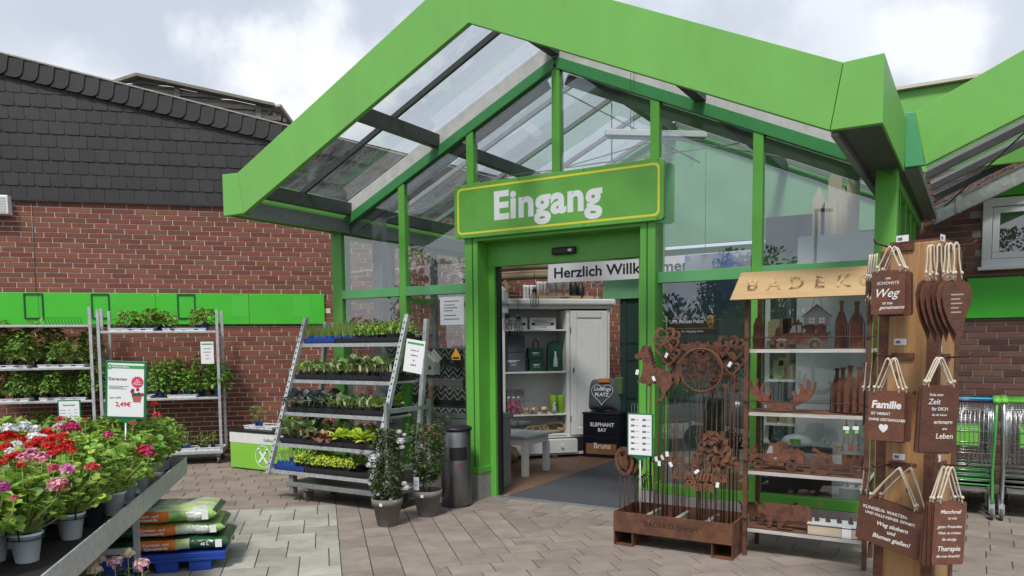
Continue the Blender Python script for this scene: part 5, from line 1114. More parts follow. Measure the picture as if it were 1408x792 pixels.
# ---------------------------------------------------------------- plywood-topped shelf
PLY = mat('plywood', (.50, .34, .16), .6, var=.12, scale=5, stretch=(.6, 3, 5), col2=(.42, .27, .115))
M_BRD = mat('weathered_white_board', (.50, .49, .46), .85, var=.25, scale=12, stretch=(.5, 4, 4), dirt=.35)
sh = thing('decor_shelf', 'rusted steel shelf with plywood header full of rust figures', 'shelf', (0, 0, 0))
hX0, hX1 = 2.04, 2.90
for x in (hX0, hX1 - .03):
    for y in (-.90, -.52): MB().box(x, y, 0, x + .03, y + .03, 1.98).build('leg', RUST, sh)
for z in (1.56, 1.09, .645, .205):
    MB().box(hX0 + .0, -.865, z - .028, hX1, -.50, z - .001).build('board', M_BRD, sh, bevel=.002); MB().box(hX0 + .004, -.86, z, hX1 - .004, -.505, z + .0025).build('rust_sheet', RUSTL, sh)
    r_ = MB(); r_.tube([(hX0 - .02, -.912, z + .085), (hX1 + .03, -.912, z + .085)], .004, 5); r_.build('guard_rod', RUSTD, sh)
hd = MB(); q0, q1 = Vector((1.955, -1.0, 1.925)), Vector((2.0, -.86, 2.125)); hd.add([(1.955, -1.0, 1.925), (2.97, -1.0, 1.925), (2.95, -.86, 2.13), (2.0, -.86, 2.13), (1.955, -.985, 1.92), (2.97, -.985, 1.92), (2.95, -.845, 2.125), (2.0, -.845, 2.125)], [(0, 1, 2, 3), (7, 6, 5, 4), (1, 0, 4, 5), (2, 1, 5, 6), (3, 2, 6, 7), (0, 3, 7, 4)]); hd.build('header_board', PLY, sh)
an = math.atan2(.14, .205)
def stencil(ch, x, m): o = lettering(sh, ch, .15, m, (x, -.9345, 2.027), rot=(PI / 2 - an, 0, 0), bold=.012, ext=.0004, name='burnt_letter')
BURN = mat('scorched_mark', (.17, .10, .045), .8, var=.5, scale=24, col2=(.46, .31, .145)); BURN2 = mat('faint_scorch', (.40, .26, .12), .8, var=.3, scale=24, col2=(.49, .335, .155))
for i, ch in enumerate('BADEKO'): stencil(ch, 2.10 + i * .155, BURN if i in (0, 2, 3, 4) else BURN2)
def fig(name, label, cat, px, py, y, polys, s=1., thick=.004, m=RUST, rings=(), rz=0., double=0., group='rust figures on the shelf', holes=()):
    """flat cut plate figure standing with its foot at the pixel; outline points in metres"""
    P = gy(px, py, y); t_ = thing(name, label, cat, P, rz, group)
    for k in range(2 if double else 1):
        for i, p_ in enumerate(polys): MB().xz([(x * s, z * s) for x, z in p_], k * double + i * .0007, thick).build('plate', m, t_)
    for cx_, cz_, r0, r1 in rings: MB().ring(cx_ * s, cz_ * s, r0 * s, r1 * s, -.004, thick, 20).build('wheel_ring', m, t_)
    for w_ in holes: MB().xz([(x * s, z * s) for x, z in w_], -.0035, .001).build('window_opening', mat('opening_grey', (.30, .33, .33), .4), t_)
    MB().box(-.05 * s, -.02, -.0005, .05 * s, .03, .0025).build('foot_plate', m, t_); return t_
TRUCK = [(-.22, .05), (-.218, .095), (-.19, .118), (-.13, .125), (-.085, .128), (-.055, .195), (-.048, .212), (.025, .215), (.032, .128), (.21, .128), (.215, .05), (.18, .045)] + arc(.12, .04, .056, 0, 180, 8) + [(-.07, .045)] + arc(-.13, .04, .056, 0, 180, 8)
WINDOWS = [[(-.068, .136), (-.046, .192), (-.022, .194), (-.022, .136)], [(-.012, .136), (-.012, .195), (.016, .197), (.021, .136)]]
SHEEP = [(0, 0), (0, .03), (-.025, .04), (-.03, .055), (-.01, .065), (.02, .07), (.06, .068), (.075, .05), (.072, 0)]
fig('truck_figure', 'rusted pickup silhouette with sheep on the uppermost shelf board', 'figure', 1098, 481, -.80, [TRUCK, [(x + .05, z + .128) for x, z in SHEEP], [(x + .13, z + .128) for x, z in SHEEP], [(-.18, .12), (-.175, .17), (-.15, .185), (-.13, .16), (-.135, .12)], [(-.03, .2), (-.01, .24), (.005, .235), (.0, .2)]], .93, rings=((-.13, .038, .018, .040), (.12, .038, .018, .040)), holes=WINDOWS)
GN = [(-.05, 0), (-.055, .10), (-.045, .16), (-.05, .2), (-.03, .27), (0, .30), (.03, .26), (.045, .2), (.04, .15), (.06, .1), (.05, 0)]
fig('gnome_figure', 'rusted gnome silhouette at the left end of the uppermost board', 'figure', 1043, 480, -.72, [GN], .85, rz=R(30))
BOT = [(-.045, 0), (-.045, .20), (-.038, .23), (-.016, .27), (-.014, .34), (-.02, .343), (-.02, .365), (.02, .365), (.02, .343), (.014, .34), (.016, .27), (.038, .23), (.045, .20), (.045, 0)]
def bottle(px, py, y, label, s=.95, rz=0.):
    t_ = fig('bottle_figure', label, 'figure', px, py, y, [BOT], s, rz=rz, group='rust bottle figures'); o_ = MB(); o_.tube([(.056 * s, 0, 0), (.056 * s, 0, .2 * s), (.02 * s, 0, .28 * s)], .004, 5); o_.tube([(-.056 * s, 0, 0), (-.056 * s, 0, .2 * s), (-.02 * s, 0, .28 * s)], .004, 5); o_.build('outline_rod', RUSTD, t_)
bottle(1156, 481, -.72, 'rusted bottle silhouette turned edgewise on the uppermost board', .97, R(55)); bottle(1177, 482, -.76, 'rusted bottle silhouette facing front on the uppermost board')
for i, (px, py, s_) in enumerate(((1150, 565, .86), (1158, 566, .88), (1168, 567, .92), (1180, 568, .9), (1190, 567, .95))): bottle(px, py, -.70 - .03 * i, 'rusted bottle silhouette in the tight group on the second board', s_, R(40 - 10 * i))
ANT = [(0, .0), (.04, .005), (.10, .02), (.16, .05), (.20, .09), (.225, .15), (.23, .19), (.215, .195), (.205, .15), (.19, .13), (.185, .20), (.165, .215), (.168, .16), (.15, .12), (.135, .175), (.115, .18), (.125, .12), (.105, .085), (.085, .13), (.068, .125), (.085, .07), (.05, .05), (.02, .045), (0, .04)]
t_ = fig('antler_figure', 'wide pair of rusted antlers on the second board', 'figure', 1074, 562, -.82, [[(x + .0, z) for x, z in ANT], [(-x, z) for x, z in ANT]], 1.05, double=.03)
TR2 = TRUCK
fig('truck_figure', 'rusted pickup with heart on its door and a load of flowers, third board', 'figure', 1066, 647, -.80, [TR2, [(.05, .12), (.045, .16), (.07, .18), (.09, .165), (.11, .19), (.13, .17), (.16, .185), (.18, .16), (.2, .165), (.205, .12)], [(-.19, .12), (-.2, .17), (-.17, .19), (-.15, .16), (-.15, .12)], [(.0, .2), (.03, .235), (.05, .2), (.08, .23), (.09, .18), (.05, .13), (.02, .13)]], .95, rings=((-.13, .038, .018, .040), (.12, .038, .018, .040)), double=.05, holes=WINDOWS[:1] + [[(x * .2 - .0, z * .2 + .098) for x, z in heartpts(1.0)]])
h_ = MB(); h_.xz([(x * .22, z * .22) for x, z in heartpts(1.0)], 0, .003); o = tag(h_.build('heart_cutout', BLACK, None, gy(1058, 630, -.807)), 'small dark heart on the door of the rusted pickup', 'heart')
bpy.data.objects.remove(o)
TRAC = [(-.06, .06), (-.07, .12), (-.12, .13), (-.125, .15), (-.085, .155), (-.04, .14), (-.02, .09), (0, .085), (.03, .085), (.03, .15), (.155, .15), (.16, .13), (.155, .07), (.12, .055), (.02, .05)]
fig('tractor_figure', 'rusted tractor silhouette on the third board', 'figure', 1150, 656, -.82, [TRAC, [(-.155, .16), (-.10, .145), (-.095, .155), (-.14, .185)], [(-.02, .14), (.0, .19), (.006, .187), (-.01, .135)], [(-.03, .20), (.03, .185), (.032, .19), (-.028, .206)]], 1.12, rings=((-.09, .075, .045, .07), (-.09, .075, .012, .032), (.12, .045, .022, .042)))
COW = [(-.20, .13), (-.19, .155), (-.15, .16), (-.13, .18), (-.06, .175), (.05, .175), (.14, .18), (.17, .16), (.18, .10), (.175, .06), (.165, .0), (.14, .0), (.145, .06), (.11, .065), (.0, .06), (-.03, .0), (-.055, .0), (-.06, .06), (-.09, .065), (-.10, .0), (-.125, .0), (-.13, .08), (-.165, .10), (-.19, .09)]
for i, (px, py, y, s_, lb) in enumerate(((1052, 722, -.66, .95, 'rear'), (1080, 727, -.80, 1.05, 'front'))):
    t_ = fig('cow_figure', '%s rusted cow silhouette on the lowest board' % lb, 'figure', px, py, y, [COW, [(-.2, .15), (-.225, .175), (-.215, .18), (-.185, .158)], [(-.17, .155), (-.15, .18), (-.143, .175), (-.158, .15)]], s_); tl_ = MB(); tl_.tube([(.17 * s_, 0, .16 * s_), (.2 * s_, 0, .19 * s_), (.23 * s_, 0, .2 * s_)], .003, 5); tl_.build('tail', RUSTD, t_); fl_ = MB(); fl_.ring(.235 * s_, .2 * s_, 0, .014, 0, .003, 10); fl_.build('tail_tuft', RUST, t_)
P = gy(1145, 741, -.80); bxx = thing('bird_box', 'pale wooden box of small rusted birds on the lowest board', 'box', (P.x, -.80, .208))
MB().box(-.165, -.05, 0, .165, .15, .075).build('box_body', mat('pale_crate_wood', (.52, .45, .33), .75, var=.15, scale=6, stretch=(.5, 4, 4)), bxx); MB().box(-.17, -.055, .0755, .17, .155, .083).build('box_lid', mat('pale_blue_lid', (.50, .56, .57), .6), bxx)
BIRD = [(-.014, 0), (-.02, .02), (-.012, .03), (-.013, .042), (-.004, .05), (.006, .044), (.008, .03), (.018, .015), (.016, 0)]
for k in range(4): t_ = thing('bird_figure', 'small rusted bird on the pale box, %s' % ['leftmost', 'second from left', 'third from left', 'rightmost'][k], 'figure', (P.x - .115 + k * .077, -.80 + .03, .292), 0, 'small birds on the pale box'); MB().xz(BIRD, 0, .005).build('body', RUSTD, t_); MB().xz([(x * .8, z * .9) for x, z in BIRD], .012, .005).build('wing', RUSTD, t_)
o = MB().box(-.03, 0, -.05, .03, .002, .05).build('price_tag', PAPER, bxx, (.10, -.058, .03))
# hanging pieces under the header
P = gy(1123, 449, -.70); t_ = thing('hanging_house_sign', 'grey hanging house sign with two windows under the plywood header', 'sign', P)
MB().xz([(-.09, 0), (-.09, .08), (0, .155), (.09, .08), (.09, 0)], 0, .003).build('house_plate', mat('zinc_plate', (.33, .34, .34), .5, .5, var=.1), t_)
rf = MB(); rf.beam((-.105, -.002, .07), (0, -.002, .16), .008, .012, (0, 1, 0)); rf.beam((.105, -.002, .07), (0, -.002, .16), .008, .012, (0, 1, 0)); rf.build('roof_strip', mat('tan_strip', (.30, .22, .13), .8), t_)
for x in (-.035, .035):
    for dx in (-.011, .011):
        for dz in (-.011, .011): MB().box(x + dx - .009, -.003, .045 + dz - .009, x + dx + .009, -.0018, .045 + dz + .009).build('window_pane', WPRINT, t_)
lettering(t_, 'zuhause', .06, RUSTD, (0, 0, -.045), ext=.002, shear=.2, name='cut_letters')
w_ = MB(); w_.tube([(-.06, 0, 0), (-.06, 0, -.035)], .0015, 4); w_.tube([(.06, 0, 0), (.06, 0, -.035)], .0015, 4); w_.tube([(-.04, 0, .12), (0, 0, .30)], .0015, 4); w_.tube([(.04, 0, .12), (0, 0, .30)], .0015, 4); w_.build('wire', ALUD, t_)
for k, px in enumerate((1163, 1176)):
    P = gy(px, 620, -.86); t_ = thing('figure_pendant', ['rusted stick figure hanging by the tractor', 'second rusted stick figure hanging at the shelf end'][k], 'ornament', P); b = MB(); b.tube([(0, 0, .33), (0, 0, .2)], .003, 4); b.build('hanger', RUSTD, t_)
    MB().xz([(-.012, .13), (-.02, .17), (-.005, .19), (0, .26), (.005, .19), (.02, .17), (.012, .13)], 0, .004).build('body', RUST, t_)
    for x in (-.022, .022): b = MB(); b.tube([(x * .5, 0, .13), (x, 0, .03)], .0025, 4); b.xz([(x - .012, 0), (x + .01, 0), (x + .004, .04), (x - .006, .04)], 0, .004); b.build('dangling_leg', RUST, t_)
    MB().box(-.02, -.006, .15, .02, -.004, .175).build('price_tag', PAPER, t_); MB().box(-.005, -.009, .125, .018, -.0065, .148).build('discount_sticker', mat('neon_green', (.15, .70, .10), .5), t_)
# ================================================================== TIMBER PILLAR WITH HANGING RUST SIGNS
WOODP = mat('oiled_pine', (.50, .29, .125), .6, var=.3, scale=4, stretch=(7, 7, .35), col2=(.34, .17, .065), bump=.35, bscale=22, dirt=.3)
PC = Vector(CAM) + Vector(ray(1286, 560)) * 3.83; PRZ = R(-17.5); PS = .278; PH = 2.105
pil = thing('timber_pillar', 'square pine display pillar with rusted corner strips', 'pillar', (PC.x, PC.y, 0), PRZ)
MB().box(-PS, 0, .03, 0, PS, PH).build('post', WOODP, pil, bevel=.004)
for x, y in ((0, 0), (-PS, 0), (0, PS)):
    b = MB(); b.box(x - (.045 if x == 0 else .006), y - .006, .0, x + (.006 if x == 0 else .04), y - .0005, PH - .03) if y == 0 else None
    if x == 0: b.box(.0005, y - .0055 if y == 0 else y - .045, .0, .006, y + (.04 if y == 0 else .006), PH - .03)
    b.build('corner_strip', RUST, pil)
MB().box(-PS + .03, .02, PH, -.01, PS - .01, PH + .015).build('top_plate', RUST, pil); MB().box(-PS - .05, -.05, 0, .05, PS + .05, .03).build('base_plate', RUST, pil)
PM = Matrix.Translation((PC.x, PC.y, 0)) @ Matrix.Rotation(PRZ, 4, 'Z'); PMI = PM.inverted(); CL_ = PMI @ Vector(CAM)
def pf(px, py, y):                         # pillar-local point on the plane parallel to its front face
    d = PMI.to_3x3() @ Vector(ray(px, py)); return CL_ + d * ((y - CL_.y) / d.y)
def pr_(px, py, x): d = PMI.to_3x3() @ Vector(ray(px, py)); return CL_ + d * ((x - CL_.x) / d.x)
for px, py in ((1228, 340), (1228, 490), (1224, 640)):
    q = pf(px + 15, py, 0); MB().box(q.x - .06, -.012, q.z - .018, q.x + .05, -.0005, q.z + .018).build('hook_bar', RUST, pil); b = MB(); b.tube([(q.x - .05, -.012, q.z), (q.x - .055, -.20, q.z + .01), (q.x - .055, -.22, q.z + .03)], .005, 6); b.build('hook', RUSTD, pil)
for px, py in ((1290, 338), (1290, 492), (1290, 640)):
    q = pr_(px, py, 0); MB().box(.0005, .05, q.z - .018, .012, .15, q.z + .018).build('hook_bar', RUST, pil); b = MB(); b.tube([(.012, .10, q.z), (.115, .10, q.z + .008), (.13, .10, q.z + .025)], .005, 6); b.build('hook', RUSTD, pil)
for px, py, fr in ((1241, 328, 1), (1238, 470, 1), (1236, 628, 1), (1291, 326, 0), (1288, 480, 0), (1278, 632, 0), (1290, 631, 0)):
    if fr: q = pf(px, py, 0); o = MB().box(-.03, -.0015, -.016, .03, -.0003, .016).build('price_label', PAPER, pil, (q.x, 0, q.z)); MB().box(-.022, -.003, -.008, .0, -.0018, .006).build('barcode', INKG, o)
    else: q = pr_(px, py, 0); o = MB().box(.0003, -.03, -.016, .0015, .03, .016).build('price_label', PAPER, pil, (0, max(.03, min(PS - .03, q.y)), q.z)); MB().box(.0018, -.022, -.008, .003, .0, .006).build('barcode', INKG, o)
for x, z, r_ in ((-.185, 1.44, .018), (-.14, 1.33, .012), (-.10, 1.35, .01), (-.065, 1.335, .010), (-.09, .98, .012), (-.12, .85, .01)): MB().ring(x, z, 0, r_, -.0012, .002, 14).build('wood_knot', mat('dark_knot', (.14, .06, .025), .6), pil)
CORD = mat('cotton_cord', (.62, .55, .43), .9, var=.1, scale=30)
RSIGN = mat('sign_rust', (.17, .066, .036), .7, var=.4, scale=11, bump=.3, bscale=90, col2=(.095, .040, .026), isl=.3)
def hang(name, label, Pl, face, w, h, tilt, hookz, text=(), shape='rect', group=None, topdx=0., yaw=0., cords=True):
    """a plate hung on a pillar hook by a cotton cord; Pl = plate centre in pillar coordinates"""
    o = thing(name, label, 'sign', PM @ Vector(Pl), 0, group); base = PRZ + (0 if face == 'F' else PI / 2) + yaw; o.rotation_euler = Matrix.Rotation(base, 4, 'Z').to_3x3().__matmul__(Matrix.Rotation(tilt, 3, 'Y')).to_euler()
    if shape == 'rect': pol = rrect(w, h, .012, 4)
    elif shape == 'tilted': pol = [(-w / 2 + .01, -h / 2 + .02), (w / 2, -h / 2), (w / 2, h / 2 - .02), (.0, h / 2 - .005), (-w / 2, h / 2)]
    elif shape == 'leaf': pol = [(w * .12, -h / 2), (w * .26, -h * .14), (w * .46, h * .10), (w * .50, h * .24), (w * .42, h * .36), (w * .22, h * .43), (0, h * .40), (-w * .22, h * .43), (-w * .42, h * .36), (-w * .50, h * .22), (-w * .44, h * .04), (-w * .26, -h * .18), (-w * .02, -h * .36)]
    else: pol = [(w / 2 * math.cos(t_) * (1 + .12 * math.cos(8 * t_)), h / 2 * math.sin(t_) * (1 + .12 * math.cos(8 * t_))) for t_ in np.linspace(0, 2 * PI, 32, endpoint=False)]
    MB().xz(pol, 0, .003).build('plate', RSIGN, o)
    for s, sz, z, sh_, b_ in text: lettering(o, s, sz, WPRINT, (0 if not isinstance(z, tuple) else z[0], -.0022, z if not isinstance(z, tuple) else z[1]), shear=sh_, bold=b_)
    if cords:
        dz = hookz - Pl[2]; c = MB(); xs = w * .34 if shape != 'leaf' else .02; zt_ = h / 2 - .012 if shape != 'leaf' else h * .44
        for sx in (-1, 1): c.tube([(sx * xs, -.003, zt_), (sx * xs, .0, zt_ + .02), (sx * xs * .55 + topdx * .5, .003, (zt_ + dz) / 2 + .01), (topdx + sx * .01, .006, dz - .008), (topdx, .006, dz + .004)], .0038, 5)
        for sx in (-1, 1): c.lathe([(.001, -.009), (.007, -.004), (.007, .004), (.001, .009)], 6, (sx * xs, -.004, zt_ + .03))
        c.build('cord', CORD, o)
    return o
def stack(px, py, face, w, h, n, label, text, tilt=0., hook=(0, 0), shape='rect', name='hanging_rust_sign', off=.17, yaw=0., jit=.012, tn=.0):
    hz = (pf(*hook, -.12) if face == 'F' else pr_(*hook, .12)).z
    for k in range(n):
        d = off - k * .026
        q = pf(px, py, -d) if face == 'F' else pr_(px, py, d)
        if k: q = q0 + (Vector((RNG.uniform(-jit, jit) + .006 * k, k * .026, RNG.uniform(-.006, .006) - .004 * k)) if face == 'F' else Vector((-k * .013, RNG.uniform(-jit, jit), RNG.uniform(-.006, .006) - .003 * k)))
        else: q0 = q.copy()
        lb = label if k == 0 else '%s hung behind the sign reading %s' % (['rust sign', 'second rust sign', 'third rust sign', 'fourth rust sign', 'fifth rust sign', 'sixth rust sign'][k - 1], text[-1] if isinstance(text[-1], str) else label.split()[-1])
        hang(name, lb, q, face, w, h, tilt + (RNG.uniform(-.05, .05) if k else 0), hz - (0 if face == 'F' else 0), text[0] if k == 0 else (), shape, 'rust signs hanging on the pillar', yaw=yaw + RNG.uniform(-.03, .03))
stack(1221, 402, 'F', .160, .215, 4, 'rust sign with white script about the way, upper left of the pillar', ([('DER', .013, .068, 0, .01), ('SCHÖNSTE', .021, .045, 0, .0), ('Weg', .060, (-.01, -.005), .35, .004), ('IST DER', .014, (.0, -.055), 0, .02), ('gemeinsame', .024, (.02, -.075), .3, .01)], 'Weg'), hook=(1224, 341))
stack(1218, 572, 'F', .178, .25, 3, 'rust sign headed Familie on the left pillar face', ([('Familie', .052, (0, .055), .15, .035), ('IST HEIMAT', .019, (-.025, .01), 0, .015), ('OHNE ORTSANGABE', .019, (.005, -.02), 0, .015), ('♥', .04, (-.01, -.065), 0, .02)], 'Familie'), hook=(1222, 493))
stack(1221, 724, 'F', .325, .245, 4, 'wide tilted rust sign about ringing and watering flowers', ([('KLINGELN- WARTEN-', .023, (-.025, .070), 0, .004), ('UND FALLS KEINER ÖFFNET:', .0195, (.002, .043), 0, .004), ('Weg säubern', .029, (.02, .002), .2, .01), ('und', .027, (.02, -.030), .2, .01), ('Blumen gießen!', .030, (.025, -.064), .2, .01)], 'Klingeln'), tilt=R(8), hook=(1217, 640), shape='tilted')
stack(1291, 576, 'R', .185, .31, 3, 'rust sign with thin verse about time on the right pillar face', ([('Ende einer', .016, (-.02, .11), .1, 0), ('Zeit', .036, (-.03, .078), .2, 0), ('für DICH', .021, (0, .045), 0, 0), ('die dir keiner', .014, (0, .018), .1, 0), ('erinnern', .027, (.02, -.015), .15, 0), ('ans', .018, (.03, -.045), .1, 0), ('Leben', .036, (.03, -.08), .15, 0)], 'Zeit'), hook=(1300, 492), off=.13, yaw=R(-32), tilt=R(2))
stack(1305, 733, 'R', .165, .30, 5, 'tall rust sign with handwritten verse at the lower right of the pillar', ([('Manchmal', .026, (0, .10), .2, .005), ('ist mit', .018, (.01, .07), .2, 0), ('guten Freunden', .02, (0, .03), .2, 0), ('Wein zu trinken', .018, (0, .0), .2, 0), ('die einzige', .018, (0, -.03), .2, 0), ('Therapie', .034, (0, -.075), .2, .005), ('die man braucht!', .018, (0, -.11), .2, 0)], 'Manchmal'), hook=(1302, 640), off=.16, yaw=R(-32), tilt=R(2))
hz = pr_(1305, 336, .12).z
for k in range(6):
    d = .22 - k * .034; q = pr_(1316, 424, .17) + Vector((-k * .026, .0, RNG.uniform(-.008, .008)))
    o = hang('hanging_rust_leaf', ['outermost rusted leaf plate hanging on the upper right hook', 'second rusted leaf plate from the outside, upper right hook', 'third rusted leaf plate on the upper right hook', 'fourth rusted leaf plate on the upper right hook', 'fifth rusted leaf plate on the upper right hook', 'innermost rusted leaf plate beside the corner strip'][k], q, 'R', .145, .31, RNG.uniform(-.04, .04), hz, (), 'leaf', 'rust leaves hanging on the pillar', yaw=R(-38 + k * 3))
    if k == 0: print_rows(o, -.03, .03, (.07, .05, .03, .01, -.01), .006, mat('faint_white_print', (.42, .36, .32), .7))
for k in range(7):
    d = .05 + .025 * k; q = pf(1196 - k * 1.2, 400 + (k % 2) * 30, -.02 + .02 * k); o = hang('hanging_rust_flower', 'dark rusted flower plate hanging in the bunch left of the pillar', (q.x - .0, .02 + .018 * k, q.z), 'F', .11, .12, RNG.uniform(-.2, .2), pf(1210, 348, 0).z, (), 'flower', 'rust flowers left of the pillar', yaw=R(-60), topdx=.04)
for py, hk_ in ((560, 500), (700, 650)):
    for k in range(2): q = pf(1186 - 4 * k, py, .06); hang('hanging_rust_sign', 'dark rust sign seen edgewise on the hidden left pillar face' + (', lower pair' if py > 600 else ', upper pair'), (-PS - .08 - .03 * k, .08, q.z), 'F', .14, .19, .03, pf(1200, hk_, .06).z, (), 'rect', 'edgewise rust signs left of the pillar', yaw=R(-70))
b = MB()
for z in (1.96, 1.36, .76): b.tube([(-PS, .08, z), (-PS - .09, .08, z + .01), (-PS - .10, .08, z + .02)], .004, 6)
b.build('side_hooks', RUSTD, pil)
# ================================================================== SHOPPING TROLLEYS
CHR = mat('chrome_wire', (.55, .56, .57), .25, .9, var=.08); GRP = mat('lime_plastic', (.16, .50, .07), .4); NAVY = mat('navy_handle', (.01, .025, .09), .35); CYAN = mat('cyan_handle', (.05, .42, .62), .35); GTUBE = mat('green_tube', (.06, .32, .07), .35)
def cart(label, P, hm, frame, rz=0.):
    t_ = thing('shopping_trolley', label, 'shopping trolley', P, rz, 'nested shopping trolleys'); w = .27
    b = MB(); b.tube([(-w, 0, 1.07), (w, 0, 1.07)], .017, 8); b.build('handle', hm, t_)
    for s in (-1, 1):
        b = MB(); b.lathe([(.024, -.03), (.026, 0), (.024, .03)], 10, (0, 0, 0)); b.v = [(s * w + v[2], v[1], 1.07 + v[0]) for v in b.v]; b.build('handle_cap', GRP, t_)
        b = MB(); b.tube([(s * w, .0, 1.06), (s * (w - .005), .02, .75), (s * (w - .015), .08, .42), (s * (w - .01), .04, .2), (s * (w - .01), .03, .13)], .013, 8); b.build('frame_tube', frame, t_)
        b = MB(); b.tube([(s * (w - .015), .08, .42), (s * (w - .04), .5, .24), (s * (w - .06), .86, .2)], .011, 6); b.build('chassis_tube', frame, t_)
        for y, x in ((.03, w - .01), (.84, w - .07)):
            o = MB(); o.tube([(s * x - .013, y + .02, .062), (s * x + .013, y + .02, .062)], .062, 16); o.build('wheel', mat('grey_rubber', (.09, .09, .095), .6), t_); f = MB(); f.box(s * x - .022, y - .02, .06, s * x + .022, y + .035, .145); f.build('wheel_fork', GALV, t_)
    b = MB()
    def bw_(u, v): return None
    z0, z1 = .50, .99
    def tw(y): return w - .02 - .07 * y / .85
    for k in range(15):
        x = -1 + 2 * k / 14; b.tube([(x * tw(.03), .03, z0 + .0), (x * tw(.03), .02, z1 - .02)], .0024, 4); b.tube([(x * tw(.8), .80, z0 + .06), (x * tw(.86), .86, z1)], .0024, 4); b.tube([(x * tw(.03), .03, z0), (x * tw(.8), .8, z0 + .06)], .0024, 4)
    for s in (-1, 1):
        for k in range(14): y = .03 + .82 * k / 13; b.tube([(s * tw(y) * .97, y, z0 + .06 * y), (s * tw(y), y, z1)], .0024, 4)
        for k in range(6): z = z0 + (z1 - z0) * k / 5; b.tube([(s * tw(.03), .03, z), (s * tw(.85), .85, z + .01)], .0032 if k in (0, 5) else .0022, 4)
    for k in range(6): z = z0 + (z1 - z0) * k / 5; b.tube([(-tw(.03), .03, z), (tw(.03), .03, z)], .0032, 4); b.tube([(-tw(.85), .85, z + .01), (tw(.85), .85, z + .01)], .0032, 4)
    stuff(b.build('wire_basket', CHR, t_))
    MB().box(-.15, .035, .66, .15, .05, .82).build('child_seat_flap', GRP, t_, bevel=.006)
    b = MB(); b.box(-w + .05, .12, .235, w - .05, .8, .243); b.build('lower_tray', mat('worn_tray', (.30, .30, .29), .6, var=.4, scale=8), t_)
    for k in range(4): z = .245 + .045 * k; b = MB(); b.tube([(-w + .02, .08 + .02 * k, z + .06), (w - .02, .08 + .02 * k, z + .06)], .008, 6); b.build('cross_bar', frame, t_)
    return t_
xc = gy(1371, 548, 1.3).x - .27
cart('front trolley with navy handle in the left nest', (xc, 1.28, 0), NAVY, GTUBE); cart('trolley with cyan handle, second in the left nest', (xc, 1.5, 0), CYAN, CHR); cart('trolley with navy handle, third in the left nest', (xc, 1.72, 0), NAVY, GTUBE)
xc2 = gy(1381, 545, 1.35).x + .27
cart('front trolley with lime handle in the right nest', (xc2, 1.30, 0), GRP, CHR); cart('trolley with lime handle, second in the right nest', (xc2, 1.55, 0), GRP, CHR); cart('trolley with lime handle, third in the right nest', (xc2, 1.80, 0), GRP, CHR)
# ================================================================== INSIDE THE PAVILION
M_FL = bpy.data.materials.new('clinker_floor'); M_FL.use_nodes = True
_t = M_FL.node_tree; _b = _t.nodes['Principled BSDF']; _b.inputs['Roughness'].default_value = .6
_bt = _t.nodes.new('ShaderNodeTexBrick'); _tc = _t.nodes.new('ShaderNodeTexCoord'); _t.links.new(_tc.outputs['Object'], _bt.inputs[0]); _bt.inputs['Scale'].default_value = 4.2; _bt.inputs['Color1'].default_value = (.20, .105, .065, 1); _bt.inputs['Color2'].default_value = (.155, .085, .055, 1); _bt.inputs['Mortar'].default_value = (.11, .075, .055, 1); _bt.inputs['Mortar Size'].default_value = .012; _t.links.new(_bt.outputs[0], _b.inputs['Base Color'])
structure(MB().box(-2.84, .14, -.005, 2.84, 3.6, .003).build('shop_floor', M_FL))
structure(MB().add([(-2.84, 3.6, 0.002), (2.84, 3.6, .002), (2.84, 9, .002), (-2.84, 3.7, .002)], [(0, 1, 2, 3)]).build('shop_floor', M_FL))
tag(MB().box(-.69, .17, .0035, .86, 3.3, .012).build('entrance_mat', mat('charcoal_mat', (.066, .069, .080), .95, var=.35, scale=60, bump=.6, bscale=200)), 'large charcoal entrance mat inside the doorway', 'mat')
pt = thing('shop_partition', 'dark green shop partition behind the cabinet', 'partition', (0, 0, 0))
DKG = mat('dark_green_panel', (.022, .05, .042), .55, var=.1)
MB().box(-.95, 3.75, 0, 2.95, 3.85, 2.25).build('panel', DKG, pt)
for x in np.arange(-.9, 2.9, .65): MB().box(x, 3.735, 0, x + .05, 3.749, 2.25).build('panel_post', GREENF if abs(x + .25) < .1 else DKG, pt)
for z in (.8, 1.35, 1.6): MB().box(-.95, 3.742, z, 2.95, 3.7495, z + .02).build('panel_seam', mat('seam_green', (.012, .028, .024), .6), pt)
MB().box(-1.2, 3.70, 2.25, 2.95, 3.85, 2.9).build('header_beam', mat('pale_green_sheet', (.20, .46, .24), .5), pt)
MB().box(-.42, 3.64, 0, -.34, 3.73, 2.3).build('green_post', GREENF, pt)
MB().box(2.2, 3.2, 0, 2.84, 3.7, 2.9).build('return_panel', DKG, pt)
# ---------------------------------------------------------------- white cabinet
WHP = mat('white_painted_wood', (.78, .78, .76), .5, var=.06, scale=5, dirt=.06)
cb = thing('white_cabinet', 'tall white cabinet with open shelves, panelled door and drawer', 'cabinet', W(0, 3.15), R(45))
A0, A1, AD = .16, 1.75, 1.13
MB().box(A0, .0, .04, A0 + .05, .5, 2.10).build('side_panel', WHP, cb); MB().box(A1 - .04, 0, .04, A1, .5, 2.10).build('side_panel', WHP, cb); MB().box(AD - .03, .0, .30, AD + .02, .48, 2.08).build('divider', WHP, cb)
MB().box(A0 + .05, .47, .04, A1 - .04, .5, 2.10).build('back_panel', WHP, cb)
MB().box(A0 - .03, -.03, 2.10, A1 + .03, .52, 2.15).build('cornice', WHP, cb, bevel=.008); MB().box(A0 - .07, -.07, 2.15, A1 + .07, .55, 2.235).build('cornice', WHP, cb, bevel=.02)
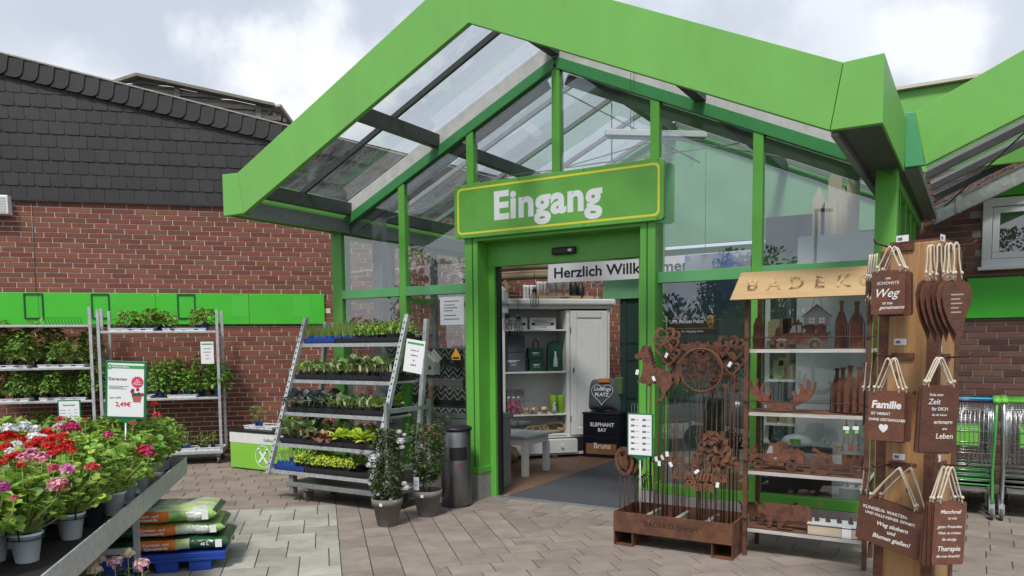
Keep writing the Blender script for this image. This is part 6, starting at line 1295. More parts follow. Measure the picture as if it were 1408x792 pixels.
for z in (1.81, 1.22, .62, .33): MB().box(A0 + .051, -.01, z - .02, AD - .031, .469, z).build('shelf', WHP, cb)
MB().box(A0 - .01, -.02, .035, A1 + .01, .5, .055).build('plinth', WHP, cb); MB().box(A0, -.005, .28, A1, .46, .30).build('rail', WHP, cb)
dr_ = MB().box(A0 + .06, -.10, .07, AD + .1, .4, .262).build('drawer', WHP, cb, bevel=.006)
for x in (AD - .13,): k_ = MB(); k_.tube([(x, -.10, .165), (x, -.125, .165)], .02, 12); k_.build('knob', WHP, dr_)
for x in (A0 + .06, AD - .2, A1 - .08): MB().lathe([(.025, 0), (.05, .02), (.05, .03), (.03, .045)], 14, (x, .05, -.008)).build('bun_foot', WHP, cb)
dp = MB().box(AD + .025, -.02, .31, A1 - .045, .0, 2.07).build('door', WHP, cb, bevel=.004)
for a_ in ((AD + .025, .31, AD + .12, 2.07), (A1 - .14, .31, A1 - .045, 2.07), (AD + .12, 1.97, A1 - .14, 2.07), (AD + .12, .31, A1 - .14, .42)): MB().box(a_[0] + .002, -.034, a_[1] + .002, a_[2] - .002, -.0205, a_[3] - .002).build('door_frame_board', WHP, dp, bevel=.006)
MB().box(AD + .14, -.026, .45, A1 - .16, -.0205, 1.94).build('door_field', WHP, dp, bevel=.004)
for z in (.5, 1.75): MB().box(AD + .02, -.04, z, AD + .03, -.034, z + .09).build('hinge', BLACK, dp)
MB().box(AD + .06, -.045, 1.2, AD + .075, -.035, 1.27).build('key', BLACK, dp)
def CB(a, y, z): return W(a, 3.15 + y, z)
def cbx(px, z): return wc(gw(px, 500, 3.25))[0]
# goods on and in it
GB = mat('dark_green_box', (.012, .075, .04), .45); SL_ = mat('slate_fabric', (.085, .098, .118), .9, var=.15, scale=20)
def gift(a0, a1, z, lb):
    t_ = thing('gift_box', lb, 'box', CB((a0 + a1) / 2, .12, z + .001), R(45)); w_ = a1 - a0; MB().box(-w_ / 2, 0, 0, w_ / 2, .12, .165).build('carton', mat('white_carton', (.72, .72, .70), .6), t_, bevel=.004)
    print_rows(t_, -w_ * .36, w_ * .36, (.135, .118), .007, INK); MB().box(-w_ * .42, -.0025, .06, w_ * .42, -.0008, .098).build('banner_print', INK, t_); print_rows(t_, -w_ * .3, w_ * .3, (.079,), .014, WPRINT, -.004); print_rows(t_, -w_ * .15, w_ * .15, (.035,), .007, INK)
gift(.23, .565, 1.81, 'left white gift carton on the upper cabinet shelf'); gift(.60, .985, 1.81, 'right white gift carton on the upper cabinet shelf')
def tote(a, z, w_, h, lb, m, mark=None):
    t_ = thing('gift_bag', lb, 'bag', CB(a, .12, z + .001), R(45)); MB().box(-w_ / 2, 0, 0, w_ / 2, .14, h).build('bag_body', m, t_, bevel=.012); b = MB(); b.tube([(-w_ * .2, .02, h - .01), (-w_ * .15, .02, h + .09), (0, .02, h + .12), (w_ * .15, .02, h + .09), (w_ * .2, .02, h - .01)], .008, 6); b.build('handle', BLACK, t_)
    if mark: print_rows(t_, -w_ * .25, w_ * .25, (h * .58, h * .52), .008, WPRINT); e = MB(); e.xz([(-.05, h * .3), (-.04, h * .3), (.05, h * .44), (.04, h * .44)], -.002, .001); e.xz([(.05, h * .3), (.04, h * .3), (-.05, h * .44), (-.04, h * .44)], -.003, .001); e.build('crossed_mark', WPRINT, t_)
tote(.36, 1.22, .34, .27, 'dark grey gift bag with crossed print on the second cabinet shelf', SL_, 'Grillzeit'); tote(.37, 1.492, .32, .24, 'dark grey bag stacked above the crossed-print bag', SL_, None)
tote(.70, 1.22, .2, .17, 'dark green gift box on the second cabinet shelf', GB, 'Jäger'); tote(.69, 1.392, .22, .16, 'dark green gift box with handle on top of the other', GB, 'Garten')
t_ = thing('bottle_carrier', 'green carton carrier with a white bottle inside', 'carton', CB(.96, .1, 1.221), R(45)); MB().xz([(-.1, 0), (.1, 0), (.1, .33)] + arc(0, .33, .1, 0, 180, 8) + [(-.1, .33)], .04, .07).build('carrier', GB, t_); MB().lathe([(.03, 0), (.035, .02), (.03, .1), (.012, .17), (.012, .22)], 12, (0, -.03, .06)).build('bottle', mat('white_glass', (.7, .72, .7), .3), t_)
k = 0
for i in range(4):
    for j in range(3 - (i == 3)):
        if i == 2 and j == 2: continue
        o = MB().box(-.062, 0, 0, .062, .12, .082).build('mug_carton', mat('grey_carton', (.30, .31, .32), .6, isl=.15), None, CB(.31 + j * .13 + (.03 if i % 2 else 0), .2, .621 + i * .0835), R(45), bevel=.002); tag(o, 'small grey mug carton stacked on the third cabinet shelf', 'carton', 'grey mug cartons')
MUGC = mat('patterned_mug', (.30, .16, .06), .3, var=.6, scale=28, col2=(.55, .40, .28)); PATT = mat('patterned_flask', (.10, .05, .14), .3, var=.6, scale=25, col2=(.40, .10, .08), isl=.3)
for i, a in enumerate((.27, .34, .41)):
    t_ = thing('flask', ['leftmost patterned flask on the third cabinet shelf', 'middle patterned flask on the third cabinet shelf', 'right patterned flask on the third cabinet shelf'][i], 'flask', CB(a, .06, .621)); MB().lathe([(.03, 0), (.031, .02), (.031, .17), (.02, .20), (.02, .23), (.001, .235)], 14).build('body', PATT, t_); MB().lathe([(.021, .232), (.021, .25), (.001, .252)], 12).build('cap', WHITE, t_)
for i, a in enumerate((.52, .63, .78)):
    t_ = thing('mug', ['left patterned mug on the third cabinet shelf', 'middle patterned mug on the third cabinet shelf', 'patterned mug standing apart on the third cabinet shelf'][i], 'mug', CB(a, .05, .621)); MB().lathe([(.038, 0), (.045, .005), (.046, .1), (.042, .1), (.04, .01), (.001, .01)], 18).build('cup', MUGC, t_); b = MB(); b.tube([(.043, 0, .085), (.075, 0, .08), (.078, 0, .04), (.043, 0, .02)], .007, 6); b.build('mug_handle', MUGC, t_, None, R(-20))
LIME = mat('lime_tin', (.28, .55, .03), .35, var=.1)
for i, a in enumerate((.94, 1.05)):
    t_ = thing('lime_tin', ['lime tin with cow print on the third cabinet shelf', 'plain lime tin beside the cabinet divider'][i], 'tin', CB(a, .12, .621)); MB().lathe([(.052, 0), (.052, .25), (.05, .255), (.001, .256)], 20).build('can', LIME, t_)
    if i == 0: t_ = thing('milk_bottle', 'white cow bottle in front of the lime tin', 'bottle', CB(.93, .03, .621)); MB().lathe([(.034, 0), (.036, .08), (.03, .13), (.016, .17), (.018, .20), (.001, .2)], 14).build('glass_body', mat('white_black_print', (.75, .75, .73), .3, var=.1, scale=26, col2=(.05, .05, .05)), t_)
HSW = mat('carved_wood', (.36, .25, .14), .7, var=.2, scale=10)
for i, (a, s_) in enumerate(((.62, .8), (.72, .85), (.92, 1.15))):
    o = MB(); o.tube([(s_ * x, 0, s_ * z) for x, z in ((.10, .03), (.02, .022), (-.08, .03), (-.12, .08), (-.08, .13), (.02, .14), (.12, .135), (.165, .085), (.13, .04), (.06, .06))], [.022 * s_] * 10, 8); o = o.build('carved_ring', HSW, None, CB(a, .1, .331), R(45)); tag(o, ['rear carved wooden ring on the lowest cabinet shelf', 'middle carved wooden ring on the lowest cabinet shelf', 'large carved wooden ring at the front of the lowest shelf'][i], 'ornament')
# on top of the cabinet
t_ = thing('wooden_tray', 'flat wooden tray on top of the white cabinet', 'tray', CB(1.12, .15, 2.236), R(45)); MB().box(-.42, -.08, 0, .42, .2, .05).build('tray_body', HSW, t_, bevel=.006); print_rows(t_, -.08, .08, (.03, .018), .007, INK, -.0825)
for i in range(7): tag(MB().lathe([(.022, 0), (.022, .16), (.026, .17), (.026, .2), (.001, .2)], 10).build('white_candlestick', WHITE, None, CB(.54 + .05 * i, .16 + .03 * (i % 2), 2.236 if i < 4 else 2.287)), 'slim white candlestick on top of the cabinet', 'candlestick', 'white candlesticks')
G_J = glass_mat('jar_glass', 1.5, (.75, .82, .80))
for i in range(5): tag(MB().lathe([(.05, 0), (.055, .05), (.055, .17), (.03, .2), (.03, .23)], 14).build('glass_jar', G_J if i < 3 else BLACK, None, CB(.92 + .11 * i, .12, 2.287 if i < 4 else 2.236)), ['leftmost glass jar on the wooden tray', 'second glass jar on the wooden tray', 'third glass jar on the wooden tray', 'small black jar on the wooden tray', 'black jar beyond the wooden tray'][i], 'jar')
t_ = thing('antler_stand', 'twisted wire ornament on top of the cabinet end', 'ornament', CB(1.62, .15, 2.236), R(45)); MB().lathe([(.06, 0), (.05, .03), (.01, .05), (.01, .14)], 12).build('base', STEEL, t_); b = MB(); b.tube([(-.15, 0, .2), (-.08, 0, .14), (0, 0, .2), (.08, 0, .14), (.15, 0, .2), (.08, 0, .26), (0, 0, .2), (-.08, 0, .26)], .01, 6, closed=True); b.build('loops', STEEL, t_)
# ---------------------------------------------------------------- crates with cushion
CRM = mat('navy_crate', (.006, .008, .016), .35)
P = gz(829, 629); RZC = R(4)
def crate(z, lb, txt, label_m):
    t_ = thing('drinks_crate', lb, 'crate', (P.x - .02, P.y + .1, z), RZC); w_, d_, h_ = .27, .30, .30
    for a_ in ((-w_, -d_ / 2, w_, -d_ / 2 + .02), (-w_, d_ / 2 - .02, w_, d_ / 2), (-w_, -d_ / 2 + .02, -w_ + .02, d_ / 2 - .02), (w_ - .02, -d_ / 2 + .02, w_, d_ / 2 - .02)): MB().box(a_[0], a_[1], 0, a_[2], a_[3], h_).build('side_wall', CRM, t_, bevel=.006)
    MB().box(-w_ + .02, -d_ / 2 + .02, 0, w_ - .02, d_ / 2 - .02, .02).build('floor', CRM, t_); MB().box(-.09, -d_ / 2 - .003, h_ * .78, .09, -d_ / 2 - .0005, h_ * .9).build('grip', BLACK, t_)
    if label_m: MB().box(-w_ + .05, -d_ / 2 - .002, .05, w_ - .04, -d_ / 2 - .0006, .2).build('printed_label', mat('beer_label', (.40, .20, .07), .5, var=.4, scale=14, col2=(.30, .10, .05)), t_)
    for k, (s, sz) in enumerate(txt): lettering(t_, s, sz, WPRINT, (.02, -d_ / 2 - .004, .165 - .075 * k), bold=.02)
    return t_
crate(.002, 'lower dark crate with a brown printed label', (('Bruns', .11),), True); crate(.303, 'upper dark crate with white letters, under the cushion', (('ELEPHANT', .075), ('BAY', .07)), False)
cu = thing('cushion', 'slate blue cushion with white heart on the crates', 'cushion', (P.x - .02, P.y + .1, .605), RZC)
MB().box(-.28, -.16, 0, .28, .16, .035).build('seat_pad', CRM, cu, bevel=.012)
mb = MB(); nu, nv = 16, 14
for i in range(nu + 1):
    u = -1 + 2 * i / nu
    for j in range(nv + 1):
        v = -1 + 2 * j / nv; bulge = .10 * max(0, (1 - abs(u) ** 3)) ** .6 * max(0, (1 - abs(v) ** 3)) ** .6; k = 1 - .06 * abs(u * v) + .0
        mb.v.append((u * .24 * (1 - .10 * (1 - abs(v)) * 0), -bulge, .26 + v * .225 + .012 * math.sin(5 * u)))
n0 = len(mb.v); mb.v += [(x, -y * .8 + .002, z) for x, y, z in mb.v]
for i in range(nu):
    for j in range(nv): a_ = i * (nv + 1) + j; f = (a_, a_ + nv + 1, a_ + nv + 2, a_ + 1); mb.f += [f, tuple(reversed([q + n0 for q in f]))]; mb.m += [0, 0]; mb.sm += [True] * 2
o = mb.build('cover', SL_, cu, (0, -.03, .02)); o.rotation_euler = (R(-8), 0, 0)
hh = MB(); outline(hh, [(x * 2.6, z * 2.6) for x, z in heartpts(1.0, 28)], -.108, .0035, (0, .27)); hh.build('heart_outline', WPRINT, o); lettering(o, 'Lieblings', .075, WPRINT, (0, -.112, .33), shear=.25, bold=.01); lettering(o, 'PLATZ', .07, WPRINT, (0, -.114, .25), bold=.02)
MB().box(-.06, -.075, .455, .10, -.03, .51).build('orange_flap', mat('orange_cloth', (.62, .20, .04), .7), cu); MB().box(.16, -.04, .28, .27, .06, .53).build('green_lining', mat('moss_lining', (.10, .17, .05), .8), cu, bevel=.02)
t_ = thing('basket_trolley', 'small steel basket with rolled goods right of the crates', 'basket', (P.x + .48, P.y + .25, 0)); b = MB()
for k in range(8): b.tube([(-.15 + .043 * k, 0, .35), (-.15 + .043 * k, 0, .75)], .004, 4)
for z in (.35, .75): b.tube([(-.16, 0, z), (.16, 0, z), (.16, .3, z), (-.16, .3, z)], .005, 4, closed=True)
for x in (-.15, .15): b.tube([(x, 0, 0), (x, 0, .36)], .008, 5); b.tube([(x, .3, 0), (x, .3, .36)], .008, 5)
stuff(b.build('wire_basket', STEEL, t_)); MB().box(-.14, .02, .36, .14, .28, .365).build('basket_floor', STEEL, t_)
t_ = tag(MB().box(-.03, -.02, 0, .03, .02, .5).build('wrapped_roll', mat('yellow_bag', (.65, .5, .05), .6), None, (P.x + .50, P.y + .35, .37), bevel=.01), 'yellow wrapped roll standing in the steel basket', 'roll'); tag(MB().box(-.08, -.02, 0, .08, .02, .62).build('green_board', DKG, None, (P.x + .40, P.y + .45, .37)), 'dark green board standing in the steel basket', 'board')
# ---------------------------------------------------------------- low white table with bowls, sack
lt = thing('low_white_table', 'low white table with grey bowls just inside the door', 'table', (-1.13, 1.27, 0))
TX0 = -1.13 + .06; MB().box(-1.2, -.03, .47, .06, .62, .50).build('table_top', mat('worn_grey_top', (.45, .46, .47), .5, var=.15, scale=6), lt, bevel=.006)
MB().box(-1.16, .0, .38, .02, .02, .469).build('apron', WHP, lt); MB().box(0.005, .021, .38, .02, .56, .469).build('apron', WHP, lt)
for x, y in ((-.05, -.0), (-.05, .53), (-1.15, 0), (-1.15, .53)): MB().box(x, y, 0, x + .07, y + .07, .38).build('leg', WHP, lt)
GRB = mat('grey_ceramic', (.20, .205, .20), .6, var=.15)
for i, (px, py, r_, h_) in enumerate(((690, 588, .06, .13), (697, 588, .09, .11), (706, 588, .07, .09), (716, 587, .10, .075), (724, 585, .05, .06))):
    Q = gz(px, py, .50); tag(MB().lathe([(r_ * .7, 0), (r_ * .9, .01), (r_, h_), (r_ - .008, h_), (r_ * .6, .02), (.001, .02)], 18).build('grey_bowl', GRB, None, (Q.x, Q.y, .501)), ['tall grey pot at the hidden end of the low table', 'wide grey pot on the low table', 'small grey bowl between the pots on the low table', 'shallow grey bowl on the low table', 'smallest grey bowl at the table corner'][i], 'bowl')
Q = gz(697, 635); mb = MB(); mb.lathe([(.10, 0), (.16, .04), (.17, .12), (.13, .19), (.05, .22), (.001, .22)], 14); tag(mb.build('burlap_sack', mat('burlap', (.30, .23, .14), .9, var=.2, scale=40), None, (Q.x, Q.y, .004)), 'small burlap sack on the floor under the low table', 'sack')
# ---------------------------------------------------------------- banner, logs, hanging lamps, little houses
Pb0 = gy(753, 366, 1.5); Pb1 = gy(1032, 340, 1.5); zb0, zb1 = gy(753, 390, 1.5).z, gy(753, 365, 1.5).z
bn = thing('welcome_banner', 'white welcome banner hanging behind the door opening', 'banner', ((Pb0.x + Pb1.x) / 2, 1.5, (zb0 + zb1) / 2 + .01)); bw2 = (Pb1.x - Pb0.x) / 2
MB().xz([(-bw2, -(zb1 - zb0) / 2 + .0), (-bw2 * .3, -(zb1 - zb0) / 2 - .012), (bw2, -(zb1 - zb0) / 2), (bw2, (zb1 - zb0) / 2 + .01), (-bw2 * .2, (zb1 - zb0) / 2 - .006), (-bw2 + .01, (zb1 - zb0) / 2)], 0, .004).build('cloth', mat('banner_cloth', (.82, .81, .84), .7, var=.08, scale=9, col2=(.76, .74, .84)), bn)
x0 = gy(762, 380, 1.5).x; x1 = gy(948, 368, 1.5).x
lt_ = lettering(bn, 'Herzlich Willkommen', .17, INK, ((x0 + x1) / 2 - bn.location.x, -.003, -.005), bold=.022); lt_.scale.x = (x1 - x0) / lt_.dimensions.x
b = MB(); b.tube([(bw2 * .6, 0, .12), (bw2 * .6, 0, 1.2)], .003, 4); b.tube([(-bw2 * .6, 0, .12), (-bw2 * .6, 0, 1.2)], .003, 4); b.build('cord', ALUD, bn)
LOG = mat('debarked_log', (.34, .25, .16), .8, var=.2, scale=5, stretch=(.6, 5, 5), bump=.2)
lg = thing('log_rack', 'rack of peeled logs under the pavilion roof', 'rack', (-1.6, 2.0, 0))
for k, (y, z) in enumerate(((0, 2.62), (.02, 2.50), (.2, 2.55))): b = MB(); b.tube([(-.9, y, z), (.2, y, z - .01), (.75, y + .02, z - .03)], [.055, .05, .048], 10); b.build('log', LOG, lg)
for x in (-.85, -.6): MB().box(x - .04, .06, 0, x + .04, .14, 2.7).build('rack_post', STEEL, lg)
def cage(px, py, y, lb, s=1.):
    Q = gy(px, py, y); t_ = thing('cage_lamp', lb, 'lamp', Q); b = MB()
    for k in range(8): th = k * PI / 4; b.tube([(.02 * math.cos(th), .02 * math.sin(th), .14), (.05 * math.cos(th), .05 * math.sin(th), .07), (.055 * math.cos(th), .055 * math.sin(th), -.02), (.03 * math.cos(th), .03 * math.sin(th), -.06)], .003, 4)
    b.build('cage', BLACK, t_); b = MB(); b.lathe([(.001, .135), (.04, .14), (.012, .18), (.012, .2)], 10); b.build('cap', BLACK, t_); b = MB(); b.tube([(0, 0, .2), (0, 0, .55)], .003, 4); b.build('cord', BLACK, t_); MB().lathe([(.001, -.04), (.03, -.01), (.03, .04), (.012, .09), (.012, .13)], 10).build('bulb', G_J, t_)
cage(698, 450, 1.9, 'black cage lamp hanging at the left of the cabinet'); cage(713, 453, 1.9, 'black cage lamp hanging before the open shelves'); cage(735, 416, 1.9, 'empty black cage lamp hanging by the cabinet cornice')
Q = gy(691, 405, 1.2); t_ = thing('bird_house', 'white wooden bird house hanging beside the door jamb', 'bird house', Q); MB().xz([(-.07, -.08), (.05, -.08), (.05, .05), (-.01, .12), (-.07, .05)], 0, .1).build('body', WHP, t_); rf = MB(); rf.beam((.07, 0, .04), (-.01, 0, .135), .12, .012, (0, 1, 0)); rf.beam((-.09, 0, .04), (-.01, 0, .135), .12, .012, (0, 1, 0)); rf.build('roof', HSW, t_)
for dx in (-.012, .012):
    for dz in (0, .025): MB().box(dx - .006, -.053, dz - .03, dx + .006, -.051, dz - .018).build('window_hole', BLACK, t_)
MB().box(-.12, -.03, -.22, .06, .03, -.16).build('perch_board', WHP, t_); MB().box(-.1, -.02, -.16, -.07, .02, -.08).build('post', HSW, t_)
# ---------------------------------------------------------------- goods behind the left panes
RUG = bpy.data.materials.new('woven_pattern'); RUG.use_nodes = True; _t = RUG.node_tree; _b = _t.nodes['Principled BSDF']; _b.inputs['Roughness'].default_value = .9
_tc = _t.nodes.new('ShaderNodeTexCoord'); _sp = _t.nodes.new('ShaderNodeSeparateXYZ'); _t.links.new(_tc.outputs['Object'], _sp.inputs[0])
def mth(op, a, b=None):
    n_ = _t.nodes.new('ShaderNodeMath'); n_.operation = op
    for i, v in enumerate((a, b)):
        if v is None: continue
        if isinstance(v, (int, float)): n_.inputs[i].default_value = v
        else: _t.links.new(v, n_.inputs[i])
    return n_.outputs[0]
_zig = mth('PINGPONG', mth('MULTIPLY', _sp.outputs[0], 17.), 1.); _v = mth('FRACT', mth('ADD', mth('MULTIPLY', _sp.outputs[2], 15.), _zig)); _k = mth('MULTIPLY', mth('GREATER_THAN', _v, .62), mth('GREATER_THAN', mth('FRACT', mth('MULTIPLY', _sp.outputs[2], 4.3)), .4))
_mx = _t.nodes.new('ShaderNodeMix'); _mx.data_type = 'RGBA'; _mx.inputs[6].default_value = (.018, .018, .02, 1); _mx.inputs[7].default_value = (.40, .40, .38, 1); _t.links.new(_k, _mx.inputs[0]); _t.links.new(_mx.outputs[2], _b.inputs['Base Color'])
for i, (pa, pb, y) in enumerate((((520, 462), (590, 580), .7), ((585, 480), (640, 590), .45))):
    a_, b_ = gy(*pa, y), gy(*pb, y); t_ = thing('patterned_rug', ['black and white patterned rug hanging behind the left panes', 'black and white patterned rug behind the notice on the pane'][i], 'rug', ((a_.x + b_.x) / 2, y, b_.z)); MB().box(-(b_.x - a_.x) / 2, 0, 0, (b_.x - a_.x) / 2, .012, a_.z - b_.z).build('cloth', RUG, t_); b = MB(); b.tube([(-(b_.x - a_.x) / 2 - .04, .02, a_.z - b_.z), ((b_.x - a_.x) / 2 + .04, .02, a_.z - b_.z)], .015, 8); b.build('rail', STEEL, t_); b = MB(); b.tube([(0, .03, -b_.z), (0, .03, a_.z - b_.z)], .015, 6); b.build('stand', STEEL, t_)
t_ = thing('notice_sheet', 'white notice sheet taped inside the pane left of the door', 'notice', gy(623, 427, -.012)); MB().box(-.17, 0, -.15, .14, .002, .15).build('sheet', PAPER, t_)
print_rows(t_, -.12, .08, (.10, .06, .03, .0, -.05, -.09), .009, INKG, -.0015)
Q = gy(627, 487, -.006); t_ = thing('warning_sticker', 'orange triangular sticker on the pane left of the door', 'sticker', Q); MB().xz([(-.055, -.06), (.055, -.06), (.055, -.02), (0, .07), (-.055, -.02)], 0, .001).build('sheet', mat('orange_sticker', (.70, .36, .04), .5), t_); MB().box(-.04, -.0018, -.05, .04, -.0007, -.03).build('print_line', INK, t_)
Q = gy(592, 503, .3); t_ = thing('house_lantern', 'small white house lantern behind the left pane', 'lantern', Q); MB().xz([(-.09, -.10), (.09, -.10), (.09, .05), (0, .13), (-.09, .05)], .0, .12).build('body', WHP, t_); b = MB(); b.beam((-.11, 0, .03), (0, 0, .14), .14, .014, (0, 1, 0)); b.beam((.11, 0, .03), (0, 0, .14), .14, .014, (0, 1, 0)); b.build('roof', WHP, t_)
for dx in (-.035, .035): MB().box(dx - .015, -.0625, -.04, dx + .015, -.0605, -.0).build('window', BLACK, t_)
MB().box(-.02, -.02, -Q.z, .02, .02, -.1).build('stand', HSW, t_)
t_ = thing('grey_bench', 'grey washed bench with zinc pots behind the left panes', 'bench', (-1.55, .55, 0)); MB().box(-.9, -.15, .78, .55, .25, .83).build('bench_top', mat('zinc_frame', (.33, .36, .35), .5, .4), t_); MB().box(-.9, -.16, .60, .55, -.13, .77).build('apron', mat('zinc_frame', (.33, .36, .35), .5), t_)
for x in (-.85, .48): MB().box(x, -.1, 0, x + .06, .2, .78).build('leg', mat('zinc_frame', (.33, .36, .35), .5), t_)
for i, (x, r_, h_) in enumerate(((-1.35, .11, .22), (-1.12, .06, .18), (-1.7, .1, .25), (-2.1, .09, .2))): tag(MB().lathe([(r_ * .8, 0), (r_, h_), (r_ - .008, h_), (r_ * .7, .02), (.001, .02)], 18).build('zinc_pot', [mat('dark_zinc', (.05, .06, .06), .5), GRB, STEEL, GRB][i], None, (x, .6, .831)), ['dark zinc pot on the grey bench', 'slim grey pot on the grey bench', 'steel pot on the grey bench behind the seedlings', 'grey pot at the far end of the bench'][i], 'pot')
t_ = thing('steel_column', 'grey steel column inside the left corner of the pavilion', 'column', (-2.55, .35, 0)); MB().box(-.07, -.05, 0, .07, .05, 3.1).build('shaft', STEEL, t_); MB().box(-.1, -.08, .003, .1, .08, .02).build('foot_plate', STEEL, t_)
# ---------------------------------------------------------------- goods behind the right panes
t_ = thing('parcel_point_sign', 'dark parcel point sign with shield emblem behind the right pane', 'sign', gy(952, 444, .05)); MB().box(-.235, 0, -.105, .235, .01, .085).build('board', mat('sign_black', (.018, .018, .02), .5), t_); lettering(t_, 'UPS Access Point', .044, WPRINT, (-.055, -.003, .012), bold=.025)
b = MB(); b.xz([(.135, .055), (.165, .068), (.195, .055), (.195, .0), (.18, -.03), (.165, -.045), (.15, -.03), (.135, 0)], -.002, .002); b.build('shield', mat('gold_print', (.72, .40, .03), .4), t_); b = MB(); b.xz([(.140, .045), (.19, .045), (.19, .0), (.178, -.025), (.165, -.037), (.152, -.025), (.14, 0)], -.0035, .001); b.build('shield_field', mat('brown_print', (.10, .04, .015), .5), t_); lettering(t_, 'ups', .034, mat('gold_print', (.72, .40, .03), .4), (.165, -.0048, .012), bold=.02)
MB().box(-.2, -.002, -.05, .2, -.0006, -.047).build('gold_line', mat('gold_print', (.72, .40, .03), .4), t_); lettering(t_, 'for shipping more', .028, WPRINT, (0, -.002, -.075), bold=.01)
b = MB(); b.tube([(-.1, .005, .085), (0, .005, .26), (.1, .005, .085)], .003, 4); b.build('cord', CORD, t_)
SWL = mat('swirl_print', (.02, .06, .07), .6, var=.5, scale=5, col2=(.035, .05, .12)); t_ = tag(MB().box(-.3, 0, -.18, .42, .01, .14).build('colour_poster', SWL, None, gy(950, 408, .5)), 'dark colourful swirl poster behind the right pane', 'poster')
tag(MB().box(-.33, 0, -.12, .33, .01, .12).build('pale_poster', mat('pastel_swirl', (.50, .54, .66), .6, var=.15, scale=6, col2=(.16, .22, .5)), None, gy(985, 365, 1.1)), 'pale poster with blue petals above the transom', 'poster')
a_, b_ = gy(1107, 325, .45), gy(1192, 700, .45); wpn = thing('white_display_wall', 'tall pale display wall behind the far right pane', 'display wall', ((a_.x + b_.x) / 2 + .02, .45, .0)); hw = (b_.x - a_.x) / 2 + .08; MB().box(-hw, 0, .0, hw, .05, a_.z).build('panel', mat('pale_grey_panel', (.52, .56, .57), .5, var=.04), wpn); MB().box(-hw - .05, -.02, .0, hw, .06, .05).build('foot', STEEL, wpn)
for i, (px, h_, w_) in enumerate(((1126, .42, .10), (1147, .62, .11), (1159, .40, .08), (1172, .58, .10), (1135, .30, .07))):
    Q = gy(px, 325, .5); t_ = thing('wooden_silhouette', ['pale wooden house silhouette on the display wall, leftmost', 'tallest pale wooden tower on the display wall', 'short pale wooden house on the display wall', 'pointed pale wooden board on the display wall', 'smallest wooden house in front on the display wall'][i], 'ornament', (Q.x, .475 + .03 * (i % 2), a_.z)); MB().xz([(-w_ / 2, 0), (w_ / 2, 0), (w_ / 2, h_ * .75), (0, h_), (-w_ / 2, h_ * .75)], 0, .02).build('board', mat('bleached_wood', (.60, .54, .43), .7, var=.12, scale=6, stretch=(4, 4, .6)), t_)
t_ = thing('monitor', 'dark flat screen hanging behind the far right pane', 'monitor', gy(1085, 320, .9)); MB().box(-.22, 0, -.18, .22, .04, .16).build('screen', mat('screen_black', (.02, .025, .03), .15), t_, bevel=.006); MB().box(-.02, .04, -gy(1085, 320, .9).z, .02, .06, .1).build('stand', STEEL, t_)
rk = thing('packet_rack', 'white rack of seed packets behind the right panes', 'rack', (0, 0, 0)); X0_, X1_ = gy(1055, 500, .6).x, gy(1108, 500, .6).x
for x in (X0_, X1_): MB().box(x - .02, .58, 0, x + .02, .62, 2.0).build('rack_post', WHP, rk)
for z in (.45, .85, 1.25, 1.62): MB().box(X0_, .5, z, X1_, .64, z + .02).build('rack_shelf', WHP, rk)
for k in range(18):
    z = (.471, .871, 1.271, 1.641)[k % 4]; x = X0_ + .05 + (X1_ - X0_ - .1) * RNG.random(); c_ = RNG.choice(((.35, .40, .20), (.55, .55, .52), (.30, .22, .12), (.15, .25, .14), (.45, .35, .2)))
    tag(MB().box(-.045, 0, 0, .045, .03, RNG.uniform(.12, .2)).build('seed_packet', mat('packet_%d' % (k % 5), c_, .5, var=.3, scale=20, col2=tuple(v * .6 for v in c_)), None, (x, .52 + .025 * (k % 3), z)), 'printed packet on the rack behind the right panes', 'packet', 'packets on the rack behind the glass')
t_ = thing('robot_mower', 'white and lime robot mower display low behind the right pane', 'mower', gy(1097, 612, .5)); MB().lathe([(.001, 0), (.13, .0), (.145, .04), (.11, .08), (.04, .10), (.001, .10)], 20).build('shell', WHITE, t_); MB().box(-.04, -.15, .03, .05, -.09, .07).build('nose', GRP, t_); MB().box(-.3, -.1, -gy(1097, 612, .5).z, .3, .3, -.001).build('display_plinth', mat('dark_plinth', (.03, .03, .033), .5), t_)
tag(MB().lathe([(.30, 0), (.34, .25), (.30, .5), (.20, .58), (.001, .6)], 24).build('kettle_grill', mat('black_enamel', (.01, .01, .011), .2), None, (1.55, .75, .55)), 'large black kettle grill behind the right pane', 'grill')
tag(MB().box(-.25, -.2, 0, .25, .2, .546).build('display_crate', HSW, None, (1.55, .75, .003)), 'wooden display crate under the kettle grill', 'crate')
# ---------------------------------------------------------------- what the panes mirror: trees and a lamp post across the car park
TL = [mat('far_leaf_%d' % i, c, .6, isl=.4, trans=.25) for i, c in enumerate(((.05, .085, .02), (.065, .10, .03)))]
def far_tree(P, h, r, lb, i):
    t_ = thing('car_park_tree', lb, 'tree', P, 0, 'trees across the car park'); b = MB(); b.tube([(0, 0, 0), (.1, 0, h * .4), (0, .1, h * .8)], [.25, .18, .06], 8)
    for k in range(6): th = k * 1.05; b.tube([(0, 0, h * (.3 + .05 * k)), (r * .6 * math.cos(th), r * .6 * math.sin(th), h * (.5 + .06 * k))], [.09, .03], 5)
    b.build('trunk', WOODST, t_); mb = MB()
    cl = [(Vector((RNG.gauss(0, r * .34), RNG.gauss(0, r * .34), h * .60 + RNG.gauss(0, h * .14))), RNG.uniform(.28, .48) * r) for k in range(38)]
    for c, rr in cl:
        for k in range(150): v = rdir(-1.2, 1.5); leaf(mb, c + v * rr * RNG.uniform(.4, 1), v + Vector((0, 0, -.3)), (RNG.gauss(0, 1), RNG.gauss(0, 1), 1), .30, .24)
    mb.build('crown', TL[i % 2], t_)
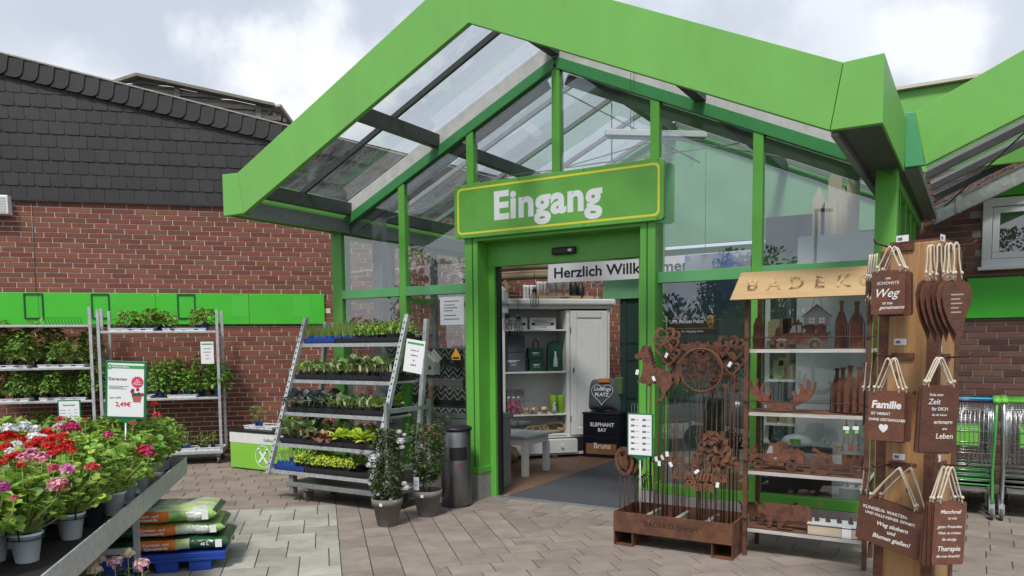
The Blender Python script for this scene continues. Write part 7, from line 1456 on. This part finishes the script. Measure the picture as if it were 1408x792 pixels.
for i, (x, y, h, r) in enumerate(((-18, -44, 7, 3.6), (-10.5, -48, 8, 4), (-3, -46, 6, 3.6), (4, -50, 8.5, 4), (10, -46, 6.5, 3.4), (-34, -44, 8, 4), (-26, -42, 7, 3.8))):
    far_tree((x, y, -.012), h, r, ['broad tree mirrored in the panes', 'tall tree mirrored in the panes', 'low tree mirrored in the panes', 'tallest tree across the car park', 'small tree across the car park', 'tree at the far side of the car park', 'outermost tree across the car park'][i], i)
hg = thing('added_hedge', 'unseen leafy screen added to darken the reflections in the panes', 'added_hedge', (-8, -42, -.012)); mb = MB()  # unseen leafy row, added to darken what the lower panes mirror
for k in range(5200): leaf(mb, (RNG.uniform(-34, 26), RNG.uniform(-.9, .9), RNG.uniform(.1, 3.6)), rdir(), (RNG.gauss(0, 1), RNG.gauss(0, 1), 1), .4, .3)
mb.build('foliage', TL[0], hg); MB().box(-34, -.3, 0, 26, .3, 3.2).build('twig_core', WOODST, hg)
t_ = thing('lamp_post', 'thin lamp post mirrored in the right pane', 'lamp post', (-1.5, -22, 0)); b = MB(); b.tube([(0, 0, -.01), (0, 0, 6)], [.07, .05], 8); b.build('pole', STEEL, t_); b = MB(); b.box(-.05, -.1, 5.98, .6, .1, 6.08); b.build('lamp_head', STEEL, t_)
# ================================================================== labels: tell look-alikes in a row apart by their place
ORDN = ['leftmost', 'second from left', 'third from left', 'fourth from left', 'fifth from left', 'sixth from left', 'seventh from left', 'eighth from left', 'ninth from left', 'tenth from left', 'eleventh from left', 'twelfth from left']
same = {}
for o in SC.objects:
    if o.parent is None and o.get('label'): same.setdefault(o['label'], []).append(o)
for lb, os_ in same.items():
    if 1 < len(os_) <= 13:
        os_.sort(key=lambda o: to_px(o.location)[0])
        near_far = 'geranium in the' in lb
        for i, o in enumerate(os_):
            w = 'rightmost' if i == len(os_) - 1 else ORDN[i]
            o['label'] = lb + ', ' + w
pet = MB()
for k in range(46):
    q = gz(RNG.uniform(260, 900), RNG.uniform(660, 790), .003); s_ = RNG.uniform(.004, .009); a_ = RNG.uniform(0, 6)
    pet.add([(q.x + s_ * math.cos(a_ + t_), q.y + s_ * .7 * math.sin(a_ + t_), .0022 + RNG.uniform(0, .002)) for t_ in (0, 1.4, 2.6, 3.9, 5.1)], [(0, 1, 2, 3, 4)])
tag(pet.build('fallen_petals', mat('dry_petal', (.55, .47, .38), .8, isl=.4)), 'scattered dry petals on the paving', 'petals', kind='stuff')
